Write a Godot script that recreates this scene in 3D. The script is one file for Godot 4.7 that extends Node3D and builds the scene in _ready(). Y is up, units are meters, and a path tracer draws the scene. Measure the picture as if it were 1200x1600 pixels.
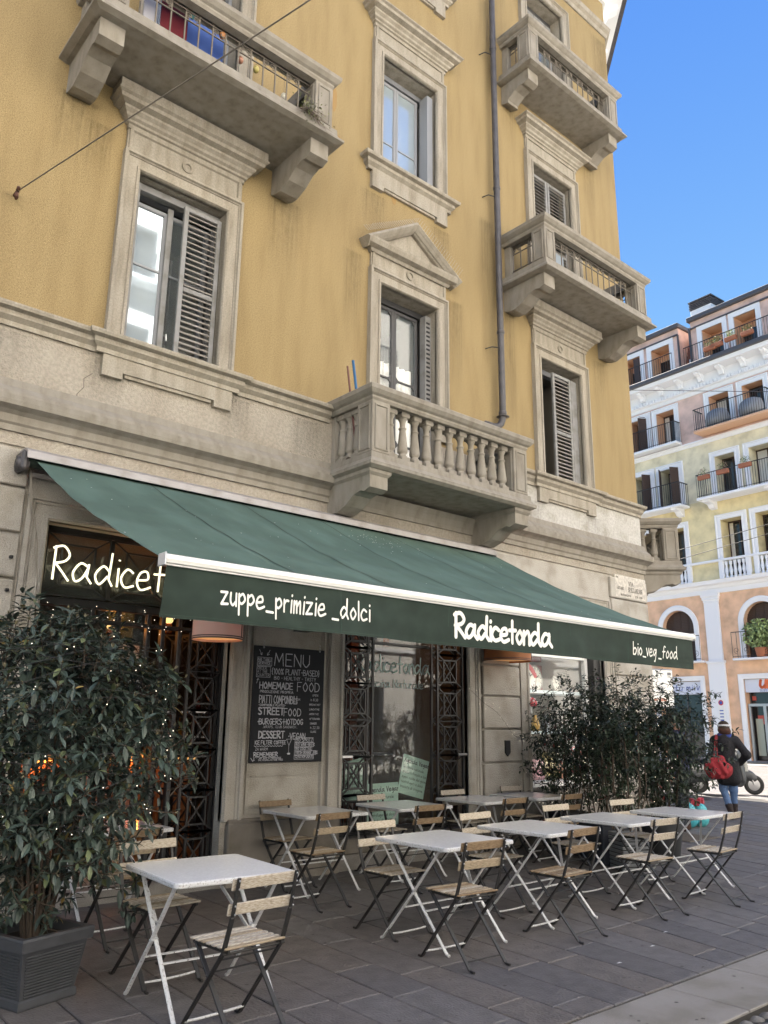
extends Node3D
# A café terrace under a green awning at the foot of a yellow corner building, seen from across the street.

var M := {}
var rng := RandomNumberGenerator.new()
var shared := {}

const GLYPH := {
	"a": "~6,5 3,6 0.5,3 1.5,0.3 4,1.5 6,5;6,6 5.6,2 7.5,0", "b": "0,10 0.3,0;~0.2,3 2.5,5.5 5,3.5 3,0.2 0.3,0.5",
	"c": "~5,5 2.5,6 0.3,3 2,0.2 5.5,1", "d": "~5.5,4.5 3,6 0.3,3 2,0.2 5,3;6,10.5 5.5,2 7,0",
	"e": "~0.5,3 4.5,3.6 4,6 1.5,5.5 0.3,2.5 2,0 6,1.2", "f": "~5,9 3.3,9.6 2,7.5 2,0;0,5 4.5,5.3",
	"g": "~5,5 2.5,6 0.4,3.5 2,1 5,4.5;~5.3,6 5.2,0 3.6,-3.6 2.4,-3.6", "h": "0.3,10 0.5,0;~0.5,3.4 3,6.2 4.4,3.5 4.6,0",
	"i": "1,6 1,0;1,8.4 1.1,8.7", "l": "1,10 1.2,0",
	"m": "0.3,6 0.6,0;~0.5,3.5 2.2,6 3,0.2;~3.1,3.6 5,6 5.8,0", "n": "0.3,6 0.6,0;~0.5,3.4 3,6.2 4.4,3.5 4.6,0",
	"o": "~2.8,6 0.4,3 2.5,0 5,3 2.8,6", "p": "0.3,6 0.6,-4;~0.4,4.5 3,6.2 4.8,3.6 2.6,1.4 0.6,2.2",
	"r": "0.4,6 0.7,0;~0.5,3.6 2,5.6 3.8,5.6", "s": "~4.4,5.6 1.5,5.8 1.2,3.8 4.2,2.4 3.6,0.2 0.4,0.6", "t": "2.4,10 2.2,0;0,5.6 4.8,5.9",
	"u": "~0.4,6 0.4,2 2,0.2 4,2;4.3,6 4.4,0", "v": "0.2,6 2.2,0 4.4,6.2", "z": "0,6 4.5,6.1 0.4,0.2 5,0.5", "_": "0,-1 5,-1.2",
	"A": "0,0 3,10 6,0;1,3.6 5,3.6", "B": "0,0 0,10;~0,10 4.5,9 4,6 0,5.4;~0,5.4 5.5,4 4.5,0.6 0,0", "C": "~5.5,8.4 3,10 0.3,5 3,0 5.5,1.6",
	"D": "0,0 0,10;~0,10 4,9 5.6,5 4,1 0,0", "E": "5,10 0,10 0,0 5,0;0,5.2 4,5.2", "F": "5,10 0,10 0,0;0,5.2 4,5.2", "G": "~5.5,8.4 3,10 0.3,5 3,0 5.5,2;5.5,2 5.5,4.6 3.4,4.6",
	"H": "0,0 0,10;5.4,0 5.4,10;0,5 5.4,5", "I": "1,0 1,10", "J": "4,10 4,2;~4,2 2,0 0,2", "K": "0,0 0,10;5,10 0,4.6 5.4,0", "L": "0,10 0,0 4.6,0",
	"M": "0,0 0.8,10 3.5,3 6.2,10 7,0", "N": "0,0 0,10 5.4,0 5.4,10", "O": "~3,10 0.3,5 3,0 5.7,5 3,10", "P": "0,0 0,10;~0,10 4.8,9 4.6,5.6 0,4.8",
	"Q": "~3,10 0.3,5 3,0 5.7,5 3,10;3.6,2.4 6,-0.6", "R": "0.3,10.4 0.3,0;~-0.6,9.6 3,10.6 5.4,8.2 4,6 0,5;~0.6,5.2 3.4,2.6 6,0", "S": "~5,9 2,10 0.4,7.6 5,3 3,0 0.2,1.2",
	"T": "0,10 6,10;3,10 3,0", "U": "0,10 0,3;~0,3 2.6,0 5.2,3;5.2,3 5.2,10", "V": "0,10 2.8,0 5.6,10", "W": "0,10 1.6,0 3.6,7 5.4,0 7,10", "X": "0,0 5.4,10;0,10 5.4,0", "Y": "0,10 2.7,5 5.4,10;2.7,5 2.7,0", "Z": "0,10 5.4,10 0,0 5.4,0",
	"0": "~2.5,10 0.3,5 2.5,0 4.7,5 2.5,10", "1": "0.4,8 2,10 2,0", "2": "~0.4,8 2.6,10 4.6,7.6 0.2,0;0.2,0 5,0", "3": "~0.4,9 4,9.4 3,5.6;~2,5.4 5,3.4 2.6,0 0.2,1", "7": "0,10 4.6,10 1.6,0",
	"8": "~2.6,5.2 0.6,7.6 2.6,10 4.6,7.6 2.6,5.2 0.2,2.6 2.6,0 5,2.6 2.6,5.2", "9": "~4.6,7 2.4,9.8 0.4,7 2.6,5 4.6,7;4.6,7 4.2,0",
	"-": "0.3,5 3.4,5", ".": "0.6,0 0.9,0.4", "%": "0.3,0 5,10;~1.2,10 0.2,8.4 1.2,7 2.2,8.4 1.2,10;~4.2,3.4 3.2,1.8 4.2,0.2 5.2,1.8 4.2,3.4", "{": "~2.4,11 1,9 1.2,6 0,5 1.2,4 1,1 2.4,-1", "}": "~0,11 1.4,9 1.2,6 2.4,5 1.2,4 1.4,1 0,-1", "*": "1,4.4 1.8,5.4 1.6,4.6"
}

class G:
	# collects triangles; faces are given counter-clockwise from outside
	var v := PackedVector3Array()
	var n := PackedVector3Array()
	var c := PackedColorArray()
	var uv := PackedVector2Array()
	var col := Color(1, 1, 1)
	var colored := false
	func vert(p: Vector3, nn: Vector3, t := Vector2.ZERO) -> void:
		v.append(p); n.append(nn); c.append(col); uv.append(t)
	func quad(a: Vector3, b: Vector3, cc: Vector3, d: Vector3) -> void:
		var nn := (b - a).cross(cc - a)
		if nn.length_squared() < 1e-14: nn = (cc - a).cross(d - a)
		nn = nn.normalized()
		vert(a, nn, Vector2(0, 1)); vert(cc, nn, Vector2(1, 0)); vert(b, nn, Vector2(1, 1)); vert(a, nn, Vector2(0, 1)); vert(d, nn, Vector2(0, 0)); vert(cc, nn, Vector2(1, 0))
	func quadr(a: Vector3, b: Vector3, cc: Vector3, d: Vector3, ref: Vector3) -> void:
		if (b - a).cross(cc - a).dot(ref) + (cc - a).cross(d - a).dot(ref) < 0.0: quad(a, d, cc, b)
		else: quad(a, b, cc, d)
	func trir(a: Vector3, b: Vector3, cc: Vector3, ref: Vector3) -> void:
		var nn := (b - a).cross(cc - a).normalized()
		if nn.dot(ref) < 0.0:
			nn = -nn
			vert(a, nn); vert(b, nn); vert(cc, nn)
		else:
			vert(a, nn); vert(cc, nn); vert(b, nn)
	func quadn(a: Vector3, b: Vector3, cc: Vector3, d: Vector3, na: Vector3, nb: Vector3, nc: Vector3, nd: Vector3) -> void:
		if (b - a).cross(cc - a).dot(na + nb + nc) + (cc - a).cross(d - a).dot(na + nc + nd) < 0.0:
			vert(a, na); vert(b, nb); vert(cc, nc); vert(a, na); vert(cc, nc); vert(d, nd)
		else:
			vert(a, na); vert(cc, nc); vert(b, nb); vert(a, na); vert(d, nd); vert(cc, nc)
	func trin(a: Vector3, b: Vector3, cc: Vector3, na: Vector3, nb: Vector3, nc: Vector3) -> void:
		if (b - a).cross(cc - a).dot(na + nb + nc) < 0.0:
			vert(a, na); vert(b, nb); vert(cc, nc)
		else:
			vert(a, na); vert(cc, nc); vert(b, nb)
	# box between two corners, optionally chamfered by e, in the frame xf
	func box(lo: Vector3, hi: Vector3, e := 0.0, xf := Transform3D()) -> void:
		var m := (lo + hi) / 2.0
		var h := (hi - lo) / 2.0
		e = minf(e, minf(h.x, minf(h.y, h.z)) * 0.9)
		for ax in 3:
			var b1 := (ax + 1) % 3
			var b2 := (ax + 2) % 3
			for s in [-1.0, 1.0]:
				var P := []
				for q in [[-1.0, -1.0], [1.0, -1.0], [1.0, 1.0], [-1.0, 1.0]]:
					var p := Vector3()
					p[ax] = s * h[ax]; p[b1] = q[0] * (h[b1] - e); p[b2] = q[1] * (h[b2] - e)
					P.append(xf * (m + p))
				var r := Vector3(); r[ax] = s
				quadr(P[0], P[1], P[2], P[3], xf.basis * r)
		if e <= 0.0: return
		for ax in 3:
			var b1 := (ax + 1) % 3
			var b2 := (ax + 2) % 3
			for s1 in [-1.0, 1.0]:
				for s2 in [-1.0, 1.0]:
					var p := Vector3(); var q := Vector3(); var r := Vector3()
					p[b1] = s1 * h[b1]; p[b2] = s2 * (h[b2] - e); q[b1] = s1 * (h[b1] - e); q[b2] = s2 * h[b2]
					r[b1] = s1; r[b2] = s2
					var t := Vector3(); t[ax] = h[ax] - e
					quadr(xf * (m + p - t), xf * (m + p + t), xf * (m + q + t), xf * (m + q - t), xf.basis * r)
		for sx in [-1.0, 1.0]:
			for sy in [-1.0, 1.0]:
				for sz in [-1.0, 1.0]:
					var a := Vector3(sx * h.x, sy * (h.y - e), sz * (h.z - e)); var b := Vector3(sx * (h.x - e), sy * h.y, sz * (h.z - e)); var d := Vector3(sx * (h.x - e), sy * (h.y - e), sz * h.z)
					trir(xf * (m + a), xf * (m + b), xf * (m + d), xf.basis * Vector3(sx, sy, sz))
	# bar with a rectangular section between two points; up fixes the roll
	func bar(a: Vector3, b: Vector3, w: float, h: float, up := Vector3.UP, e := 0.0) -> void:
		var d := b - a
		var L := d.length()
		if L < 1e-6: return
		d /= L
		if absf(d.dot(up)) > 0.98: up = Vector3.RIGHT if absf(d.x) < 0.9 else Vector3.BACK
		var s := d.cross(up).normalized()
		var u := s.cross(d)
		box(Vector3(-w / 2, -h / 2, 0), Vector3(w / 2, h / 2, L), e, Transform3D(Basis(s, u, d), a))
	func tube(pts: Array, r, sides := 8, caps := true) -> void:
		var cnt := pts.size()
		var rings := []
		var nors := []
		var u := Vector3.ZERO
		for i in cnt:
			var d: Vector3 = (pts[mini(i + 1, cnt - 1)] - pts[maxi(i - 1, 0)]).normalized()
			if u == Vector3.ZERO: u = d.cross(Vector3.UP if absf(d.y) < 0.9 else Vector3.RIGHT).normalized()
			u = (u - d * u.dot(d)).normalized()
			var w := d.cross(u)
			var rr: float = r[i] if r is Array else r
			var ring := []; var nr := []
			for k in sides:
				var an := TAU * k / sides
				var q := u * cos(an) + w * sin(an)
				ring.append(pts[i] + q * rr); nr.append(q)
			rings.append(ring); nors.append(nr)
		for i in cnt - 1:
			for k in sides:
				var k2 := (k + 1) % sides
				quadn(rings[i][k], rings[i][k2], rings[i + 1][k2], rings[i + 1][k], nors[i][k], nors[i][k2], nors[i + 1][k2], nors[i + 1][k])
		if caps:
			for e in [0, cnt - 1]:
				var d: Vector3 = (pts[1] - pts[0]) * -1.0 if e == 0 else pts[cnt - 1] - pts[cnt - 2]
				for k in range(1, sides - 1): trir(rings[e][0], rings[e][k], rings[e][k + 1], d)
	# profile of Vector2(radius, height) turned about the y axis of xf
	func lathe(prof: Array, seg: int, xf := Transform3D(), squash := 1.0) -> void:
		var cnt := prof.size()
		var nn := []
		for i in cnt:
			var d: Vector2 = (prof[mini(i + 1, cnt - 1)] - prof[maxi(i - 1, 0)]).normalized()
			nn.append(Vector2(d.y, -d.x))
		for k in seg:
			var a0 := TAU * k / seg; var a1 := TAU * (k + 1) / seg
			var c0 := Vector3(cos(a0), 0, sin(a0) * squash); var c1 := Vector3(cos(a1), 0, sin(a1) * squash)
			for i in cnt - 1:
				var p: Vector2 = prof[i]; var q: Vector2 = prof[i + 1]
				var np: Vector2 = nn[i]; var nq: Vector2 = nn[i + 1]
				var A := xf * (c0 * p.x + Vector3.UP * p.y); var B := xf * (c1 * p.x + Vector3.UP * p.y); var C := xf * (c1 * q.x + Vector3.UP * q.y); var D := xf * (c0 * q.x + Vector3.UP * q.y)
				var bs := xf.basis
				quadn(A, B, C, D, bs * (c0 * np.x + Vector3.UP * np.y), bs * (c1 * np.x + Vector3.UP * np.y), bs * (c1 * nq.x + Vector3.UP * nq.y), bs * (c0 * nq.x + Vector3.UP * nq.y))
	# polygon in the xy plane of xf, from z0 to z1
	func prism(poly: Array, z0: float, z1: float, xf := Transform3D()) -> void:
		var pv := PackedVector2Array(poly)
		if Geometry2D.is_polygon_clockwise(pv): pv.reverse()
		var idx := Geometry2D.triangulate_polygon(pv)
		for i in range(0, idx.size(), 3):
			var a := pv[idx[i]]; var b := pv[idx[i + 1]]; var d := pv[idx[i + 2]]
			trir(xf * Vector3(a.x, a.y, z1), xf * Vector3(b.x, b.y, z1), xf * Vector3(d.x, d.y, z1), xf.basis * Vector3(0, 0, signf(z1 - z0)))
			trir(xf * Vector3(a.x, a.y, z0), xf * Vector3(b.x, b.y, z0), xf * Vector3(d.x, d.y, z0), xf.basis * Vector3(0, 0, -signf(z1 - z0)))
		for i in pv.size():
			var a := pv[i]; var b := pv[(i + 1) % pv.size()]
			quadr(xf * Vector3(a.x, a.y, z0), xf * Vector3(b.x, b.y, z0), xf * Vector3(b.x, b.y, z1), xf * Vector3(a.x, a.y, z1), xf.basis * Vector3(b.y - a.y, a.x - b.x, 0))
	# moulding swept along a path (u, v) with a profile of (out, w); xf maps (u, v, w); out is to the left of the path
	func mould(path: Array, prof: Array, closed := false, xf := Transform3D(), caps := false) -> void:
		var cnt := path.size()
		var mi := []
		for i in cnt:
			var dp: Vector2; var dn: Vector2
			if closed or i > 0: dp = (path[i] - path[(i - 1 + cnt) % cnt]).normalized()
			if closed or i < cnt - 1: dn = (path[(i + 1) % cnt] - path[i]).normalized()
			if not closed and i == 0: dp = dn
			if not closed and i == cnt - 1: dn = dp
			var a := Vector2(-dp.y, dp.x); var b := Vector2(-dn.y, dn.x)
			var m := a + b
			mi.append(m / maxf(0.15, m.dot(a)))
		for i in (cnt if closed else cnt - 1):
			var j := (i + 1) % cnt
			for k in prof.size() - 1:
				var p: Vector2 = prof[k]; var q: Vector2 = prof[k + 1]
				var a2: Vector2 = path[i] + mi[i] * p.x; var b2: Vector2 = path[j] + mi[j] * p.x; var c2: Vector2 = path[j] + mi[j] * q.x; var d2: Vector2 = path[i] + mi[i] * q.x
				var dir: Vector2 = (path[j] - path[i]).normalized()
				var o := Vector2(-dir.y, dir.x) * (q.y - p.y)
				quadr(xf * Vector3(a2.x, a2.y, p.y), xf * Vector3(b2.x, b2.y, p.y), xf * Vector3(c2.x, c2.y, q.y), xf * Vector3(d2.x, d2.y, q.y), xf.basis * Vector3(o.x, o.y, p.x - q.x))
		if caps and not closed:
			for e in [0, cnt - 1]:
				var dir: Vector2 = path[1] - path[0] if e == 0 else path[cnt - 2] - path[cnt - 1]
				var pv := PackedVector2Array(prof)
				var idx := Geometry2D.triangulate_polygon(pv)
				for i in range(0, idx.size(), 3):
					var T := []
					for q in 3:
						var pp := pv[idx[i + q]]
						var b2: Vector2 = path[e] + mi[e] * pp.x
						T.append(xf * Vector3(b2.x, b2.y, pp.y))
					trir(T[0], T[1], T[2], xf.basis * Vector3(-dir.x, -dir.y, 0))
	func ball(ctr: Vector3, r: Vector3, seg := 10, rings := 6, bs := Basis()) -> void:
		var pr := []
		for i in rings + 1:
			var a := -PI / 2 + PI * i / rings
			pr.append(Vector2(cos(a), sin(a)))
		lathe(pr, seg, Transform3D(bs * Basis.from_scale(r), ctr))
	func mesh() -> ArrayMesh:
		var a := []
		a.resize(Mesh.ARRAY_MAX)
		a[Mesh.ARRAY_VERTEX] = v; a[Mesh.ARRAY_NORMAL] = n; a[Mesh.ARRAY_TEX_UV] = uv
		if colored: a[Mesh.ARRAY_COLOR] = c
		for i in n.size(): n[i] = n[i].normalized()
		a[Mesh.ARRAY_NORMAL] = n
		var m := ArrayMesh.new()
		m.add_surface_from_arrays(Mesh.PRIMITIVE_TRIANGLES, a)
		return m

func obj(called: String, g, material, parent: Node = self) -> MeshInstance3D:
	var o := MeshInstance3D.new()
	o.name = called
	o.mesh = g.mesh() if g is G else g
	o.material_override = M[material] if material is String else material
	parent.add_child(o, true)
	return o

func put(called: String, mesh: Mesh, material, parent: Node, xf: Transform3D) -> MeshInstance3D:
	var o := obj(called, mesh, material, parent)
	o.transform = xf
	return o

func thing(called: String, label: String, category: String, at := Vector3.ZERO, turn := 0.0, group := "") -> Node3D:
	var o := Node3D.new()
	o.name = called
	add_child(o, true)
	o.position = at; o.rotation.y = turn
	return tag(o, label, category, group)

func tag(o: Node3D, label: String, category: String, group := "", kind := "") -> Node3D:
	if label: o.set_meta("label", label)
	if category: o.set_meta("category", category)
	if group: o.set_meta("group", group)
	if kind: o.set_meta("kind", kind)
	return o

func part(called: String, parent: Node3D, xf := Transform3D()) -> Node3D:
	var o := Node3D.new()
	o.name = called
	parent.add_child(o, true)
	o.transform = xf
	return o

func T(x: float, y: float, z: float, ry := 0.0) -> Transform3D:
	return Transform3D(Basis(Vector3.UP, ry), Vector3(x, y, z))

func lin(r: float, g: float, b: float) -> Color:
	return Color(r, g, b).linear_to_srgb()

func ntex(sd: int, freq: float, oct: int, cols: Array, size := 512, kind := 0) -> NoiseTexture2D:
	var f := FastNoiseLite.new()
	f.seed = sd; f.frequency = freq; f.fractal_octaves = oct; f.noise_type = [FastNoiseLite.TYPE_SIMPLEX_SMOOTH, FastNoiseLite.TYPE_CELLULAR, FastNoiseLite.TYPE_PERLIN][kind]
	var t := NoiseTexture2D.new()
	t.width = size; t.height = size; t.seamless = true; t.noise = f
	var gr := Gradient.new()
	var off := PackedFloat32Array(); var cc := PackedColorArray()
	for i in cols.size():
		off.append(cols[i][0])
		cc.append(cols[i][1] if cols[i][1] is Color else Color(cols[i][1], cols[i][1], cols[i][1]))
	gr.offsets = off; gr.colors = cc
	t.color_ramp = gr
	return t

func nnor(sd: int, freq: float, oct: int, bump: float, size := 512, kind := 0) -> NoiseTexture2D:
	var f := FastNoiseLite.new()
	f.seed = sd; f.frequency = freq; f.fractal_octaves = oct; f.noise_type = [FastNoiseLite.TYPE_SIMPLEX_SMOOTH, FastNoiseLite.TYPE_CELLULAR, FastNoiseLite.TYPE_PERLIN][kind]
	var t := NoiseTexture2D.new()
	t.width = size; t.height = size; t.seamless = true; t.noise = f; t.as_normal_map = true; t.bump_strength = bump
	return t

# a surface of linear colour c; alb / det: textures laid on all sides in world or own axes at sc / dsc repeats per metre
func mat(c: Color, rough := 0.8, o := {}) -> StandardMaterial3D:
	var m := StandardMaterial3D.new()
	m.albedo_color = c.linear_to_srgb()
	m.roughness = rough
	m.metallic = o.get("metal", 0.0)
	m.metallic_specular = o.get("spec", 0.5)
	var world: bool = o.get("world", true)
	if o.has("alb"): m.albedo_texture = o.alb
	if o.has("rgh"): m.roughness_texture = o.rgh
	if o.has("alb") or o.has("nor") or o.has("rgh"):
		m.uv1_triplanar = true; m.uv1_world_triplanar = world
		var s = o.get("sc", 1.0)
		m.uv1_scale = s if s is Vector3 else Vector3(s, s, s)
	if o.has("nor"):
		m.normal_enabled = true; m.normal_texture = o.nor; m.normal_scale = o.get("ns", 1.0)
	if o.has("det"):
		m.detail_enabled = true; m.detail_albedo = o.det; m.detail_blend_mode = BaseMaterial3D.BLEND_MODE_MUL; m.detail_uv_layer = BaseMaterial3D.DETAIL_UV_2
		m.uv2_triplanar = true; m.uv2_world_triplanar = world
		var s2 = o.get("dsc", 0.3)
		m.uv2_scale = s2 if s2 is Vector3 else Vector3(s2, s2, s2)
	if o.get("vc", false): m.vertex_color_use_as_albedo = true
	if o.has("emit"):
		m.emission_enabled = true; m.emission = o.emit.linear_to_srgb(); m.emission_energy_multiplier = o.get("power", 1.0)
	if o.has("back"): m.backlight_enabled = true; m.backlight = o.back
	if o.get("two", false): m.cull_mode = BaseMaterial3D.CULL_DISABLED
	return m

func glass(tint: Color, alpha: float, rough := 0.02) -> StandardMaterial3D:
	var m := StandardMaterial3D.new()
	m.albedo_color = Color(tint.r, tint.g, tint.b, alpha)
	m.transparency = BaseMaterial3D.TRANSPARENCY_ALPHA
	m.roughness = rough
	m.metallic_specular = 0.62
	return m

# ---- lettering: strokes of a hand, each an Array of Vector2 in metres from the start of the line
func strokes(text: String, height: float, gap := 1.6, slant := 0.0, widen := 1.0) -> Array:
	var k := height / 10.0
	var x := 0.0
	var all := []
	for ch in text:
		if ch == " ":
			x += 4.0; continue
		if not GLYPH.has(ch): continue
		var w := 0.0
		for part_ in GLYPH[ch].split(";"):
			var s: String = part_
			var smooth := s.begins_with("~")
			if smooth: s = s.substr(1)
			var pts := []
			for t in s.split(" "):
				var xy: PackedStringArray = t.split(",")
				pts.append(Vector2(float(xy[0]), float(xy[1])))
				w = maxf(w, pts[-1].x)
			if smooth: pts = round_off(pts, 5)
			var out := []
			for p in pts: out.append(Vector2((x + p.x) * widen + p.y * slant, p.y) * k)
			all.append(out)
		x += w + gap
	return all

func round_off(pts: Array, sub: int) -> Array:
	var out := []
	var cnt := pts.size()
	for i in cnt - 1:
		var a: Variant = pts[maxi(i - 1, 0)]; var b: Variant = pts[i]; var c: Variant = pts[i + 1]; var d: Variant = pts[mini(i + 2, cnt - 1)]
		for s in sub: out.append(b.cubic_interpolate(c, a, d, float(s) / sub))
	out.append(pts[cnt - 1])
	return out

func text_width(st: Array) -> float:
	var w := 0.0
	for s in st:
		for p in s: w = maxf(w, p.x)
	return w

# flat painted strokes of width w with round joints, laid through f(Vector2) -> Vector3
func paint(g: G, st: Array, w: float, f: Callable, ref: Vector3) -> void:
	for s in st:
		for i in s.size() - 1:
			var d: Vector2 = s[i + 1] - s[i]
			if d.length() < 1e-6: continue
			var o := Vector2(-d.y, d.x).normalized() * w / 2.0
			g.quadr(f.call(s[i] - o), f.call(s[i + 1] - o), f.call(s[i + 1] + o), f.call(s[i] + o), ref)
		for p in s:
			var c0: Vector3 = f.call(p)
			for k in 8:
				var a := Vector2.from_angle(TAU * k / 8) * w / 2.0; var b := Vector2.from_angle(TAU * (k + 1) / 8) * w / 2.0
				g.trir(c0 + ref * 0.0004, f.call(p + a) + ref * 0.0004, f.call(p + b) + ref * 0.0004, ref)

func chalk(im: Image, text: String, at: Vector2, height: float, thick: float, c: Color, gap := 1.6, widen := 1.0, slope := 0.0) -> void:
	for s in strokes(text, height, gap, 0.0, widen):
		for i in s.size() - 1: chalk_line(im, at + Vector2(s[i].x, -s[i].y + slope * s[i].x), at + Vector2(s[i + 1].x, -s[i + 1].y + slope * s[i + 1].x), thick, c)

func chalk_line(im: Image, a: Vector2, b: Vector2, thick: float, c: Color) -> void:
	var cnt := maxi(2, int(a.distance_to(b) / 0.7))
	for q in cnt + 1:
		var p := a.lerp(b, float(q) / cnt) + Vector2(rng.randf() - 0.5, rng.randf() - 0.5) * 0.6
		var k := 0.72 + 0.28 * rng.randf()
		im.fill_rect(Rect2i(int(p.x - thick / 2), int(p.y - thick / 2), maxi(1, roundi(thick)), maxi(1, roundi(thick))), Color(c.r * k, c.g * k, c.b * k))

func printed(im: Image, rough := 0.7) -> StandardMaterial3D:
	var m := StandardMaterial3D.new()
	m.albedo_texture = ImageTexture.create_from_image(im)
	m.roughness = rough
	return m

# a wall of width w and height h in the xy plane of xf with rectangular openings [x0, y0, x1, y1]; reveals go back by depth
func wall_face(g: G, rv: G, x0: float, y0: float, x1: float, y1: float, open: Array, depth: float, xf := Transform3D()) -> void:
	var xs := [x0, x1]; var ys := [y0, y1]
	for o in open:
		for k in [0, 2]:
			if o[k] > x0 and o[k] < x1 and not xs.has(o[k]): xs.append(o[k])
		for k in [1, 3]:
			if o[k] > y0 and o[k] < y1 and not ys.has(o[k]): ys.append(o[k])
	xs.sort(); ys.sort()
	for j in ys.size() - 1:
		var run := -1
		for i in xs.size():
			var solid := false
			if i < xs.size() - 1:
				solid = true
				var mx: float = (xs[i] + xs[i + 1]) / 2; var my: float = (ys[j] + ys[j + 1]) / 2
				for o in open:
					if mx > o[0] and mx < o[2] and my > o[1] and my < o[3]: solid = false
			if solid and run < 0: run = i
			if not solid and run >= 0:
				g.quadr(xf * Vector3(xs[run], ys[j], 0), xf * Vector3(xs[i], ys[j], 0), xf * Vector3(xs[i], ys[j + 1], 0), xf * Vector3(xs[run], ys[j + 1], 0), xf.basis.z)
				run = -1
	for o in open:
		var a := Vector3(o[0], o[1], 0); var b := Vector3(o[2], o[1], 0); var c := Vector3(o[2], o[3], 0); var d := Vector3(o[0], o[3], 0)
		var q := Vector3(0, 0, -depth)
		for e in [[a, b, Vector3.UP], [b, c, Vector3.LEFT], [c, d, Vector3.DOWN], [d, a, Vector3.RIGHT]]:
			rv.quadr(xf * e[0], xf * e[1], xf * (e[1] + q), xf * (e[0] + q), xf.basis * e[2])

func reveals(parent: Node3D, called: String, m, open: Array, depth: float, xf := Transform3D()) -> void:
	for o in open:
		var g := G.new(); var none := G.new()
		wall_face(none, g, o[0], o[1], o[2], o[3], [o], depth, xf)
		obj(called, g, m, parent)

# five inside faces of a room behind an opening, open towards +z
func room(g: G, x0: float, y0: float, x1: float, y1: float, z0: float, z1: float, xf := Transform3D()) -> void:
	var P := func(x, y, z): return xf * Vector3(x, y, z)
	var B := xf.basis
	g.quadr(P.call(x0, y0, z0), P.call(x1, y0, z0), P.call(x1, y1, z0), P.call(x0, y1, z0), B * Vector3(0, 0, 1))
	g.quadr(P.call(x0, y0, z0), P.call(x1, y0, z0), P.call(x1, y0, z1), P.call(x0, y0, z1), B * Vector3(0, 1, 0))
	g.quadr(P.call(x0, y1, z0), P.call(x1, y1, z0), P.call(x1, y1, z1), P.call(x0, y1, z1), B * Vector3(0, -1, 0))
	g.quadr(P.call(x0, y0, z0), P.call(x0, y1, z0), P.call(x0, y1, z1), P.call(x0, y0, z1), B * Vector3(1, 0, 0))
	g.quadr(P.call(x1, y0, z0), P.call(x1, y1, z0), P.call(x1, y1, z1), P.call(x1, y0, z1), B * Vector3(-1, 0, 0))

func V2(a: Array) -> Array:
	var o := []
	for i in range(0, a.size(), 2): o.append(Vector2(a[i], a[i + 1]))
	return o

func _ready() -> void:
	rng.seed = 7
	# ---- camera, sky, sun, exposure
	var cam := Camera3D.new()
	cam.name = "camera"
	add_child(cam)
	var yaw := deg_to_rad(40.73); var pitch := deg_to_rad(14.67); var roll := deg_to_rad(0.69)
	var fwd := Vector3(sin(yaw) * cos(pitch), sin(pitch), -cos(yaw) * cos(pitch))
	var right := Vector3(cos(yaw), 0, sin(yaw))
	var up := right.cross(fwd)
	cam.transform = Transform3D(Basis(right * cos(roll) + up * sin(roll), up * cos(roll) - right * sin(roll), -fwd), Vector3(0, 1.6, 7.7))
	cam.fov = 64.62; cam.near = 0.05; cam.far = 400.0
	cam.current = true
	var env := Environment.new()
	env.background_mode = Environment.BG_SKY
	var sky := ProceduralSkyMaterial.new()
	sky.sky_top_color = Color(0.255, 0.50, 0.90)
	sky.sky_horizon_color = Color(0.71, 0.945, 1.0)
	sky.sky_curve = 0.33
	sky.ground_bottom_color = Color(0.35, 0.33, 0.31)
	sky.ground_horizon_color = Color(0.55, 0.56, 0.58)
	sky.sun_angle_max = 1.0
	sky.sky_energy_multiplier = 0.485
	sky.ground_energy_multiplier = 0.485
	env.sky = Sky.new()
	env.sky.sky_material = sky
	env.tonemap_mode = Environment.TONE_MAPPER_LINEAR
	env.tonemap_exposure = 5.8
	env.sdfgi_enabled = true; env.ssao_enabled = true; env.ssil_enabled = true
	var we := WorldEnvironment.new()
	we.name = "world_environment"
	we.environment = env
	add_child(we)
	var sun := DirectionalLight3D.new()
	sun.name = "sun"
	sun.light_energy = 1.6; sun.light_color = Color(1.0, 0.965, 0.91); sun.light_angular_distance = 0.5; sun.shadow_enabled = true
	add_child(sun)
	sun.look_at_from_position(Vector3.ZERO, Vector3(-0.184, -1.035, 0.98), Vector3.UP)
	materials()
	setting()
	corner_building()
	storefront()
	opposite_buildings()
	far_building()
	awning()
	signs_and_lamps()
	terrace()
	plants()
	street_things()
	people()

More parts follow.
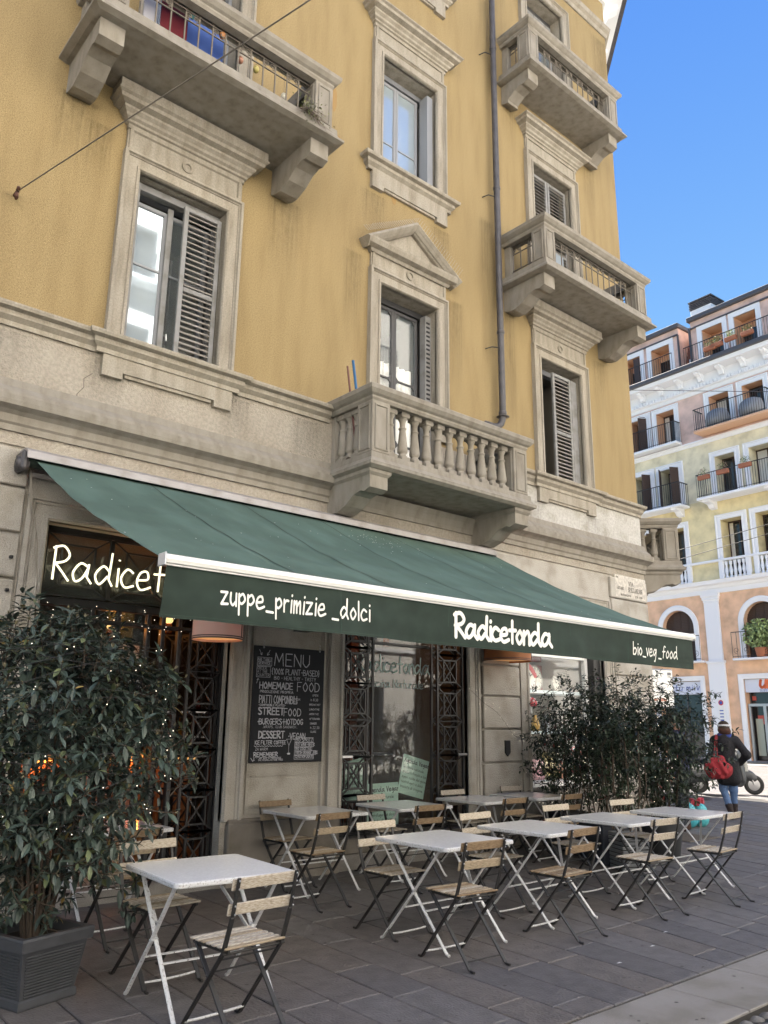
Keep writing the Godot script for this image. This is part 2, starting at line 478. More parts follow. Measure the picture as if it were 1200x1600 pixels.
func materials() -> void:
	var fine := ntex(1, 0.05, 5, [[0.0, 0.84], [0.5, 0.93], [1.0, 1.0]])
	var blotch := ntex(2, 0.007, 6, [[0.15, Color(0.86, 0.85, 0.82)], [0.5, Color(0.96, 0.955, 0.95)], [0.85, Color(1, 1, 1)]])
	var streak := ntex(3, 0.009, 6, [[0.05, Color(0.90, 0.89, 0.875)], [0.4, Color(0.965, 0.96, 0.955)], [0.8, Color(1, 1, 1)]])
	var soot := ntex(4, 0.010, 7, [[0.0, Color(0.82, 0.805, 0.78)], [0.4, Color(0.935, 0.93, 0.92)], [0.8, Color(1, 1, 1)]])
	var grit := ntex(5, 0.22, 3, [[0.2, 0.80], [0.5, 0.92], [0.8, 1.0]])
	var speck := ntex(6, 0.35, 2, [[0.25, Color(0.30, 0.29, 0.29)], [0.45, Color(0.75, 0.73, 0.71)], [0.75, Color(1, 0.98, 0.95)]])
	var rough_n := nnor(7, 0.10, 4, 5.0)
	var grit_n := nnor(8, 0.25, 3, 4.0)
	var flow := ntex(9, 0.014, 6, [[0.1, 0.84], [0.5, 0.94], [0.85, 1.0]])
	M.stucco = mat(Color(0.355, 0.268, 0.136), 0.93, {"alb": ntex(10, 0.06, 6, [[0.0, Color(0.80, 0.785, 0.75)], [0.5, Color(0.945, 0.94, 0.925)], [1.0, Color(1, 1, 1)]], 1024), "sc": 0.83, "nor": nnor(7, 0.12, 5, 4.0, 1024), "ns": 0.6, "det": ntex(11, 0.010, 6, [[0.1, Color(0.935, 0.925, 0.91)], [0.45, Color(0.975, 0.97, 0.96)], [0.9, Color(1, 1, 1)]], 1024), "dsc": Vector3(0.37, 0.053, 0.37)})
	M.stone = mat(Color(0.41, 0.37, 0.305), 0.88, {"alb": fine, "sc": 1.4, "nor": grit_n, "ns": 0.5, "det": soot, "dsc": Vector3(1.3, 0.21, 1.3)})
	M.band = mat(Color(0.43, 0.388, 0.325), 0.92, {"alb": fine, "sc": 0.8, "nor": rough_n, "ns": 0.7, "det": streak, "dsc": Vector3(0.35, 0.2, 0.35)})
	M.concrete = mat(Color(0.37, 0.338, 0.288), 0.93, {"alb": grit, "sc": 1.3, "nor": grit_n, "ns": 0.8, "det": soot, "dsc": Vector3(1.1, 0.37, 1.1)})
	M.base_stone = mat(Color(0.53, 0.50, 0.45), 0.9, {"alb": grit, "sc": 0.9, "nor": rough_n, "ns": 0.55, "det": blotch, "dsc": 0.5})
	M.patch = mat(Color(0.56, 0.545, 0.51), 0.9, {"alb": fine, "sc": 0.7, "det": blotch, "dsc": 0.5, "nor": rough_n, "ns": 0.3})
	M.granite = mat(Color(0.42, 0.40, 0.37), 0.75, {"alb": speck, "sc": 2.2, "det": blotch, "dsc": 0.7})
	for i in 4:
		M["paver%d" % i] = mat([Color(0.160, 0.147, 0.145), Color(0.146, 0.138, 0.142), Color(0.166, 0.149, 0.141), Color(0.176, 0.166, 0.168)][i], [0.62, 0.56, 0.66, 0.6][i], {"alb": flow, "sc": [0.8, 0.9, 0.7, 0.85][i], "nor": rough_n, "ns": 0.5, "det": grit, "dsc": 1.7})
	M.kerb = mat(Color(0.46, 0.46, 0.465), 0.7, {"alb": speck, "sc": 3.1, "det": blotch, "dsc": 0.45, "nor": grit_n, "ns": 0.25})
	M.cobble = mat(Color(0.16, 0.155, 0.155), 0.7, {"alb": grit, "sc": 1.5, "nor": grit_n, "ns": 0.5})
	M.joint = mat(Color(0.035, 0.033, 0.032), 0.95, {"alb": grit, "sc": 2.0})
	M.plaza = mat(Color(0.26, 0.25, 0.235), 0.85, {"alb": flow, "sc": 0.5, "det": blotch, "dsc": 0.13})
	M.shutter = mat(Color(0.235, 0.235, 0.235), 0.6, {"det": blotch, "dsc": 1.2})
	M.slat = mat(Color(0.30, 0.28, 0.26), 0.65, {"det": blotch, "dsc": 1.4})
	M.sash = mat(Color(0.24, 0.25, 0.27), 0.5)
	M.dark_frame = mat(Color(0.055, 0.055, 0.058), 0.5)
	M.box_dark = mat(Color(0.02, 0.02, 0.022), 0.9)
	M.curtain = mat(Color(0.75, 0.74, 0.70), 0.9, {"back": Color(0.3, 0.3, 0.3), "two": true})
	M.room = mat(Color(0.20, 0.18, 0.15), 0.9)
	M.pane = glass(Color(0.85, 0.92, 0.95), 0.06)
	M.coated = glass(Color(0.80, 0.86, 0.90), 0.5, 0.03)
	M.coated.metallic = 0.5
	M.iron = mat(Color(0.19, 0.165, 0.135), 0.75, {"alb": grit, "sc": 3.0})
	M.pipe = mat(Color(0.085, 0.08, 0.085), 0.5, {"alb": flow, "sc": Vector3(2, 0.8, 2)})
	M.black_metal = mat(Color(0.022, 0.022, 0.023), 0.45)
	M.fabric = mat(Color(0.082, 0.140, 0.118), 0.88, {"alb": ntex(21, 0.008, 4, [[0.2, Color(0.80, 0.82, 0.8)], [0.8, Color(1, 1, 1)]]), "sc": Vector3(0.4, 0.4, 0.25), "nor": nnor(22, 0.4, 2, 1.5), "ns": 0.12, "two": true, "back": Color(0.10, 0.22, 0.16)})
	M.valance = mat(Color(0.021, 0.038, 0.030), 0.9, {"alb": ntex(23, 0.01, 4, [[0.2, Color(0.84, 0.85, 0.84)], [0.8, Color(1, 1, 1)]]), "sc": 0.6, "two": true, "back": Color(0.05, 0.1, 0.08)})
	M.white_paint = mat(Color(0.78, 0.78, 0.76), 0.4)
	M.lettering = mat(Color(0.80, 0.80, 0.76), 0.7)
	M.alu = mat(Color(0.62, 0.62, 0.64), 0.35, {"metal": 0.35})
	M.cassette = mat(Color(0.36, 0.34, 0.34), 0.5, {"det": blotch, "dsc": 1.0})
	M.table_top = mat(Color(0.86, 0.86, 0.87), 0.16, {"alb": ntex(24, 0.045, 5, [[0.0, Color(0.62, 0.58, 0.54)], [0.10, Color(0.95, 0.95, 0.95)], [0.6, Color(1, 1, 1)]], 1024), "sc": 0.9, "rgh": ntex(25, 0.03, 4, [[0.2, 0.55], [0.8, 1.0]])})
	M.table_leg = mat(Color(0.60, 0.605, 0.62), 0.45, {"alb": ntex(26, 0.06, 5, [[0.12, Color(0.35, 0.3, 0.27)], [0.3, Color(0.95, 0.95, 0.95)], [1.0, Color(1, 1, 1)]]), "sc": 1.6, "world": false})
	M.chair_metal = mat(Color(0.018, 0.017, 0.017), 0.5)
	var grain := [[0.1, Color(0.55, 0.51, 0.46)], [0.4, Color(0.84, 0.81, 0.77)], [0.8, Color(1, 1, 1)]]
	M.wood0 = mat(Color(0.28, 0.205, 0.13), 0.75, {"alb": ntex(31, 0.03, 5, grain), "sc": Vector3(1.3, 16.0, 16.0), "world": false})
	M.wood1 = mat(Color(0.42, 0.355, 0.265), 0.8, {"alb": ntex(32, 0.03, 5, grain), "sc": Vector3(1.5, 18.0, 18.0), "world": false})
	M.wood2 = mat(Color(0.58, 0.54, 0.48), 0.85, {"alb": ntex(33, 0.035, 5, grain), "sc": Vector3(1.4, 17.0, 17.0), "world": false})
	M.pot = mat(Color(0.05, 0.053, 0.062), 0.6, {"alb": flow, "sc": 1.2})
	M.soil = mat(Color(0.03, 0.022, 0.016), 1.0, {"alb": grit, "sc": 3.0})
	M.bark = mat(Color(0.075, 0.055, 0.04), 0.9, {"alb": grit, "sc": 4.0})
	M.leaf = mat(Color(1, 1, 1), 0.46, {"vc": true, "two": true, "back": Color(0.12, 0.16, 0.06)})
	M.bulb = mat(Color(0.8, 0.75, 0.65), 0.4, {"emit": Color(1.0, 0.86, 0.66), "power": 0.9})
	M.neon = mat(Color(0.9, 0.9, 0.75), 0.4, {"emit": Color(1.0, 0.93, 0.62), "power": 0.30})
	M.warm_glow = mat(Color(0.8, 0.6, 0.35), 0.5, {"emit": Color(1.0, 0.52, 0.16), "power": 0.14})
	M.shade_out = mat(Color(0.78, 0.54, 0.47), 0.85, {"back": Color(0.4, 0.3, 0.2), "two": true})
	M.orange_shade = mat(Color(0.34, 0.13, 0.045), 0.7, {"back": Color(0.3, 0.15, 0.05), "two": true})
	M.oak = mat(Color(0.30, 0.15, 0.055), 0.55, {"alb": ntex(41, 0.03, 4, grain), "sc": Vector3(3, 0.5, 3)})
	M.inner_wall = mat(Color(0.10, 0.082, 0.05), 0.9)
	M.clock_face = mat(Color(0.72, 0.70, 0.63), 0.5)
	M.steel = mat(Color(0.45, 0.45, 0.46), 0.35, {"metal": 0.8})
	M.rubber = mat(Color(0.02, 0.02, 0.02), 0.7)
	# the pastel building
	M.pink = mat(Color(0.76, 0.55, 0.47), 0.9, {"alb": flow, "sc": 0.15})
	M.cream = mat(Color(0.80, 0.74, 0.54), 0.9, {"alb": flow, "sc": 0.15})
	M.yellow = mat(Color(0.80, 0.70, 0.42), 0.9, {"alb": flow, "sc": 0.15})
	M.apricot = mat(Color(0.82, 0.54, 0.36), 0.9, {"alb": flow, "sc": 0.15})
	M.trim = mat(Color(0.78, 0.80, 0.83), 0.8)
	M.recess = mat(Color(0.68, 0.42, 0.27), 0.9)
	M.slate = mat(Color(0.075, 0.075, 0.085), 0.6)
	M.roof_tile = mat(Color(0.30, 0.13, 0.085), 0.8)
	M.brown_wood = mat(Color(0.060, 0.035, 0.026), 0.6)
	M.dark_glass = mat(Color(0.02, 0.022, 0.025), 0.08, {"spec": 0.6})
	M.terracotta = mat(Color(0.34, 0.13, 0.07), 0.8)
	M.facade_pale = mat(Color(0.76, 0.74, 0.70), 0.9)
	M.facade_grey = mat(Color(0.74, 0.725, 0.69), 0.9)

func plain(r: float, g: float, b: float, rough := 0.7, o := {}) -> StandardMaterial3D:
	var key := "%.3f,%.3f,%.3f,%.2f" % [r, g, b, rough]
	if not o.is_empty(): return mat(Color(r, g, b), rough, o)
	if not shared.has(key): shared[key] = mat(Color(r, g, b), rough)
	return shared[key]

# ---- ground, pavement, kerb, road
func setting() -> void:
	var g := G.new()
	g.quadr(Vector3(-150, -0.10, -150), Vector3(250, -0.10, -150), Vector3(250, -0.10, 150), Vector3(-150, -0.10, 150), Vector3.UP)
	tag(obj("ground", g, "plaza"), "", "", "", "structure")
	# road bed below the kerb, with its cobbles
	g = G.new()
	g.box(Vector3(-40, -0.09, 5.09), Vector3(60, -0.052, 13.9))
	var road := obj("road", g, "joint")
	tag(road, "", "", "", "structure")
	var cob := []
	for k in 3:
		g = G.new()
		var pr := []
		for i in 5: pr.append(Vector2(cos(PI / 2 * i / 4.0) * 1.0, sin(PI / 2 * i / 4.0)))
		g.lathe(pr, 9, Transform3D(Basis.from_scale(Vector3(0.062 + 0.006 * k, 0.03, 0.045 + 0.004 * k)), Vector3.ZERO))
		cob.append(g.mesh())
	for i in 26:
		for j in 9:
			var wv := 0.05 * sin(i * 0.5)
			put("cobble", cob[rng.randi() % 3], "cobble", road, T(3.9 + i * 0.125 + 0.06 * (j % 2) + rng.randf_range(-0.01, 0.01), -0.062, 5.15 + j * 0.098 + wv, rng.randf_range(-0.3, 0.3) + 0.4 * sin(i * 0.5)))
	# pavement: porphyry slabs in courses that run away from the wall
	g = G.new()
	g.box(Vector3(-30, -0.095, -0.6), Vector3(14.5, -0.012, 4.54))
	g.box(Vector3(14.5, -0.095, -24), Vector3(37.0, -0.012, 5.06))
	g.box(Vector3(12.4, -0.094, -0.9), Vector3(14.5, -0.013, -0.6))
	var pav := obj("pavement", g, "joint")
	tag(pav, "", "", "", "structure")
	var lo := G.new(); var many := [G.new(), G.new(), G.new(), G.new()]
	var x := -3.0
	var count := 0
	var backx := 0.0
	while x < 17.0:
		# courses fan out a little to the east, as the stones do round the corner
		var w := 0.33
		var lean0 := 0.05 + 0.27 * smoothstep(4.4, 7.2, x)
		var lean1 := 0.05 + 0.27 * smoothstep(4.4, 7.2, x + w)
		var z := -0.1 if x < 12.6 else -2.2
		z -= rng.randf_range(0.0, 0.6)
		while z < 4.53:
			var L := rng.randf_range(0.55, 1.15)
			var z1 := minf(z + L, 4.53)
			if 4.53 - z1 < 0.2: z1 = 4.53
			var za := maxf(z, -0.12 if x < 12.6 else -2.6)
			if z1 > za + 0.05:
				var gap := 0.0042
				var P := func(xx, ln, zz): return Vector3(xx + (4.53 - zz) * ln, 0, zz)
				var h := rng.randf_range(-0.0015, 0.0015)
				var a: Vector3 = P.call(x + gap, lean0, za + gap); var b: Vector3 = P.call(x + w - gap, lean1, za + gap); var c: Vector3 = P.call(x + w - gap, lean1, z1 - gap); var d: Vector3 = P.call(x + gap, lean0, z1 - gap)
				var mid := (a + c) / 2.0
				var near: bool = mid.x > 1.2 and mid.x < 12.8 and mid.z > -0.2 and count < 292
				var gg: G = G.new() if near else many[rng.randi() % 4]
				slab(gg, [a, b, c, d], h, 0.03)
				if near:
					obj("paver", gg, "paver%d" % [0, 0, 1, 2, 3, 1, 0][rng.randi() % 7], pav)
					count += 1
			z = z1
		x += w
	# the rest of the paving, out to the far building
	for xi in 80:
		for zi in 40:
			var ax := 12.9 + xi * 0.30; var az := 5.0 - zi * 0.72 + 0.36 * (xi % 2)
			if az > 5.02 or ax < 12.3 - az or (az > -2.62 and ax < 17.35 + (5.3 - az) * 0.32): continue
			slab(many[(xi * 7 + zi * 3 + int(rng.randf() * 4)) % 4], [Vector3(ax, 0, az - 0.716), Vector3(ax + 0.296, 0, az - 0.716), Vector3(ax + 0.296, 0, az), Vector3(ax, 0, az)], rng.randf_range(-0.001, 0.001), 0.02)
	# trodden gum and grit
	g = G.new()
	for i in 420:
		var c := Vector3(rng.randf_range(1.2, 13.0), 0.0022, rng.randf_range(0.4, 5.0))
		var r := rng.randf_range(0.004, 0.016)
		for q in 7: g.trir(c, c + Vector3(cos(TAU * q / 7) * r, 0, sin(TAU * q / 7) * r * 0.8), c + Vector3(cos(TAU * (q + 1) / 7) * r, 0, sin(TAU * (q + 1) / 7) * r * 0.8), Vector3.UP)
	tag(obj("gum_spots", g, plain(0.085, 0.078, 0.074, 0.9), pav), "", "", "", "stuff")
	for k in 4: tag(obj("paver_field", many[k], "paver%d" % k, pav), "", "", "", "stuff")
	# granite kerb
	g = G.new()
	g.box(Vector3(-30, -0.094, 4.542), Vector3(37, -0.014, 5.088))
	var kerb := obj("kerb", g, "joint")
	tag(kerb, "", "", "", "structure")
	x = -6.0 + 0.02
	var spots := [-3.2, -1.6, -0.1, 1.5, 2.75, 3.95, 5.13, 5.87, 7.2, 8.5, 9.9, 11.2, 12.6, 14.0, 15.4, 17.0, 19, 21, 23]
	for i in spots.size() - 1:
		g = G.new()
		slab(g, [Vector3(spots[i] + 0.006, 0, 4.550), Vector3(spots[i + 1] - 0.006, 0, 4.550), Vector3(spots[i + 1] - 0.006, 0, 5.085), Vector3(spots[i] + 0.006, 0, 5.085)], rng.randf_range(-0.001, 0.002), 0.09)
		obj("kerb_stone", g, "kerb", kerb)

# flat stone with a worn edge: four corners counter-clockwise from above or not, top at y = h
func slab(g: G, q: Array, h: float, thick: float) -> void:
	var e := 0.006
	var mid: Vector3 = (q[0] + q[1] + q[2] + q[3]) / 4.0
	var top := []; var rim := []
	for p in q:
		var d: Vector3 = (mid - p)
		top.append(p + Vector3(signf(d.x) * e, h, signf(d.z) * e)); rim.append(p + Vector3(0, h - 0.005, 0))
	g.quadr(top[0], top[1], top[2], top[3], Vector3.UP)
	for i in 4:
		var j := (i + 1) % 4
		var out: Vector3 = (rim[i] + rim[j]) / 2.0 - mid
		g.quadr(rim[i], rim[j], top[j], top[i], out.normalized() + Vector3.UP)
		g.quadr(rim[i], rim[j], rim[j] - Vector3(0, thick, 0), rim[i] - Vector3(0, thick, 0), out)

const CH := Vector2(0.7071, -0.7071)   # run of the chamfered front after the corner

# cornice profiles (out, height)
const P_STRING := [0.0, -0.2, 0.03, -0.2, 0.03, -0.15, 0.075, -0.11, 0.075, -0.06, 0.13, -0.045, 0.14, -0.02, 0.14, 0.0, 0.0, 0.03]
const P_LOW := [0.0, -0.30, 0.03, -0.30, 0.03, -0.24, 0.05, -0.22, 0.06, -0.15, 0.10, -0.12, 0.17, -0.09, 0.18, -0.05, 0.18, 0.0, 0.14, 0.01, 0.13, 0.05, 0.06, 0.12, 0.04, 0.20, 0.0, 0.20]
const P_CORN := [0.0, -0.30, 0.02, -0.30, 0.02, -0.25, 0.045, -0.24, 0.045, -0.21, 0.075, -0.19, 0.085, -0.16, 0.12, -0.13, 0.12, -0.10, 0.19, -0.08, 0.20, -0.04, 0.235, -0.02, 0.235, 0.0, 0.0, 0.03]

func corner_building() -> void:
	var b := thing("corner_building", "yellow stucco corner apartment building with stone balconies and the cafe on its ground floor", "building")
	var PLAN := Transform3D(Basis(Vector3(1, 0, 0), Vector3(0, 0, 1), Vector3(0, 1, 0)), Vector3.ZERO)
	var wins := [[2.97, 5.45, 4.07, 7.5], [6.49, 4.75, 7.59, 7.5], [9.98, 5.45, 11.08, 7.5], [2.97, 8.65, 4.07, 11.33], [6.49, 9.47, 7.59, 11.33], [9.98, 8.65, 11.08, 11.27], [6.49, 13.4, 7.59, 15.2], [9.98, 12.72, 11.08, 15.2], [2.97, 12.72, 4.07, 15.2]]
	# ---- upper walls
	var g := G.new(); var rv := G.new()
	wall_face(g, rv, -5.0, 5.40, 12.67, 17.2, wins, 0.34)
	wall_face(g, rv, 0, 5.40, 10.9, 17.2, [], 0, Transform3D(Basis(Vector3(CH.x, 0, CH.y), Vector3.UP, Vector3(-CH.y, 0, CH.x)), Vector3(12.67, 0, 0)))
	obj("upper_wall", g, "stucco", b)
	reveals(b, "window_reveal", "stone", wins, 0.34)
	# first-floor band: grey-beige, patched white to the right
	g = G.new()
	var dummy := G.new()
	wall_face(g, dummy, -5.0, 4.5, 8.9, 5.40, [[6.49, 4.75, 7.59, 5.5]], 0.34, T(0, 0, 0.012))
	obj("apron_band", g, "band", b)
	g = G.new()
	wall_face(g, dummy, 8.9, 4.5, 12.682, 5.40, [], 0.0, T(0, 0, 0.012))
	g.quadr(Vector3(12.682, 4.5, 0.012), Vector3(20.3, 4.5, -7.61), Vector3(20.3, 5.4, -7.61), Vector3(12.682, 5.4, 0.012), Vector3(1, 0, 1))
	obj("patched_band", g, "patch", b)
	# closed body behind: back, sides, roof
	g = G.new()
	var foot := [Vector3(-5, 0, -0.8), Vector3(-5, 0, -16), Vector3(20.38, 0, -16), Vector3(20.38, 0, -7.71)]
	for i in 3:
		var p: Vector3 = foot[i]; var q: Vector3 = foot[i + 1]
		g.quadr(p, q, q + Vector3(0, 17.2, 0), p + Vector3(0, 17.2, 0), Vector3(q.z - p.z, 0, p.x - q.x) * -1.0)
	g.quadr(Vector3(-5, 0, 0), Vector3(-5, 0, -0.8), Vector3(-5, 17.2, -0.8), Vector3(-5, 17.2, 0), Vector3.LEFT)
	g.quadr(Vector3(20.38, 0, -7.71), Vector3(20.3, 0, -7.63), Vector3(20.3, 17.2, -7.63), Vector3(20.38, 17.2, -7.71), Vector3.RIGHT)
	obj("rear_wall", g, "stucco", b)
	g = G.new()
	for y in [17.22, 5.0]:
		var e := 0.6 if y > 10 else -0.02
		g.prism([Vector2(-5, e), Vector2(12.67 + e * 0.41, e), Vector2(20.3 + e * 1.0, -7.63 + e * 0.2), Vector2(20.38 + e, -16), Vector2(-5, -16)], y, y + 0.1, PLAN)
	var roof := obj("roof", g, "slate", b)
	g = G.new()
	g.prism([Vector2(-5, -0.5), Vector2(12, -0.5), Vector2(19, -8), Vector2(19, -15), Vector2(-5, -15)], 17.3, 18.6, PLAN)
	obj("roof_hip", g, "roof_tile", roof)
	# eaves and gutter round the front and the chamfer
	var front := [Vector2(-5, 0), Vector2(12.67, 0), Vector2(20.3, -7.63)]
	g = G.new()
	g.mould(front, V2([0.0, -0.55, 0.06, -0.55, 0.10, -0.4, 0.16, -0.36, 0.16, -0.25, 0.50, -0.2, 0.52, -0.06, 0.0, -0.06]), false, T(0, 17.22, 0) * PLAN)
	obj("eaves", g, "trim", b)
	g = G.new()
	g.mould(front, V2([0.50, -0.12, 0.62, -0.12, 0.64, 0.02, 0.62, 0.10, 0.48, 0.10]), false, T(0, 17.22, 0) * PLAN)
	obj("gutter", g, "pipe", b)
	for i in 9:
		g = G.new()
		var cx := Vector3(12.67, 0, 0) + Vector3(CH.x, 0, CH.y) * (0.45 + i * 1.2)
		g.prism(V2([0, 0, 0.42, 0, 0.42, -0.1, 0.34, -0.14, 0.22, -0.2, 0.14, -0.36, 0.0, -0.42]), -0.09, 0.09, Transform3D(Basis(Vector3(-CH.y, 0, CH.x), Vector3.UP, Vector3(-CH.x, 0, -CH.y)), cx + Vector3(0, 17.0, 0)))
		obj("eaves_bracket", g, "trim", b)
	# ---- string courses and cornices
	g = G.new()
	g.mould(front, V2([0.0, -0.20, 0.03, -0.20, 0.05, -0.12, 0.10, -0.08, 0.12, 0.0, 0.0, 0.03]), false, T(0, 15.95, 0) * PLAN)
	obj("upper_string_course", g, "stone", b)
	var sp := V2(P_STRING)
	g = G.new()
	var path := [Vector2(-5, 0.012)]
	for c in [3.52]:
		for q in [[-0.8, 0.012], [-0.8, 0.055], [0.8, 0.055], [0.8, 0.012]]: path.append(Vector2(c + q[0], q[1]))
	path.append(Vector2(5.68, 0.012))
	g.mould(path, sp, false, T(0, 5.43, 0) * PLAN)
	obj("sill_course", g, "stone", b)
	g = G.new()
	path = [Vector2(8.5, 0.012)]
	for q in [[-0.8, 0.012], [-0.8, 0.055], [0.8, 0.055], [0.8, 0.012]]: path.append(Vector2(10.53 + q[0], q[1]))
	path.append(Vector2(12.682, 0.012)); path.append(Vector2(20.3, -7.61))
	g.mould(path, sp, false, T(0, 5.43, 0) * PLAN)
	obj("sill_course", g, "stone", b)
	g = G.new()
	g.mould([Vector2(-5, 0.02), Vector2(5.7, 0.02)], V2(P_LOW), false, T(0, 4.5, 0) * PLAN)
	obj("lower_cornice", g, "concrete", b)
	g = G.new()
	g.mould([Vector2(8.45, 0.02), Vector2(12.68, 0.02), Vector2(20.3, -7.6)], V2(P_LOW), false, T(0, 4.5, 0) * PLAN)
	g.mould([Vector2(5.7, 0.02), Vector2(8.45, 0.02)], V2([0.0, -0.30, 0.03, -0.30, 0.03, -0.24, 0.06, -0.15, 0.10, -0.08, 0.0, -0.06]), false, T(0, 4.5, 0) * PLAN)
	obj("lower_cornice", g, "concrete", b)
	# ---- windows
	var ring := G.new()
	var cp := []
	for i in 25: cp.append(Vector2(cos(-TAU * i / 24), sin(-TAU * i / 24)) * 0.052)
	cp.pop_back()
	ring.mould(cp, V2([0.018, 0.0, 0.018, 0.016, 0.0, 0.022, -0.012, 0.016, -0.012, 0.0]), true)
	shared.ring = ring.mesh()
	surround(b, 3.52, 5.45, 7.5, "cornice"); surround(b, 10.53, 5.45, 7.5, "cornice"); surround(b, 7.04, 5.46, 7.5, "pediment")
	surround(b, 7.04, 9.47, 11.33, "flat"); surround(b, 10.53, 8.65, 11.27, "flat"); surround(b, 3.52, 8.65, 11.33, "flat")
	surround(b, 10.53, 12.72, 15.2, ""); surround(b, 7.04, 13.4, 15.2, ""); surround(b, 3.52, 12.72, 15.2, "")
	for s in [[3.52, 5.26, "band", 0.04], [10.53, 5.26, "stone", 0.04]]: apron(b, s[0], s[1], 0.04)
	for y in [9.42, 13.35]:
		g = G.new()
		g.mould([Vector2(7.04 - 0.8, 0), Vector2(7.04 - 0.8, 0.03), Vector2(7.04 + 0.8, 0.03), Vector2(7.04 + 0.8, 0)], sp, false, T(0, y, 0) * PLAN)
		g.box(Vector3(6.45, y - 0.05, -0.3), Vector3(7.63, y + 0.028, 0.02))
		obj("window_sill", g, "stone", b)
		apron(b, 7.04, y - 0.2, 0.03)
	windows(b)
	# ---- balconies
	balcony_stone(b, T(7.11, 4.46, 0.0), 1.42, 0.86, true)
	balcony_stone(b, Transform3D(Basis(Vector3(CH.x, 0, CH.y), Vector3.UP, Vector3(-CH.y, 0, CH.x)), Vector3(12.67, 4.46, 0) + Vector3(CH.x, 0, CH.y) * 2.55), 1.46, 1.0, false)
	balcony_iron(b, T(3.52, 8.40, 0), 1.44, 0.90, 0.98)
	balcony_iron(b, T(10.55, 8.40, 0), 1.44, 0.88, 0.98)
	balcony_iron(b, T(10.53, 12.42, 0), 1.33, 0.66, 1.0)
	# ---- cracks and mended spots in the plaster
	g = G.new()
	for c in [[5.62, 10.05, 0.05, 0.20], [5.72, 9.42, 0.03, 0.09], [6.75, 9.0, 0.05, 0.1]]:
		var pr := []
		for i in 14:
			var a := TAU * i / 14
			pr.append(Vector2(c[0] + cos(a) * c[2] * rng.randf_range(0.7, 1.15), c[1] + sin(a) * c[3] * rng.randf_range(0.8, 1.1)))
		g.prism(pr, 0.0005, 0.003)
	obj("plaster_stain", g, mat(Color(0.30, 0.19, 0.075), 0.95), b)
	g = G.new()
	var cr := [Vector2(2.70, 5.0), Vector2(2.62, 4.92), Vector2(2.63, 4.83), Vector2(2.57, 4.74), Vector2(2.58, 4.66), Vector2(2.54, 4.58)]
	for i in cr.size() - 1: g.bar(Vector3(cr[i].x, cr[i].y, 0.0125), Vector3(cr[i + 1].x, cr[i + 1].y, 0.0125), 0.007, 0.004, Vector3.BACK)
	obj("plaster_crack", g, plain(0.12, 0.10, 0.08), b)
	# run-off stains: soot washed down under sills, brackets and cornice ends
	var im := Image.create(128, 256, false, Image.FORMAT_RGBA8)
	var fn := FastNoiseLite.new(); fn.seed = 77; fn.frequency = 0.05; fn.fractal_octaves = 4
	for y in 256:
		for x in 128:
			var v := y / 255.0; var u := x / 127.0
			var col := 0.5 + 0.7 * fn.get_noise_2d(x * 1.6, y * 0.10) + 0.25 * fn.get_noise_2d(x * 0.9 + 300, y * 0.9)
			var al := clampf(col, 0.0, 1.0) * smoothstep(0.0, 0.25, u) * smoothstep(1.0, 0.75, u) * pow(1.0 - v, 1.25) * smoothstep(0.0, 0.03, v)
			im.set_pixel(x, y, Color(0.17, 0.145, 0.115, al * 0.36))
	var sm := StandardMaterial3D.new()
	sm.albedo_texture = ImageTexture.create_from_image(im); sm.transparency = BaseMaterial3D.TRANSPARENCY_ALPHA; sm.roughness = 0.95; sm.texture_repeat = false
	for q in [[6.10, 8.92, 0.55, 0.9], [7.45, 8.92, 0.5, 1.0], [5.82, 7.85, 0.4, 1.7], [7.78, 7.82, 0.42, 1.6], [8.55, 9.6, 0.35, 3.4], [8.95, 8.1, 0.5, 2.4], [9.15, 12.35, 0.5, 1.2], [11.5, 12.2, 0.5, 1.3], [1.95, 8.1, 0.55, 1.2], [4.6, 8.1, 0.6, 1.4], [2.3, 7.9, 0.4, 1.0], [8.62, 15.9, 0.5, 4.0], [5.0, 15.8, 1.2, 2.5], [11.45, 8.0, 0.5, 1.3], [8.98, 15.5, 0.5, 2.2], [12.1, 15.6, 0.6, 2.0]]:
		g = G.new(); g.quad(Vector3(q[0], q[1] - q[3], 0.0022), Vector3(q[0] + q[2], q[1] - q[3], 0.0022), Vector3(q[0] + q[2], q[1], 0.0022), Vector3(q[0], q[1], 0.0022))
		obj("runoff_stain", g, sm, b)
	for q in [[2.6, 5.2, 0.5, 0.6], [4.1, 5.2, 0.5, 0.6], [5.1, 5.2, 0.5, 0.7], [0.8, 5.2, 1.4, 0.5], [9.5, 5.0, 0.5, 0.45], [11.0, 5.0, 0.5, 0.45]]:
		g = G.new(); g.quad(Vector3(q[0], q[1] - q[3], 0.0142), Vector3(q[0] + q[2], q[1] - q[3], 0.0142), Vector3(q[0] + q[2], q[1], 0.0142), Vector3(q[0], q[1], 0.0142))
		obj("runoff_stain", g, sm, b)
	# bird spikes on the pediment
	g = G.new()
	for i in 46:
		var t := i / 45.0
		var px := 6.16 + t * 1.76
		var py := 8.08 + (0.55 * (1.0 - absf(px - 7.04) / 1.0)) - 0.01
		for s in [-0.06, 0.06]: g.tube([Vector3(px, py, 0.15), Vector3(px + s * 0.6, py + 0.10, 0.15 + s)], 0.0022, 3, false)
	obj("bird_spikes", g, plain(0.35, 0.34, 0.32), b)

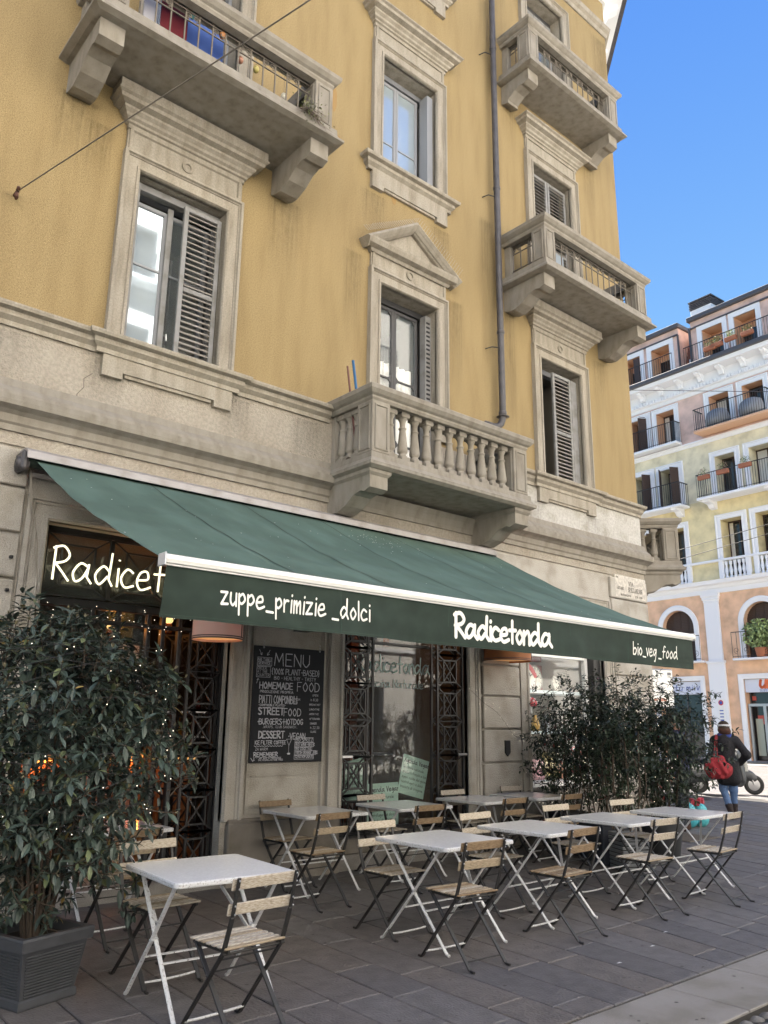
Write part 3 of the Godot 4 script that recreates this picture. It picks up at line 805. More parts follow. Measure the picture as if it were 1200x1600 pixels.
# moulded stone frame of a window: centre x, bottom and top of the opening, crown
func surround(b: Node3D, cx: float, y0: float, y1: float, crown: String) -> void:
	var PLAN := Transform3D(Basis(Vector3(1, 0, 0), Vector3(0, 0, 1), Vector3(0, 1, 0)), Vector3.ZERO)
	var s := part("window_surround", b)
	var g := G.new()
	var hw := 0.55
	g.mould([Vector2(cx - hw, y0), Vector2(cx - hw, y1), Vector2(cx + hw, y1), Vector2(cx + hw, y0)], V2([0.2, 0.0, 0.2, 0.075, 0.165, 0.085, 0.155, 0.06, 0.145, 0.06, 0.14, 0.045, 0.045, 0.045, 0.04, 0.062, 0.012, 0.062, 0.0, 0.04, 0.0, -0.02]), false)
	obj("architrave", g, "stone", s)
	if crown == "": return
	g = G.new()
	var yb := y1 + 0.2
	g.box(Vector3(cx - 0.73, yb - 0.002, -0.01), Vector3(cx + 0.73, yb + 0.32, 0.034))
	g.mould([Vector2(cx - 0.66, yb + 0.05), Vector2(cx - 0.66, yb + 0.25), Vector2(cx + 0.66, yb + 0.25), Vector2(cx + 0.66, yb + 0.05)], V2([0.05, 0.034, 0.05, 0.052, 0.012, 0.056, 0.0, 0.034]), true)
	obj("frieze", g, "stone", s)
	if crown != "flat": put("ring_ornament", shared.ring, "stone", s, T(cx, yb + 0.13, 0.036))
	g = G.new()
	var yc := yb + 0.57
	var cpath := [Vector2(cx - 0.72, 0), Vector2(cx - 0.72, 0.035), Vector2(cx + 0.72, 0.035), Vector2(cx + 0.72, 0)]
	if crown == "cornice":
		g.mould(cpath, V2(P_CORN), false, T(0, yc, 0) * PLAN)
		g.box(Vector3(cx - 0.94, yc + 0.0, -0.01), Vector3(cx + 0.94, yc + 0.115, 0.262), 0.004)
	elif crown == "flat":
		g.mould(cpath, V2(P_CORN), false, T(0, yc - 0.04, 0) * PLAN)
	else:
		yc = yb + 0.36
		g.mould(cpath, V2([0.0, -0.14, 0.03, -0.14, 0.05, -0.10, 0.13, -0.08, 0.16, -0.03, 0.17, 0.0, 0.0, 0.02]), false, T(0, yc, 0) * PLAN)
		# raking cornices: a sloped moulding over a recessed field
		var rise := 0.60; var half := 0.93
		g.prism([Vector2(cx - half + 0.1, yc), Vector2(cx + half - 0.1, yc), Vector2(cx, yc + rise - 0.09)], -0.01, 0.05)
		var rk := V2([0.0, -0.005, 0.02, 0.19, 0.05, 0.215, 0.06, 0.215, 0.09, 0.185, 0.10, 0.17, 0.125, 0.14, 0.13, 0.12, 0.145, 0.10, 0.145, -0.005])
		rk.reverse()
		g.mould([Vector2(cx + half, yc + 0.0), Vector2(cx, yc + rise), Vector2(cx - half, yc + 0.0)], rk, false, Transform3D(), true)
	obj("pediment" if crown == "pediment" else "cornice", g, "stone", s)

func apron(b: Node3D, cx: float, ytop: float, out: float) -> void:
	var g := G.new()
	g.prism(V2([cx - 0.75, ytop, cx - 0.75, ytop - 0.26, cx - 0.53, ytop - 0.26, cx - 0.53, ytop - 0.19, cx + 0.53, ytop - 0.19, cx + 0.53, ytop - 0.26, cx + 0.75, ytop - 0.26, cx + 0.75, ytop]), -0.01, out + 0.03)
	g.prism(V2([cx - 0.50, ytop - 0.19, cx - 0.50, ytop - 0.225, cx + 0.50, ytop - 0.225, cx + 0.50, ytop - 0.19]), 0.0, out + 0.012)
	obj("window_apron", g, "stone", b)

func leaf_shutter(parent: Node3D, x0: float, y0: float, x1: float, y1: float, z: float, step: float, mid := true) -> void:
	var g := G.new()
	var w := 0.055
	g.box(Vector3(x0, y0, z - 0.02), Vector3(x0 + w, y1, z + 0.02), 0.004); g.box(Vector3(x1 - w, y0, z - 0.02), Vector3(x1, y1, z + 0.02), 0.004)
	var rails := [y0, y1 - w]
	if mid: rails.insert(1, y0 + (y1 - y0) * 0.44)
	for r in rails: g.box(Vector3(x0 + w + 0.001, r, z - 0.019), Vector3(x1 - w - 0.001, r + w, z + 0.019), 0.004)
	obj("shutter_frame", g, "shutter", parent)
	var key := "louvre%.3f" % (x1 - x0)
	if not shared.has(key):
		var s := G.new()
		s.box(Vector3(-(x1 - x0) / 2 + w + 0.002, -0.005, -0.029), Vector3((x1 - x0) / 2 - w - 0.002, 0.005, 0.029), 0.002, Transform3D(Basis(Vector3.RIGHT, 0.75), Vector3.ZERO))
		shared[key] = s.mesh()
	for i in rails.size() - 1:
		var a: float = rails[i] + w; var c: float = rails[i + 1]
		var cnt := int((c - a) / step)
		for k in cnt: put("slat", shared[key], "slat", parent, T((x0 + x1) / 2, a + (k + 0.5) * (c - a) / cnt, z))

# casement leaf with panes between x0 and x1; bar: heights of the glazing bars
func casement(parent: Node3D, x0: float, y0: float, x1: float, y1: float, z: float, bars: Array, m: String, cut := 0.0, gl := "pane") -> void:
	var g := G.new()
	var w := 0.05
	g.mould([Vector2(x0 + w, y0 + w), Vector2(x0 + w, y1 - w), Vector2(x1 - w, y1 - w), Vector2(x1 - w, y0 + w)], V2([w, -0.02, w, 0.02, 0.012, 0.02, 0.0, 0.008, 0.0, -0.02]), true, T(0, 0, z))
	var ys := [y0 + w]
	for h in bars:
		g.box(Vector3(x0 + w, h - 0.014, z - 0.013), Vector3(x1 - w, h + 0.014, z + 0.013), 0.003)
		ys.append(h)
	ys.append(y1 - w)
	if cut > 0.0:
		for i in ys.size() - 1:
			for sx in [-1.0, 1.0]:
				for sy in [0, 1]:
					var cx: float = x0 + w if sx < 0 else x1 - w
					var cy: float = ys[i] if sy == 0 else ys[i + 1]
					var d := 1.0 if sy == 0 else -1.0
					g.prism([Vector2(cx, cy), Vector2(cx - sx * cut, cy), Vector2(cx, cy + d * cut)], z - 0.012, z + 0.012)
	obj("sash", g, m, parent)
	for i in ys.size() - 1:
		g = G.new()
		g.quadr(Vector3(x0 + w, ys[i], z), Vector3(x1 - w, ys[i], z), Vector3(x1 - w, ys[i + 1], z), Vector3(x0 + w, ys[i + 1], z), Vector3.BACK)
		if gl == "pane": g.quadr(Vector3(x0 + w, ys[i], z - 0.012), Vector3(x1 - w, ys[i], z - 0.012), Vector3(x1 - w, ys[i + 1], z - 0.012), Vector3(x0 + w, ys[i + 1], z - 0.012), Vector3.BACK)
		obj("pane", g, gl, parent)

func drape(parent: Node3D, x0: float, x1: float, y0: float, y1: float, z: float, folds: float, m = "curtain") -> void:
	var g := G.new()
	var cnt := int((x1 - x0) * 60) + 2
	for i in cnt:
		var a := x0 + (x1 - x0) * i / cnt; var c := x0 + (x1 - x0) * (i + 1) / cnt
		var fa := z + 0.022 * sin(a * folds) + 0.01 * sin(a * folds * 2.3); var fc := z + 0.022 * sin(c * folds) + 0.01 * sin(c * folds * 2.3)
		g.quadr(Vector3(a, y0, fa), Vector3(c, y0, fc), Vector3(c, y1, fc), Vector3(a, y1, fa), Vector3.BACK)
	obj("curtain", g, m, parent)

func windows(b: Node3D) -> void:
	var g: G
	var specs := [[2.97, 5.45, 4.07, 7.5], [6.49, 4.75, 7.59, 7.5], [9.98, 5.45, 11.08, 7.5], [2.97, 8.65, 4.07, 11.33], [6.49, 9.47, 7.59, 11.33], [9.98, 8.65, 11.08, 11.27], [6.49, 13.4, 7.59, 15.2], [9.98, 12.72, 11.08, 15.2], [2.97, 12.72, 4.07, 15.2]]
	var W := []
	for i in specs.size():
		var s = specs[i]
		var w := part("window", b)
		W.append(w)
		g = G.new()
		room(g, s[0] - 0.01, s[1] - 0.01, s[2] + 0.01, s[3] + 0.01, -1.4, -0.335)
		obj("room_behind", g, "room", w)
		g = G.new()
		# outer frame
		g.mould([Vector2(s[0] + 0.05, s[1] + 0.04), Vector2(s[0] + 0.05, s[3] - 0.09), Vector2(s[2] - 0.05, s[3] - 0.09), Vector2(s[2] - 0.05, s[1] + 0.04)], V2([0.09, -0.33, 0.09, -0.24, 0.0, -0.235, 0.0, -0.33]), true)
		obj("frame", g, "dark_frame" if i in [1, 5, 7] else "sash", w)
	# W0: pane to the left, shutter closed over the right half
	casement(W[0], 3.03, 5.50, 3.46, 7.32, -0.255, [6.55], "sash", 0.0, "coated"); casement(W[0], 3.47, 5.50, 3.99, 7.32, -0.262, [6.55], "sash")
	leaf_shutter(W[0], 3.575, 5.47, 4.055, 7.40, -0.07, 0.066)
	g = G.new(); g.box(Vector3(2.975, 5.46, -0.20), Vector3(3.02, 7.42, -0.03), 0.004); g.box(Vector3(2.98, 7.40, -0.22), Vector3(4.06, 7.485, -0.12), 0.004); g.box(Vector3(3.44, 5.47, -0.225), Vector3(3.51, 7.38, -0.20), 0.006)
	obj("folded_shutter", g, "shutter", W[0])
	g = G.new(); g.tube([Vector3(3.525, 5.78, -0.21), Vector3(3.525, 5.78, -0.16), Vector3(3.525, 5.70, -0.15)], 0.009, 6)
	obj("handle", g, "white_paint", W[0])
	drape(W[0], 3.05, 3.44, 5.5, 7.2, -0.32, 38.0)
	# W1: balcony door with cut-cornered panes and net curtains
	casement(W[1], 6.545, 4.80, 6.985, 7.38, -0.26, [5.35, 6.30], "dark_frame", 0.055); casement(W[1], 6.99, 4.80, 7.44, 7.38, -0.26, [5.35, 6.30], "dark_frame", 0.055)
	drape(W[1], 6.6, 6.93, 4.9, 6.55, -0.31, 60.0); drape(W[1], 7.04, 7.36, 4.9, 6.55, -0.31, 55.0)
	g = G.new(); g.box(Vector3(7.47, 4.78, -0.22), Vector3(7.585, 7.42, -0.10), 0.004)
	obj("folded_shutter", g, "shutter", W[1])
	g = G.new()
	for i in 36: g.box(Vector3(7.49, 4.84 + i * 0.07, -0.102), Vector3(7.56, 4.87 + i * 0.07, -0.097))
	obj("shutter_slot", g, "box_dark", W[1])
	# W2: right shutter closed, left half open to a dark room
	casement(W[2], 10.04, 5.50, 10.30, 7.36, -0.26, [6.4], "dark_frame", 0.03)
	leaf_shutter(W[2], 10.40, 5.47, 10.90, 7.40, -0.07, 0.066)
	g = G.new(); g.box(Vector3(10.0, 5.47, -0.22), Vector3(10.05, 7.4, -0.05), 0.004); g.box(Vector3(10.92, 5.47, -0.2), Vector3(11.07, 7.4, -0.06), 0.004)
	obj("folded_shutter", g, "shutter", W[2])
	drape(W[2], 10.06, 10.2, 5.5, 7.1, -0.31, 40.0)
	# W3: balcony door above, dark room, things hung on the balcony
	casement(W[3], 3.03, 8.7, 3.5, 11.2, -0.26, [9.4, 10.3], "sash")
	# W4: two leaves
	casement(W[4], 6.545, 9.52, 6.985, 11.20, -0.26, [10.12], "sash", 0.0, "coated"); casement(W[4], 6.99, 9.52, 7.43, 11.20, -0.26, [10.12], "sash", 0.0, "coated")
	g = G.new(); g.box(Vector3(7.46, 9.5, -0.22), Vector3(7.58, 11.24, -0.04), 0.004)
	obj("folded_shutter", g, "sash", W[4])
	drape(W[4], 6.6, 6.75, 9.55, 11.0, -0.33, 40.0); drape(W[4], 7.06, 7.2, 9.55, 10.6, -0.33, 40.0)
	# W5: both shutters closed
	leaf_shutter(W[5], 10.0, 8.67, 10.52, 11.2, -0.10, 0.066); leaf_shutter(W[5], 10.535, 8.67, 11.06, 11.2, -0.10, 0.066)
	casement(W[6], 6.545, 13.45, 6.985, 15.1, -0.26, [14.1], "sash"); casement(W[6], 6.99, 13.45, 7.50, 15.1, -0.26, [14.1], "sash")
	casement(W[7], 10.04, 12.77, 10.50, 15.05, -0.22, [13.6, 14.4], "shutter"); casement(W[7], 10.52, 12.77, 11.02, 15.05, -0.22, [13.6, 14.4], "shutter")
	casement(W[8], 3.03, 12.77, 3.5, 15.1, -0.26, [13.6], "sash"); casement(W[8], 3.52, 12.77, 4.0, 15.1, -0.26, [13.6], "sash")

func bracket_shape(z1: float, drop: float) -> Array:
	return V2([0, 0, z1, 0, z1, -drop * 0.52, z1 - 0.10, -drop * 0.60, z1 - 0.17, -drop * 0.55, z1 - 0.30, -drop * 0.62, z1 - 0.45, -drop * 0.86, z1 * 0.25, -drop * 1.0, 0.1, -drop * 0.98, 0, -drop * 0.88])

func panel_post(parent: Node3D, w: float, h: float, xf: Transform3D, sides := [0, 1]) -> void:
	var g := G.new()
	g.box(Vector3(-w / 2, 0, -w / 2), Vector3(w / 2, h, w / 2), 0.006)
	for k in 4:
		var r := Transform3D(Basis(Vector3.UP, k * PI / 2), Vector3.ZERO)
		g.mould([Vector2(-w / 2 + 0.055, 0.05), Vector2(-w / 2 + 0.055, h - 0.06), Vector2(w / 2 - 0.055, h - 0.06), Vector2(w / 2 - 0.055, 0.05)], V2([0.018, 0.0, 0.014, 0.012, 0.0, 0.014, -0.006, 0.0]), true, r * T(0, 0, w / 2))
	put("post", g.mesh(), "concrete", parent, xf)

func rail_prof() -> Array:
	return V2([-0.10, 0.0, 0.0, 0.0, 0.02, 0.03, 0.02, 0.055, 0.05, 0.075, 0.085, 0.115, 0.09, 0.165, 0.075, 0.18, -0.20, 0.19, -0.20, 0.0])

# balustraded stone balcony; xf at the wall, at the underside of its slab
func balcony_stone(b: Node3D, xf: Transform3D, hw: float, d: float, flowers: bool) -> void:
	var PLAN := Transform3D(Basis(Vector3(1, 0, 0), Vector3(0, 0, 1), Vector3(0, 1, 0)), Vector3.ZERO)
	var n := part("balcony", b, xf)
	var path := [Vector2(-hw, -0.02), Vector2(-hw, d), Vector2(hw, d), Vector2(hw, -0.02)]
	var g := G.new()
	g.mould(path, V2([-0.5, -0.002, 0.02, 0.0, 0.07, 0.03, 0.07, 0.07, 0.05, 0.085, 0.02, 0.13, 0.015, 0.20, -0.02, 0.215, -0.24, 0.215]), false, PLAN)
	g.box(Vector3(-hw + 0.1, 0.002, -0.02), Vector3(hw - 0.1, 0.16, d - 0.2))
	obj("slab", g, "concrete", n)
	for s in [-1.0, 1.0]:
		g = G.new()
		var cx: float = s * (hw - 0.14)
		g.prism(bracket_shape(d - 0.03, 0.42), -0.135, 0.135, Transform3D(Basis(Vector3(0, 0, 1), Vector3.UP, Vector3(-1, 0, 0)), Vector3(cx, -0.001, 0)))
		g.mould([Vector2(cx - 0.135, 0.0), Vector2(cx - 0.135, d - 0.03), Vector2(cx + 0.135, d - 0.03), Vector2(cx + 0.135, 0.0)], V2([-0.02, -0.07, 0.004, -0.07, 0.03, -0.04, 0.035, -0.003]), false, PLAN)
		obj("bracket", g, "concrete", n)
	var h := 0.64
	for s in [-1.0, 1.0]:
		panel_post(n, 0.28, h, T(s * (hw - 0.15), 0.215, d - 0.15))
		g = G.new(); g.box(Vector3(-0.05, 0, 0), Vector3(0.05, h, 0.09), 0.004)
		put("half_post", g.mesh(), "concrete", n, T(s * (hw - 0.10), 0.215, -0.01))
	g = G.new()
	g.mould([Vector2(-hw + 0.02, 0.0), Vector2(-hw + 0.02, d - 0.02), Vector2(hw - 0.02, d - 0.02), Vector2(hw - 0.02, 0.0)], rail_prof(), false, T(0, 0.215 + h, 0) * PLAN)
	obj("rail", g, "concrete", n)
	if not shared.has("baluster"):
		g = G.new()
		g.box(Vector3(-0.07, 0, -0.07), Vector3(0.07, 0.07, 0.07), 0.006)
		g.lathe(V2([0.055, 0.07, 0.06, 0.085, 0.045, 0.105, 0.045, 0.12, 0.062, 0.135, 0.066, 0.16, 0.062, 0.20, 0.052, 0.30, 0.042, 0.40, 0.038, 0.425, 0.05, 0.435, 0.05, 0.45, 0.036, 0.46, 0.036, 0.50, 0.04, 0.53, 0.056, 0.56, 0.06, 0.575]), 14)
		g.box(Vector3(-0.066, 0.575, -0.066), Vector3(0.066, h, 0.066), 0.006)
		shared.baluster = g.mesh()
	var cnt := 11
	for i in cnt: put("baluster", shared.baluster, "concrete", n, T(lerpf(-hw + 0.40, hw - 0.40, i / (cnt - 1.0)), 0.215, d - 0.14))
	for s in [-1.0, 1.0]:
		for i in 3: put("baluster", shared.baluster, "concrete", n, T(s * (hw - 0.13), 0.215, 0.14 + i * (d - 0.5) / 2.4))

func scroll(g: G, c: Vector3, r: float, dir: float, u: Vector3, v: Vector3) -> void:
	var pts := []
	for i in 15:
		var a := i / 14.0
		var rr := r * (1.0 - 0.78 * a)
		var th := -PI / 2 + dir * a * TAU * 1.25
		pts.append(c + u * (cos(th) * rr) + v * (sin(th) * rr))
	g.tube(pts, 0.009, 4, false)

# iron railing between two points, h high, with scrolls above and below
func grille(g: G, a: Vector3, b: Vector3, h: float) -> void:
	var L := a.distance_to(b)
	var u := (b - a) / L
	var v := Vector3.UP
	for y in [0.02, h * 0.25, h * 0.76, h - 0.02]: g.bar(a + v * y, b + v * y, 0.016, 0.012)
	var cnt := maxi(2, roundi(L / 0.165))
	for i in cnt + 1:
		var p := a + u * (L * i / cnt)
		g.bar(p, p + v * h, 0.014, 0.014, u)
	for i in cnt:
		var m := a + u * (L * (i + 0.5) / cnt)
		if i % 2 == 0:
			for s in [-1.0, 1.0]:
				scroll(g, m + u * s * 0.042 + v * (h * 0.88), 0.042, s, u, v)
				scroll(g, m + u * s * 0.042 + v * (h * 0.13), 0.05, -s, u, v)
		else:
			for s in [-1.0, 1.0]: scroll(g, m + u * s * 0.042 + v * (h * 0.13), 0.05, s, u, v)

# balcony with an iron railing between stone posts
func balcony_iron(b: Node3D, xf: Transform3D, hw: float, d: float, top: float) -> void:
	var PLAN := Transform3D(Basis(Vector3(1, 0, 0), Vector3(0, 0, 1), Vector3(0, 1, 0)), Vector3.ZERO)
	var n := part("balcony", b, xf)
	var path := [Vector2(-hw, -0.02), Vector2(-hw, d), Vector2(hw, d), Vector2(hw, -0.02)]
	var g := G.new()
	g.mould(path, V2([-0.6, -0.002, 0.03, 0.0, 0.10, 0.02, 0.10, 0.05, 0.07, 0.07, 0.04, 0.12, 0.035, 0.20, -0.01, 0.215, -0.3, 0.215]), false, PLAN)
	g.box(Vector3(-hw + 0.1, 0.002, -0.02), Vector3(hw - 0.1, 0.17, d - 0.25))
	obj("slab", g, "concrete", n)
	for s in [-1.0, 1.0]:
		g = G.new()
		g.prism(bracket_shape(d - 0.06, 0.40), -0.13, 0.13, Transform3D(Basis(Vector3(0, 0, 1), Vector3.UP, Vector3(-1, 0, 0)), Vector3(s * (hw - 0.15), -0.001, 0)))
		obj("bracket", g, "concrete", n)
	var h := top - 0.215 - 0.18
	for s in [-1.0, 1.0]:
		panel_post(n, 0.26, h, T(s * (hw - 0.14), 0.215, d - 0.14))
		g = G.new(); g.box(Vector3(-0.05, 0, 0), Vector3(0.05, h, 0.13), 0.004)
		put("half_post", g.mesh(), "concrete", n, T(s * (hw - 0.12), 0.215, -0.01))
	g = G.new()
	g.mould([Vector2(-hw + 0.02, 0.0), Vector2(-hw + 0.02, d - 0.02), Vector2(hw - 0.02, d - 0.02), Vector2(hw - 0.02, 0.0)], rail_prof(), false, T(0, 0.215 + h, 0) * PLAN)
	obj("rail", g, "concrete", n)
	g = G.new()
	grille(g, Vector3(-hw + 0.27, 0.215, d - 0.14), Vector3(hw - 0.27, 0.215, d - 0.14), h)
	for s in [-1.0, 1.0]: grille(g, Vector3(s * (hw - 0.14), 0.215, 0.12), Vector3(s * (hw - 0.14), 0.215, d - 0.27), h)
	obj("iron_railing", g, "iron", n)

# one cell of the geometric ironwork, in the xy plane
func lattice_cell(g: G, x0: float, y0: float, x1: float, y1: float, z: float, w := 0.018, deep := 0.02) -> void:
	var ix := (x1 - x0) * 0.24; var iy := (y1 - y0) * 0.17
	var a := Vector3(x0, y0, z); var b := Vector3(x1, y0, z); var c := Vector3(x1, y1, z); var d := Vector3(x0, y1, z)
	var e := Vector3(x0 + ix, y0 + iy, z); var f := Vector3(x1 - ix, y0 + iy, z); var h := Vector3(x1 - ix, y1 - iy, z); var i := Vector3(x0 + ix, y1 - iy, z)
	for s in [[a, b], [d, c], [e, f], [f, h], [h, i], [i, e]]: g.bar(s[0], s[1], w, deep, Vector3.BACK)
	for s in [[a, e], [b, f], [c, h], [d, i], [e, h], [f, i]]: g.bar(s[0], s[1], w * 0.8, deep * 0.8, Vector3.BACK)

# panel of ironwork w wide and h high, cells stacked; base at the origin of xf
func lattice(b: Node3D, called: String, w: float, h: float, rows: int, cols: int, xf: Transform3D) -> void:
	var n := part(called, b, xf)
	var g := G.new()
	for s in [[Vector3(0, 0, 0), Vector3(0, h, 0)], [Vector3(w, 0, 0), Vector3(w, h, 0)]]:
		g = G.new(); g.bar(s[0], s[1], 0.028, 0.03, Vector3.BACK)
		obj("stile", g, "black_metal", n)
	for j in rows:
		for i in cols:
			g = G.new()
			lattice_cell(g, w * i / cols + 0.006, h * j / rows, w * (i + 1) / cols - 0.006, h * (j + 1) / rows, 0)
			obj("lattice_cell", g, "black_metal", n)

func storefront() -> void:
	var b: Node3D = get_node("corner_building")
	var PLAN := Transform3D(Basis(Vector3(1, 0, 0), Vector3(0, 0, 1), Vector3(0, 1, 0)), Vector3.ZERO)
	var A := [2.45, 0.0, 4.48, 3.42]; var B := [6.02, 0.32, 8.14, 3.42]; var S := [9.43, 0.74, 11.34, 3.42]
	var g := G.new(); var rv := G.new()
	wall_face(g, rv, -5.0, 0.0, 12.67, 4.5, [A, B, S], 0.30)
	wall_face(g, rv, 0, 0.0, 10.9, 4.5, [], 0, Transform3D(Basis(Vector3(CH.x, 0, CH.y), Vector3.UP, Vector3(-CH.y, 0, CH.x)), Vector3(12.67, 0, 0)))
	obj("ground_floor_wall", g, "base_stone", b)
	reveals(b, "opening_reveal", "base_stone", [A, B, S], 0.30)
	g = G.new()
	g.box(Vector3(-5, 4.075, -0.01), Vector3(12.69, 4.21, 0.022), 0.004)
	obj("lintel_band", g, "band", b)
	# moulded frames round the three openings
	var prof := V2([0.22, 0.0, 0.22, 0.05, 0.18, 0.055, 0.17, 0.035, 0.15, 0.035, 0.14, 0.022, 0.06, 0.022, 0.05, 0.045, 0.02, 0.045, 0.0, 0.02, 0.0, -0.05])
	for o in [A, B, S]:
		g = G.new()
		g.mould([Vector2(o[0], 0.62), Vector2(o[0], o[3]), Vector2(o[2], o[3]), Vector2(o[2], 0.62)], prof, false, Transform3D(), true)
		obj("opening_moulding", g, "base_stone", b)
	# rusticated piers, block by block
	var ys := [0.64, 1.11, 1.55, 1.99, 2.41, 2.83, 3.25, 3.68, 4.05]
	for p in [[0.2, 2.2], [8.42, 9.19], [11.60, 12.70]]:
		for i in 8:
			g = G.new()
			g.box(Vector3(p[0], ys[i] + 0.012, -0.02), Vector3(p[1], ys[i + 1] - 0.012, 0.05), 0.012)
			obj("stone_block", g, "base_stone", b)
	# plinths
	for p in [[-1.0, 2.3], [4.54, 5.97], [8.30, 9.30], [11.47, 12.72]]:
		g = G.new()
		g.box(Vector3(p[0], -0.02, -0.1), Vector3(p[1], 0.60, 0.075), 0.012)
		g.box(Vector3(p[0] + 0.01, 0.595, -0.1), Vector3(p[1] - 0.01, 0.635, 0.055), 0.01)
		obj("plinth", g, "granite", b)
	# panel that carries the blackboard
	g = G.new()
	g.mould([Vector2(4.80, 0.72), Vector2(4.80, 3.3), Vector2(5.70, 3.3), Vector2(5.70, 0.72)], V2([0.05, 0.0, 0.05, 0.02, 0.02, 0.03, 0.0, 0.0]), true)
	g.bar(Vector3(4.81, 1.05, 0.006), Vector3(5.69, 1.05, 0.006), 0.008, 0.02, Vector3.BACK)
	obj("pier_panel", g, "base_stone", b)
	# sills and steps
	g = G.new()
	g.box(Vector3(6.0, 0.17, -0.3), Vector3(8.2, 0.34, 0.05), 0.012)
	obj("window_step", g, "granite", b)
	g = G.new(); g.box(Vector3(5.98, -0.02, -0.1), Vector3(8.29, 0.168, 0.03), 0.01)
	obj("window_step", g, "kerb", b)
	g = G.new(); g.box(Vector3(2.31, -0.02, -0.6), Vector3(4.53, 0.12, 0.04), 0.012)
	obj("door_step", g, "kerb", b)
	g = G.new(); g.box(Vector3(9.31, -0.02, -0.1), Vector3(11.46, 0.73, 0.035), 0.012)
	obj("shop_stall_riser", g, "granite", b)
	# ---- inside of the café
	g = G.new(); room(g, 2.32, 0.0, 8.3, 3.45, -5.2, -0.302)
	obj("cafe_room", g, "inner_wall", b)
	g = G.new(); g.box(Vector3(2.33, 0.0, -5.1), Vector3(8.29, 0.118, -0.31))
	obj("cafe_floor", g, plain(0.09, 0.07, 0.055, 0.5), b)
	# ---- door and transom ironwork
	g = G.new()
	for q in [[2.45, 2.66, 4.48, 2.74], [2.45, 3.37, 4.48, 3.42], [2.45, 2.52, 4.48, 2.56]]: g.box(Vector3(q[0] + 0.002, q[1], -0.24), Vector3(q[2] - 0.002, q[3], -0.16), 0.006)
	for x in [2.47, 3.03, 3.30, 3.62, 3.78, 3.97, 4.45]: g.box(Vector3(x - 0.022, 0.12, -0.235), Vector3(x + 0.022, 2.66, -0.165), 0.005)
	for x in [2.47, 4.45]: g.box(Vector3(x - 0.022, 2.74, -0.235), Vector3(x + 0.022, 3.37, -0.165), 0.005)
	obj("door_frame", g, "black_metal", b)
	for i in 3: lattice(b, "transom_grille", 0.64, 0.60, 1, 1, T(2.50 + i * 0.655, 2.755, -0.15))
	lattice(b, "folding_gate", 0.52, 2.38, 5, 1, T(2.49, 0.13, -0.14))
	lattice(b, "folding_gate", 0.42, 2.38, 6, 1, T(4.02, 0.13, -0.62, -1.0)); lattice(b, "folding_gate", 0.42, 2.38, 6, 1, T(4.22, 0.13, -0.58, -1.15)); lattice(b, "folding_gate", 0.40, 2.38, 6, 1, T(4.08, 0.13, -0.145))
	g = G.new(); g.quadr(Vector3(2.47, 2.74, -0.2), Vector3(4.46, 2.74, -0.2), Vector3(4.46, 3.38, -0.2), Vector3(2.47, 3.38, -0.2), Vector3.BACK)
	obj("pane", g, "pane", b)
	for q in [[2.47, 3.03], [3.03, 3.3], [3.3, 3.62]]:
		g = G.new(); g.quadr(Vector3(q[0], 0.13, -0.2), Vector3(q[1], 0.13, -0.2), Vector3(q[1], 2.66, -0.2), Vector3(q[0], 2.66, -0.2), Vector3.BACK)
		obj("pane", g, "pane", b)
	# ---- window B: glass behind two folded gates each side
	g = G.new()
	for q in [[6.02, 0.34, 8.14, 0.40], [6.02, 3.36, 8.14, 3.42], [6.02, 2.58, 8.14, 2.615]]: g.box(Vector3(q[0] + 0.002, q[1], -0.27), Vector3(q[2] - 0.002, q[3], -0.21), 0.006)
	for x in [6.045, 8.115]: g.box(Vector3(x - 0.02, 0.4, -0.268), Vector3(x + 0.02, 3.36, -0.212), 0.005)
	obj("window_frame", g, "black_metal", b)
	g = G.new(); g.quadr(Vector3(6.06, 0.4, -0.24), Vector3(8.10, 0.4, -0.24), Vector3(8.10, 3.37, -0.24), Vector3(6.06, 3.37, -0.24), Vector3.BACK)
	obj("pane", g, "pane", b)
	for q in [[6.06, 0.46, 0.0], [6.08, 0.44, -0.10], [7.63, 0.47, 0.0], [7.62, 0.46, -0.10]]: lattice(b, "folding_gate", q[1], 3.0, 7, 1, T(q[0], 0.36, q[2] - 0.05))
	g = G.new()
	for x in [[6.04, 6.2], [7.98, 8.14]]: g.box(Vector3(x[0], 1.21, -0.03), Vector3(x[1], 1.24, 0.0), 0.004)
	obj("gate_bolt", g, "steel", b)
	# painted name on the glass
	g = G.new()
	var st := strokes("Radicetonda", 0.20, 0.6)
	var k := 1.25 / text_width(st)
	paint(g, st, 0.022, func(p): return Vector3(6.42 + p.x * k, 2.24 + p.y, -0.232), Vector3.BACK)
	st = strokes("Cucina Naturale", 0.10, 1.2)
	k = 0.95 / text_width(st)
	paint(g, st, 0.009, func(p): return Vector3(6.6 + p.x * k, 2.05 + p.y, -0.232), Vector3.BACK)
	obj("window_lettering", g, mat(Color(0.42, 0.56, 0.52), 0.6), b)
	# ---- shop window S
	g = G.new()
	g.mould([Vector2(9.50, 0.80), Vector2(9.50, 3.3), Vector2(11.08, 3.3), Vector2(11.08, 0.80)], V2([0.07, -0.25, 0.07, -0.18, 0.0, -0.18, 0.0, -0.25]), true)
	g.box(Vector3(9.50, 2.62, -0.24), Vector3(11.08, 2.70, -0.185), 0.005)
	obj("shop_frame", g, "white_paint", b)
	g = G.new(); g.box(Vector3(11.155, 0.74, -0.28), Vector3(11.335, 3.42, -0.06), 0.01)
	obj("shop_post", g, "black_metal", b)
	g = G.new(); g.quadr(Vector3(9.5, 0.8, -0.21), Vector3(11.08, 0.8, -0.21), Vector3(11.08, 3.3, -0.21), Vector3(9.5, 3.3, -0.21), Vector3.BACK)
	obj("pane", g, "pane", b)
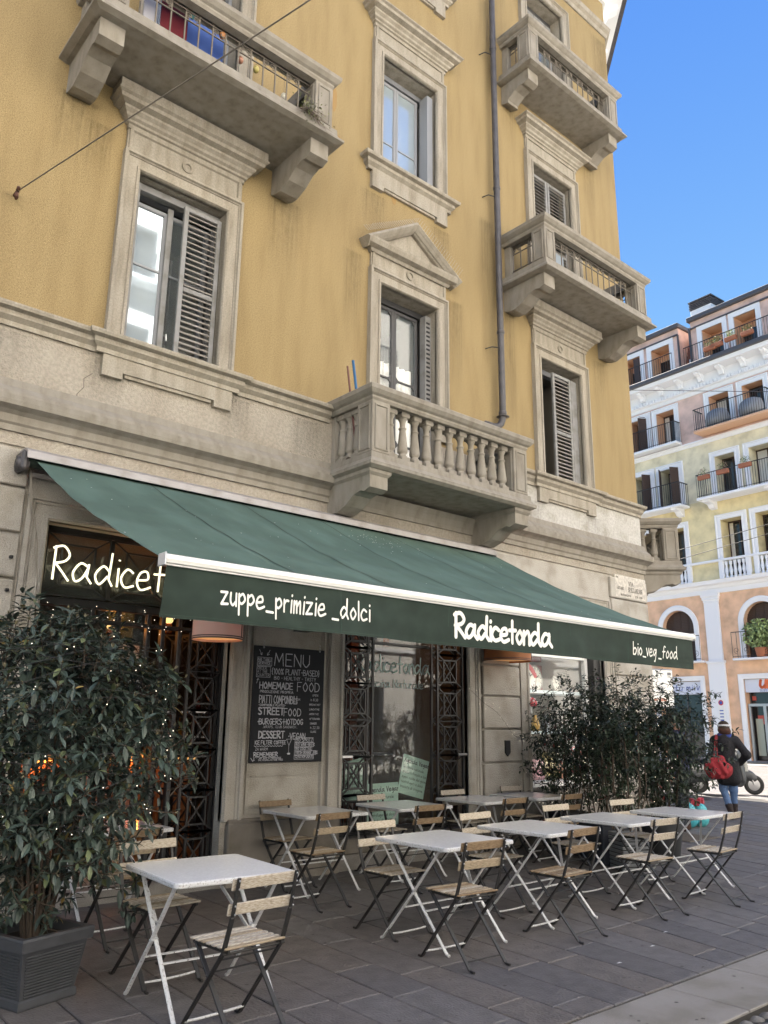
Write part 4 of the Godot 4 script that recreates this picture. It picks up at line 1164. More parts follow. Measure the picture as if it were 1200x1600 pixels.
	g = G.new(); room(g, 9.40, 0.7, 11.34, 3.45, -1.6, -0.302)
	obj("shop_room", g, plain(0.62, 0.58, 0.52, 0.9), b)
	g = G.new()
	g.box(Vector3(9.41, 2.08, -0.95), Vector3(11.15, 2.13, -0.31), 0.004); g.box(Vector3(9.41, 1.48, -0.95), Vector3(11.15, 1.52, -0.4), 0.004); g.box(Vector3(9.41, 0.72, -1.2), Vector3(11.15, 0.80, -0.31), 0.004)
	obj("shop_shelf", g, plain(0.55, 0.66, 0.68, 0.3), b)
	g = G.new(); g.box(Vector3(10.62, 2.14, -1.3), Vector3(11.3, 2.60, -1.22)); g.box(Vector3(10.62, 2.66, -1.3), Vector3(11.3, 2.95, -1.22))
	obj("shop_panel", g, plain(0.28, 0.09, 0.075, 0.7), b)
	# outside-lit white display strip on the left of the shop window
	g = G.new()
	for i in 7: g.box(Vector3(9.505, 0.84 + i * 0.33, -0.40), Vector3(9.70, 1.15 + i * 0.33, -0.385), 0.003)
	obj("display_card", g, "white_paint", b)
	shop_goods()
	cafe_things()

func shop_goods() -> void:
	var g: G
	for c in [[9.98, 2.36, 0.20, -0.42, 0.35, "large cream wall clock standing at the left of the shop shelf"], [10.38, 2.36, 0.20, -0.62, 0.2, "grey-rimmed wall clock in the middle of the shop shelf"], [10.78, 2.28, 0.13, -0.55, 0.1, "small round clock at the right end of the shop shelf"]]:
		var t := thing("wall_clock", c[5], "clock", Vector3(c[0], 2.132, c[3]), 0.2, "clocks in the shop window")
		var R := Transform3D(Basis(Vector3.RIGHT, PI / 2 - 0.12), Vector3(0, c[2] + 0.002, 0))
		g = G.new()
		g.lathe([Vector2(0, -0.03), Vector2(c[2] * 0.97, -0.03), Vector2(c[2], -0.015), Vector2(c[2], 0.01), Vector2(c[2] * 0.95, 0.02), Vector2(c[2] * 0.88, 0.008)], 28, R)
		obj("case", g, plain(0.32, 0.30, 0.27, 0.4), t)
		g = G.new(); g.lathe([Vector2(c[2] * 0.89, 0.0075), Vector2(0, 0.008)], 28, R)
		obj("dial", g, "clock_face", t)
		g = G.new()
		for h in 12:
			var a := TAU * h / 12
			g.bar(R * Vector3(cos(a) * c[2] * 0.68, 0.011, sin(a) * c[2] * 0.68), R * Vector3(cos(a) * c[2] * 0.82, 0.011, sin(a) * c[2] * 0.82), 0.012 if h % 3 == 0 else 0.007, 0.003, R.basis.y)
		g.bar(R * Vector3(0, 0.014, 0), R * Vector3(c[2] * 0.42, 0.014, -c[2] * 0.2), 0.013, 0.003, R.basis.y); g.bar(R * Vector3(0, 0.016, 0), R * Vector3(-c[2] * 0.2, 0.016, -c[2] * 0.6), 0.009, 0.003, R.basis.y)
		obj("hands", g, "black_metal", t)
	# red spotted toadstool ornaments
	for c in [[10.98, 1.13, "upper red toadstool ornament with white dots in the shop window"], [11.02, 0.88, "lower red toadstool ornament with white dots in the shop window"], [9.88, 1.86, "red and white dotted ball ornament by the white display cards"]]:
		var t := thing("toadstool_ornament", c[2], "ornament", Vector3(c[0], c[1] - 0.08, -0.36), 0.0, "red dotted ornaments in the shop window")
		g = G.new(); g.lathe(V2([0, 0, 0.05, 0.0, 0.035, 0.06, 0.03, 0.12]), 10)
		obj("stem", g, "white_paint", t)
		g = G.new(); g.lathe(V2([0.0, 0.10, 0.10, 0.10, 0.125, 0.13, 0.11, 0.19, 0.07, 0.23, 0.0, 0.245]), 18)
		obj("cap", g, plain(0.52, 0.022, 0.03, 0.4), t)
		g = G.new()
		for i in 16:
			var a := i * 2.4; var e := 0.15 + 0.9 * (i / 16.0)
			var dirv := Vector3(cos(a) * cos(e), sin(e), sin(a) * cos(e))
			g.ball(Vector3(0, 0.13, 0) + dirv * Vector3(0.122, 0.112, 0.122), Vector3(0.018, 0.018, 0.018), 6, 4)
		obj("dot", g, "white_paint", t)
	var f := thing("paper_bunting", "pink curved paper streamer at the top left of the shop window", "streamer", Vector3(9.55, 2.6, -0.3))
	g = G.new()
	for i in 12:
		var a := i / 11.0
		g.box(Vector3(-0.03, -0.035, 0), Vector3(0.03, 0.035, 0.004), 0.0, Transform3D(Basis(Vector3.BACK, -a * 1.1), Vector3(a * 0.42, -0.02 - a * a * 0.24, 0)))
	obj("streamer", g, plain(0.62, 0.14, 0.15, 0.8), f)
	# folded cloths and boxes low in the window
	var cl := [[9.62, 0.30, 0.34, 0.55, 0.46, 0.20], [9.94, 0.26, 0.44, 0.62, 0.54, 0.36], [10.22, 0.28, 0.30, 0.60, 0.34, 0.36], [10.52, 0.30, 0.40, 0.64, 0.55, 0.25], [10.8, 0.18, 0.26, 0.62, 0.30, 0.18]]
	var nm := ["yellow folded cloth standing at the left foot of the shop window", "cream folded cloth beside the yellow one in the shop window", "pale pink cushion low in the shop window", "butter-yellow cloth right of the pink cushion in the shop window", "orange gift box under the toadstools in the shop window"]
	for i in 5:
		var q = cl[i]
		g = G.new(); g.box(Vector3(-q[1] / 2, 0, -0.05), Vector3(q[1] / 2, q[2], 0.05), 0.03, Transform3D(Basis(Vector3.RIGHT, -0.12), Vector3.ZERO))
		var o := obj("folded_cloth" if i != 4 else "gift_box", g, plain(q[3], q[4], q[5], 0.9))
		o.position = Vector3(q[0] + 0.05, 0.802, -0.55)
		tag(o, nm[i], "cloth" if i != 4 else "box", "goods low in the shop window")
	var tl := [[10.05, "teal"], [10.3, "amber"], [10.55, "grey"]]
	for i in 3:
		g = G.new(); g.lathe(V2([0, 0, 0.06, 0.0, 0.075, 0.08, 0.05, 0.17, 0.03, 0.2, 0.034, 0.24]), 14)
		var o := obj("vase", g, plain([0.12, 0.5, 0.35][i], [0.42, 0.30, 0.36][i], [0.42, 0.06, 0.38][i], 0.3))
		o.position = Vector3(tl[i][0], 1.522, -0.6)
		tag(o, "%s glazed vase on the lower shelf of the shop window" % tl[i][1], "vase", "vases in the shop window")

# paper with lines of small writing
func poster(called: String, label: String, lines: Array, w: int, h: int, bg: Color, ink: Color, xf: Transform3D, size: Vector2, thick := 0.004) -> void:
	var im := Image.create(w, h, false, Image.FORMAT_RGB8)
	im.fill(bg)
	for l in lines: chalk(im, l[0], Vector2(l[1], l[2]), l[3], l[4], ink, 1.5, l[5] if l.size() > 5 else 1.0)
	var g := G.new()
	g.quad(Vector3(-size.x / 2, -size.y / 2, thick), Vector3(size.x / 2, -size.y / 2, thick), Vector3(size.x / 2, size.y / 2, thick), Vector3(-size.x / 2, size.y / 2, thick))
	var t := thing(called, label, "poster")
	t.transform = xf
	obj("print", g, printed(im), t)
	g = G.new(); g.box(Vector3(-size.x / 2, -size.y / 2, 0), Vector3(size.x / 2, size.y / 2, thick - 0.001))
	obj("sheet", g, plain(bg.srgb_to_linear().r, bg.srgb_to_linear().g, bg.srgb_to_linear().b, 0.8), t)

func cafe_things() -> void:
	var g: G
	# pale green leaning sheets in window B
	var txt := [["Agenda Vegan", 20, 60, 34, 5.0], ["la cucina naturale", 20, 110, 22, 2.4], ["prodotti freschi e bio", 20, 150, 22, 2.4], ["zuppe calde del giorno", 20, 190, 22, 2.4], ["centrifugati e dolci", 20, 230, 22, 2.4], ["insalate di stagione", 20, 270, 22, 2.4]]
	var green := Color(0.60, 0.72, 0.66); var ink := Color(0.10, 0.14, 0.12)
	for t in [[6.44, 0.93, 0.20, 0.46, "pale green handwritten sheet leaning at the left of the cafe window"], [7.44, 0.95, -0.24, 0.46, "pale green handwritten sheet leaning at the right of the cafe window"], [6.92, 0.62, 0.02, 0.52, "pale green handwritten sheet low in the middle of the cafe window"]]:
		poster("menu_sheet", t[4], txt, 300, 320, green, ink, Transform3D(Basis(Vector3.BACK, t[2]), Vector3(t[0], t[1], -0.30)), Vector2(t[3], t[3] * 1.04))
	var dk := Color(0.15, 0.20, 0.08)
	poster("menu_card", "dark green drinks card hung on the cafe wall above the bush", [["CENTRIFUGHE", 14, 34, 20, 2.6], ["arancia", 40, 66, 18, 2.0], ["carota", 40, 92, 18, 2.0], ["mela", 40, 118, 18, 2.0], ["ESTRATTI", 14, 170, 20, 2.6], ["verde", 40, 200, 18, 2.0], ["rosso", 40, 226, 18, 2.0]], 190, 270, dk, Color(0.75, 0.78, 0.65), T(3.62, 2.62, -0.9), Vector2(0.30, 0.42))
	poster("menu_card", "small bright green card behind the narrow door pane", [["bio", 12, 60, 40, 6.0]], 90, 100, Color(0.14, 0.30, 0.18), Color(0.8, 0.9, 0.75), T(3.16, 2.42, -0.5), Vector2(0.14, 0.16))
	poster("framed_notice", "white framed notice with thin grey letters on the cafe wall", [["N O R", 20, 50, 36, 2.5], ["prodotti naturali", 16, 100, 20, 1.6], ["A B C", 20, 150, 30, 2.2], ["cucina vegana", 16, 190, 20, 1.6]], 280, 210, Color(0.62, 0.61, 0.60), Color(0.25, 0.25, 0.25), T(3.62, 2.23, -0.85), Vector2(0.44, 0.34))
	# counter with warm light under its ledge, tall oak boards
	var c := thing("bar_counter", "oak-fronted bar counter glowing under its ledge inside the cafe", "counter", Vector3(3.9, 0.12, -2.2))
	g = G.new(); g.box(Vector3(-1.3, 0, -0.35), Vector3(1.3, 1.0, 0.25), 0.01)
	obj("front", g, "oak", c)
	g = G.new(); g.box(Vector3(-1.36, 1.06, -0.4), Vector3(1.36, 1.12, 0.36), 0.01)
	obj("top", g, plain(0.30, 0.29, 0.27, 0.4), c)
	g = G.new(); g.box(Vector3(-1.3, 1.02, 0.27), Vector3(1.3, 1.045, 0.30))
	obj("light_strip", g, "warm_glow", c)
	for q in [Vector3(3.3, 1.1, -1.82), Vector3(4.4, 1.1, -1.82)]: lamp_light("counter_light", q, Color(1.0, 0.55, 0.2), 0.035, 0.05)
	for q in [[3.72, "oak board standing left of the open gate in the doorway"], [4.02, "oak board standing behind the open gate in the doorway"]]:
		g = G.new(); g.box(Vector3(-0.07, 0, -0.02), Vector3(0.07, 1.22, 0.02), 0.004)
		var o := obj("oak_board", g, "oak"); o.position = Vector3(q[0], 0.12, -0.75)
		tag(o, q[1], "board", "oak boards in the doorway")
	var sh := thing("back_shelf", "steel wall shelf with a lit edge at the back of the cafe", "shelf", Vector3(5.0, 0.12, -3.4))
	for y in [1.25, 1.6]:
		g = G.new(); g.box(Vector3(-2.2, y, -0.2), Vector3(1.2, y + 0.03, 0.1), 0.004)
		obj("board", g, "steel", sh)
	g = G.new(); for x in [-2.1, -0.5, 1.1]: g.box(Vector3(x - 0.02, 0, -0.2), Vector3(x + 0.02, 2.0, -0.16))
	obj("upright", g, "black_metal", sh)
	for i in 12:
		g = G.new()
		var r := 0.035 + 0.012 * (i % 3)
		g.lathe([Vector2(0, 0), Vector2(r, 0), Vector2(r, 0.14), Vector2(r * 0.4, 0.2), Vector2(r * 0.4, 0.26), Vector2(0, 0.26)], 10)
		var o := obj("bottle", g, plain([0.05, 0.3, 0.1][i % 3], [0.1, 0.15, 0.02][i % 3], [0.04, 0.03, 0.02][i % 3], 0.15)); o.position = Vector3(3.0 + i * 0.27, 1.40 if i % 2 == 0 else 1.75, -3.42)
		tag(o, "%s on the %s shelf board in the cafe, %s from the left" % [["slim green bottle", "amber bottle", "squat dark bottle"][i % 3], ["lower", "upper"][i % 2], ["first", "second", "third", "fourth", "fifth", "sixth"][i / 2]], "bottle", "bottles on the cafe shelf")
	# pillar, dining table inside
	g = G.new(); g.box(Vector3(7.22, 0.12, -1.5), Vector3(7.36, 3.44, -1.36), 0.006)
	tag(obj("wooden_pillar", g, plain(0.10, 0.035, 0.018, 0.5)), "reddish-brown wooden pillar behind the cafe window", "pillar")
	var tb := thing("bar_table", "high steel-legged bar table just behind the cafe window", "table", Vector3(6.95, 0.12, -0.95))
	g = G.new(); g.box(Vector3(-0.45, 1.08, -0.3), Vector3(0.45, 1.11, 0.3), 0.004)
	obj("top", g, "black_metal", tb)
	g = G.new(); g.tube([Vector3(0, 0, 0), Vector3(0, 1.08, 0)], 0.025, 10); g.lathe(V2([0, 0.0, 0.25, 0.0, 0.25, 0.012, 0.03, 0.03]), 20)
	obj("leg", g, "steel", tb)
	# pendant bulbs
	for q in [[3.46, 2.42, -0.75, "glowing glass pendant bulb in front of the green card"], [4.02, 2.52, -0.55, "amber glass pendant hanging beside the awning edge"], [7.3, 2.62, -0.7, "amber glass pendant hanging behind the cafe window"]]:
		var t := thing("pendant_lamp", q[3], "lamp", Vector3(q[0], q[1], q[2]), 0.0, "glass pendants in the cafe")
		g = G.new(); g.lathe(V2([0.0, 0.0, 0.04, 0.0, 0.045, 0.02, 0.042, 0.10, 0.02, 0.115]), 14)
		obj("glass_shade", g, plain(0.22, 0.07, 0.02, 0.2), t)
		g = G.new(); g.ball(Vector3(0, 0.15, 0), Vector3(0.045, 0.04, 0.045), 12, 8)
		obj("bulb", g, mat(Color(0.9, 0.7, 0.4), 0.4, {"emit": Color(1.0, 0.62, 0.22), "power": 0.30}), t)
		g = G.new(); g.tube([Vector3(0, 0.18, 0), Vector3(0, 0.75, 0)], 0.004, 5)
		obj("cord", g, "black_metal", t)
		lamp_light("pendant_light", Vector3(q[0], q[1] + 0.15, q[2]), Color(1.0, 0.62, 0.28), 0.02, 0.05)

func lamp_light(called: String, at: Vector3, c: Color, e: float, size: float) -> void:
	var l := OmniLight3D.new()
	l.name = called
	l.light_color = c; l.light_energy = e; l.light_size = size; l.omni_range = 12.0; l.omni_attenuation = 2.0; l.shadow_enabled = true
	add_child(l, true)
	l.position = at

# ---- the house fronts across the street, which the sun lights
func opposite_buildings() -> void:
	for k in 3:
		var x0: float = [-26.0, -5.0, 17.0][k]; var x1: float = [-5.2, 16.8, 40.0][k]; var H: float = [20.5, 21.5, 20.0][k]
		var b := thing("opposite_building", ["long pale house front across the street to the left", "cream house front with iron balconies across the street behind the viewer", "pale grey house front across the street to the right"][k], "building", Vector3(x1, 0, 14.4), PI)
		var W := x1 - x0
		var open := []
		var cnt := int(W / 3.0)
		for s in 6:
			for i in cnt:
				var cx := (i + 0.5) * W / cnt
				var y := 0.9 + s * 3.5
				if s == 0: open.append([cx - 0.9, 0.2, cx + 0.9, 2.9])
				elif y + 2.3 < H - 0.4: open.append([cx - 0.55, y + 0.1, cx + 0.55, y + 2.2])
		var g := G.new(); var rv := G.new()
		wall_face(g, rv, 0, -0.1, W, H, open, 0.3)
		g.quadr(Vector3(0, -0.1, -10), Vector3(0, H, -10), Vector3(0, H, 0), Vector3(0, -0.1, 0), Vector3.LEFT); g.quadr(Vector3(W, -0.1, -10), Vector3(W, H, -10), Vector3(W, H, 0), Vector3(W, -0.1, 0), Vector3.RIGHT)
		g.quadr(Vector3(0, -0.1, -10), Vector3(W, -0.1, -10), Vector3(W, H, -10), Vector3(0, H, -10), Vector3.FORWARD)
		obj("wall", g, ["facade_grey", "facade_pale", "facade_grey"][k], b)
		reveals(b, "window_reveal", "trim", open, 0.3)
		g = G.new(); g.quadr(Vector3(0, H, -10), Vector3(W, H, -10), Vector3(W, H, 0.5), Vector3(0, H, 0.5), Vector3.UP); g.box(Vector3(0, H - 0.3, 0), Vector3(W, H - 0.02, 0.5), 0.03)
		obj("roof", g, "trim", b)
		for o in open:
			g = G.new(); g.quadr(Vector3(o[0], o[1], -0.28), Vector3(o[2], o[1], -0.28), Vector3(o[2], o[3], -0.28), Vector3(o[0], o[3], -0.28), Vector3.BACK)
			obj("window", g, "dark_glass", b)
		g = G.new()
		for s in [1, 2, 3, 4, 5]: g.box(Vector3(0, 0.75 + s * 3.5 - 0.12, 0), Vector3(W, 0.75 + s * 3.5, 0.12), 0.02)
		obj("string_course", g, "trim", b)
		g = G.new(); var sl := G.new()
		for s in [1, 2, 3, 4]:
			for i in cnt:
				if (i + s) % 2: continue
				var cx := (i + 0.5) * W / cnt; var y = 0.95 + s * 3.5
				sl.box(Vector3(cx - 0.9, y - 0.15, 0), Vector3(cx + 0.9, y, 0.7), 0.02)
				for q in 13: g.bar(Vector3(cx - 0.85 + q * 1.7 / 12, y, 0.66), Vector3(cx - 0.85 + q * 1.7 / 12, y + 0.9, 0.66), 0.03, 0.03)
				g.bar(Vector3(cx - 0.87, y + 0.9, 0.66), Vector3(cx + 0.87, y + 0.9, 0.66), 0.05, 0.04)
		obj("balcony_slab", sl, "trim", b)
		obj("balcony_railing", g, "black_metal", b)

# ---- the pastel apartment building across the square; s runs along its front to the right, y up
func far_building() -> void:
	var a := deg_to_rad(4.0)
	var dr := Vector3(-sin(a), 0, cos(a)); var nn := Vector3(-cos(a), 0, -sin(a))
	var b := thing("pastel_apartment_building", "pastel apartment building in peach, yellow and pink with pale blue-white window frames", "building")
	b.transform = Transform3D(Basis(dr, Vector3.UP, nn), Vector3(39.29, 0, -10.91))
	var S0 := -13.0; var S1 := 7.0
	var A := [-9.1, -7.05, -5.08, -3.3, -0.05, 1.82, 5.0]   # window centres
	var g: G; var rv: G
	var P2 := Transform3D(Basis(Vector3(1, 0, 0), Vector3(0, 0, 1), Vector3(0, 1, 0)), Vector3.ZERO)
	var zones := [[0.0, 8.35, "apricot"], [8.35, 13.1, "yellow"], [13.1, 16.4, "cream"], [16.4, 20.2, "pink"]]
	# storeys
	for z in 4:
		var open := []
		for c in A:
			if z == 1: open.append([c - 0.58, 9.0, c + 0.58, 11.92])
			if z == 2: open.append([c - 0.56, 13.15, c + 0.56, 15.32])
			if z == 3: open.append([c - 0.57, 16.62, c + 0.57, 18.68])
		if z == 0:
			open = [[-3.55 - 0.93, 4.9, -3.55 + 0.93, 7.56], [1.02 - 0.93, 4.9, 1.02 + 0.93, 7.56], [-9.0, 4.9, -7.2, 7.56], [-4.95, 0.12, -2.5, 3.9], [-0.22, 0.12, 2.3, 3.9], [4.0, 0.12, 6.3, 3.9], [-9.5, 0.12, -6.9, 3.9]]
		g = G.new(); rv = G.new()
		wall_face(g, rv, S0, zones[z][0], S1, zones[z][1], open, 0.75 if z > 0 else 0.45)
		if z == 0:
			for c in [-3.55, 1.02]:
				# arch spandrels
				for s in [-1.0, 1.0]:
					var pr := [Vector2(c + s * 0.93, 7.56), Vector2(c, 7.56)]
					for i in 9:
						var t := PI / 2 * (1.0 - i / 8.0)
						pr.append(Vector2(c + s * 0.93 * cos(t), 6.63 + 0.93 * sin(t)))
					g.prism(pr.slice(0, 1) + pr.slice(2), -0.44, 0.001)
		obj("wall", g, zones[z][2], b)
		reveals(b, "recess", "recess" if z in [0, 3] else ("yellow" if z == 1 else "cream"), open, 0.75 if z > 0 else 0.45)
		for i in open.size():
			var o = open[i]
			var w := part("window", b)
			var dz: float = 0.75 if z > 0 else 0.45
			var vis: bool = (o[0] + o[2]) / 2 > -6.0 and o[0] < 3.0
			g = G.new()
			g.quadr(Vector3(o[0], o[1], -dz + 0.01), Vector3(o[2], o[1], -dz + 0.01), Vector3(o[2], o[3], -dz + 0.01), Vector3(o[0], o[3], -dz + 0.01), Vector3.BACK)
			obj("pane", g, "dark_glass", w)
			g = G.new()
			var mx: float = lerpf(o[0], o[2], 0.55)
			g.box(Vector3(mx - 0.03, o[1], -dz + 0.012), Vector3(mx + 0.03, o[3], -dz + 0.05)); g.box(Vector3(o[0], o[1], -dz + 0.012), Vector3(o[0] + 0.06, o[3], -dz + 0.05)); g.box(Vector3(o[2] - 0.06, o[1], -dz + 0.012), Vector3(o[2], o[3], -dz + 0.05)); g.box(Vector3(o[0] + 0.06, o[3] - 0.07, -dz + 0.012), Vector3(o[2] - 0.06, o[3], -dz + 0.045))
			obj("frame", g, "brown_wood" if z > 0 else "slate", w)
			if z > 0 and (i * 7 + z * 3) % 5 < 3:
				g = G.new(); g.box(Vector3(o[0] + 0.06, o[1] + 0.05, -dz + 0.014), Vector3(lerpf(o[0], o[2], [0.3, 0.5, 0.22][(i + z) % 3]), o[3] - 0.08, -dz + 0.03), 0.004)
				obj("curtain", g, "curtain", w)
			if z > 0:
				g = G.new()
				g.mould([Vector2(o[0], o[1] - 0.0), Vector2(o[0], o[3]), Vector2(o[2], o[3]), Vector2(o[2], o[1] - 0.0)], V2([0.28, 0.0, 0.28, 0.07, 0.22, 0.09, 0.20, 0.05, 0.08, 0.05, 0.06, 0.07, 0.0, 0.06, 0.0, -0.02]))
				obj("surround", g, "trim", w)
				# open louvred shutters in the left pair of each floor
				if vis and (o[0] < -3.0 and (z == 2 or o[0] < -4.5)):
					for s in ([-1.0, 1.0] if z == 2 and o[0] > -4.5 else [1.0]):
						var hx: float = o[2] - 0.02 if s > 0 else o[0] + 0.02
						g = G.new()
						var q := Transform3D(Basis(Vector3.UP, s * 1.15), Vector3(hx, 0, 0.06))
						g.box(Vector3(-0.50 if s > 0 else 0.0, o[1] + 0.05, -0.02), Vector3(0.0 if s > 0 else 0.50, o[3] - 0.05, 0.02), 0.0, q)
						for k in 26: g.box(Vector3(-0.44 if s > 0 else 0.06, o[1] + 0.15 + k * 0.076, 0.015), Vector3(-0.06 if s > 0 else 0.44, o[1] + 0.18 + k * 0.076, 0.035), 0.0, q)
						obj("shutter", g, "brown_wood", w)
	# arches of the mezzanine: surround, louvred doors
	for c in [-3.55, 1.02]:
		g = G.new()
		var path := [Vector2(c - 0.93, 4.9)]
		for i in 17:
			var t := PI * (1.0 - i / 16.0)
			path.append(Vector2(c + 0.93 * cos(t), 6.63 + 0.93 * sin(t)))
		path.append(Vector2(c + 0.93, 4.9))
		g.mould(path, V2([0.27, 0.0, 0.27, 0.06, 0.2, 0.08, 0.05, 0.05, 0.0, 0.05, 0.0, -0.02]))
		obj("arch_surround", g, "trim", b)
		g = G.new()
		for q in 4:
			var x0: float = c - 0.92 + q * 0.46
			g.box(Vector3(x0 + 0.01, 4.9, -0.34), Vector3(x0 + 0.45, 7.5, -0.30))
			for k in 30: g.box(Vector3(x0 + 0.06, 5.0 + k * 0.083, -0.31), Vector3(x0 + 0.40, 5.04 + k * 0.083, -0.27))
		obj("louvred_door", g, "brown_wood", b)
		# bowed iron balcony
		var bal := part("balcony", b)
		g = G.new(); g.box(Vector3(c - 1.45, 4.78, 0.0), Vector3(c + 1.45, 4.88, 0.45), 0.02)
		obj("slab", g, "trim", bal)
		g = G.new()
		rail_far(g, c - 1.42, c + 1.42, 4.88, 1.25, 0.42, 0.24)
		for q in 6: scroll(g, Vector3(c - 1.2 + q * 0.48, 5.25, 0.43), 0.16, 1.0 if q % 2 else -1.0, Vector3.RIGHT, Vector3.UP)
		obj("railing", g, "black_metal", bal)
	# pilasters
	for c in [-1.52, -6.2, 3.1]:
		g = G.new()
		g.box(Vector3(c - 0.40, 4.85, 0.0), Vector3(c + 0.40, 7.75, 0.10), 0.01)
		g.mould([Vector2(c - 0.38, 0), Vector2(c - 0.38, 0.09), Vector2(c + 0.38, 0.09), Vector2(c + 0.38, 0)], V2([0, -0.5, 0.03, -0.48, 0.03, -0.38, 0.07, -0.34, 0.07, -0.24, 0.11, -0.18, 0.12, -0.02, 0, 0.0]), false, T(0, 8.25, 0) * P2)
		g.box(Vector3(c - 0.46, 0.0, 0.0), Vector3(c + 0.46, 4.72, 0.13), 0.015)
		g.box(Vector3(c - 0.50, 4.72, 0.0), Vector3(c + 0.50, 4.85, 0.17), 0.015)
		obj("pilaster", g, "trim", b)
	# big cornice over the ground floors, balustrade above it
	g = G.new()
	g.mould([Vector2(S0, 0), Vector2(S1, 0)], V2([0, -0.1, 0.06, -0.08, 0.06, 0.14, 0.12, 0.18, 0.16, 0.30, 0.34, 0.36, 0.36, 0.48, 0.40, 0.54, 0.0, 0.58]), false, T(0, 8.3, 0) * P2)
	obj("cornice", g, "trim", b)
	g = G.new()
	g.mould([Vector2(S0, 0), Vector2(S1, 0)], V2([0, 0.0, 0.14, 0.0, 0.16, 0.04, 0.14, 0.12, 0.0, 0.14]), false, T(0, 9.78, 0) * P2)
	obj("balustrade_rail", g, "trim", b)
	if not shared.has("far_baluster"):
		g = G.new(); g.lathe(V2([0.09, 0, 0.09, 0.08, 0.05, 0.12, 0.10, 0.35, 0.045, 0.62, 0.08, 0.70, 0.09, 0.84]), 8)
		shared.far_baluster = g.mesh()
	for c in [-5.08, -3.3, -0.05, 1.82]:
		for i in 5: put("baluster", shared.far_baluster, "trim", b, T(c - 0.46 + i * 0.23, 8.90, 0.02))
		for s in [-0.72, 0.72]:
			g = G.new(); g.box(Vector3(c + s - 0.11, 8.88, 0.0), Vector3(c + s + 0.11, 9.78, 0.12), 0.01)
			obj("balustrade_pier", g, "trim", b)
	# string course between the yellow and pink storeys
	g = G.new()
	g.mould([Vector2(S0, 0), Vector2(S1, 0)], V2([0, -0.12, 0.06, -0.1, 0.1, 0.0, 0.16, 0.04, 0.16, 0.12, 0, 0.14]), false, T(0, 16.3, 0) * P2)
	obj("string_course", g, "trim", b)
	# top cornice: dentils, brackets, overhang, gutter
	g = G.new()
	g.mould([Vector2(S0, 0), Vector2(S1, 0)], V2([0, -0.2, 0.06, -0.18, 0.08, 0.0, 0.22, 0.03, 0.22, 0.25, 0.14, 0.26, 0.14, 0.75, 0.80, 0.80, 0.85, 1.0, 0, 1.0]), false, T(0, 19.25, 0) * P2)
	obj("top_cornice", g, "trim", b)
	var den := G.new(); den.box(Vector3(-0.055, 0, 0), Vector3(0.055, 0.16, 0.06))
	var dm := den.mesh()
	var stones := G.new()
	for i in 100:
		var x := S0 + i * 0.2
		stones.box(Vector3(x - 0.055, 19.31, 0.22), Vector3(x + 0.055, 19.47, 0.29))
	tag(obj("dentil_row", stones, "trim", b), "", "", "", "stuff")
	for i in 16:
		var x := -12.0 + i * 1.22
		g = G.new()
		g.prism(V2([0, 0, 0.55, 0, 0.55, -0.08, 0.46, -0.14, 0.34, -0.16, 0.22, -0.26, 0.18, -0.42, 0.06, -0.45, 0, -0.40]), -0.12, 0.12, Transform3D(Basis(Vector3(0, 0, 1), Vector3.UP, Vector3(-1, 0, 0)), Vector3(x + 0.18, 20.02, 0.14)))
		obj("cornice_bracket", g, "trim", b)
	g = G.new(); g.box(Vector3(S0, 20.26, 0.6), Vector3(S1, 20.52, 0.98), 0.04); g.box(Vector3(S0, 20.24, -1.5), Vector3(S1, 20.30, 0.6))
	obj("gutter", g, "slate", b)
	# attic blocks with loggias
	for q in [[-7.9, -2.04, 23.3, [-5.2, -3.25]], [-1.27, 7.0, 23.3, [-0.02, 1.84, 4.6]]]:
		g = G.new(); rv = G.new()
		var open := []
		for c in q[3]: open.append([c - 0.6, 20.3, c + 0.6, 22.58])
		wall_face(g, rv, q[0], 20.3, q[1], q[2], open, 0.9, T(0, 0, 0.05))
		for s in [[q[0], Vector3.LEFT], [q[1], Vector3.RIGHT]]: g.quadr(Vector3(s[0], 20.3, 0.05), Vector3(s[0], 20.3, -6), Vector3(s[0], q[2], -6), Vector3(s[0], q[2], 0.05), s[1])
		obj("attic_wall", g, "pink", b)
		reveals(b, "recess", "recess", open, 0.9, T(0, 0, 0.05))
		g = G.new(); g.box(Vector3(q[0] - 0.12, q[2], -6), Vector3(q[1] + 0.12, q[2] + 0.26, 0.25), 0.03)
		obj("attic_roof", g, "slate", b)
		g = G.new(); g.box(Vector3(q[0], 22.86, 0.05), Vector3(q[1], 22.94, 0.16), 0.01)
		obj("attic_moulding", g, "slate", b)
		for o in open:
			var w := part("window", b)
			g = G.new(); g.quadr(Vector3(o[0], o[1], -0.84), Vector3(o[2], o[1], -0.84), Vector3(o[2], o[3] - 0.5, -0.84), Vector3(o[0], o[3] - 0.5, -0.84), Vector3.BACK)
			obj("pane", g, "dark_glass", w)
			g = G.new(); g.quadr(Vector3(o[0], o[3] - 0.5, -0.83), Vector3(o[2], o[3] - 0.5, -0.83), Vector3(o[2], o[3], -0.83), Vector3(o[0], o[3], -0.83), Vector3.BACK)
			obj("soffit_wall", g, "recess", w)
			g = G.new(); g.mould([Vector2(o[0], o[1]), Vector2(o[0], o[3]), Vector2(o[2], o[3]), Vector2(o[2], o[1])], V2([0.27, 0.05, 0.27, 0.12, 0.0, 0.10, 0.0, 0.0]))
			obj("surround", g, "trim", w)
			if o[0] < -5.0:
				g = G.new(); g.box(Vector3(o[0] + 0.72, 20.32, 0.0), Vector3(o[0] + 1.1, 22.5, 0.05))
				obj("shutter", g, "brown_wood", w)
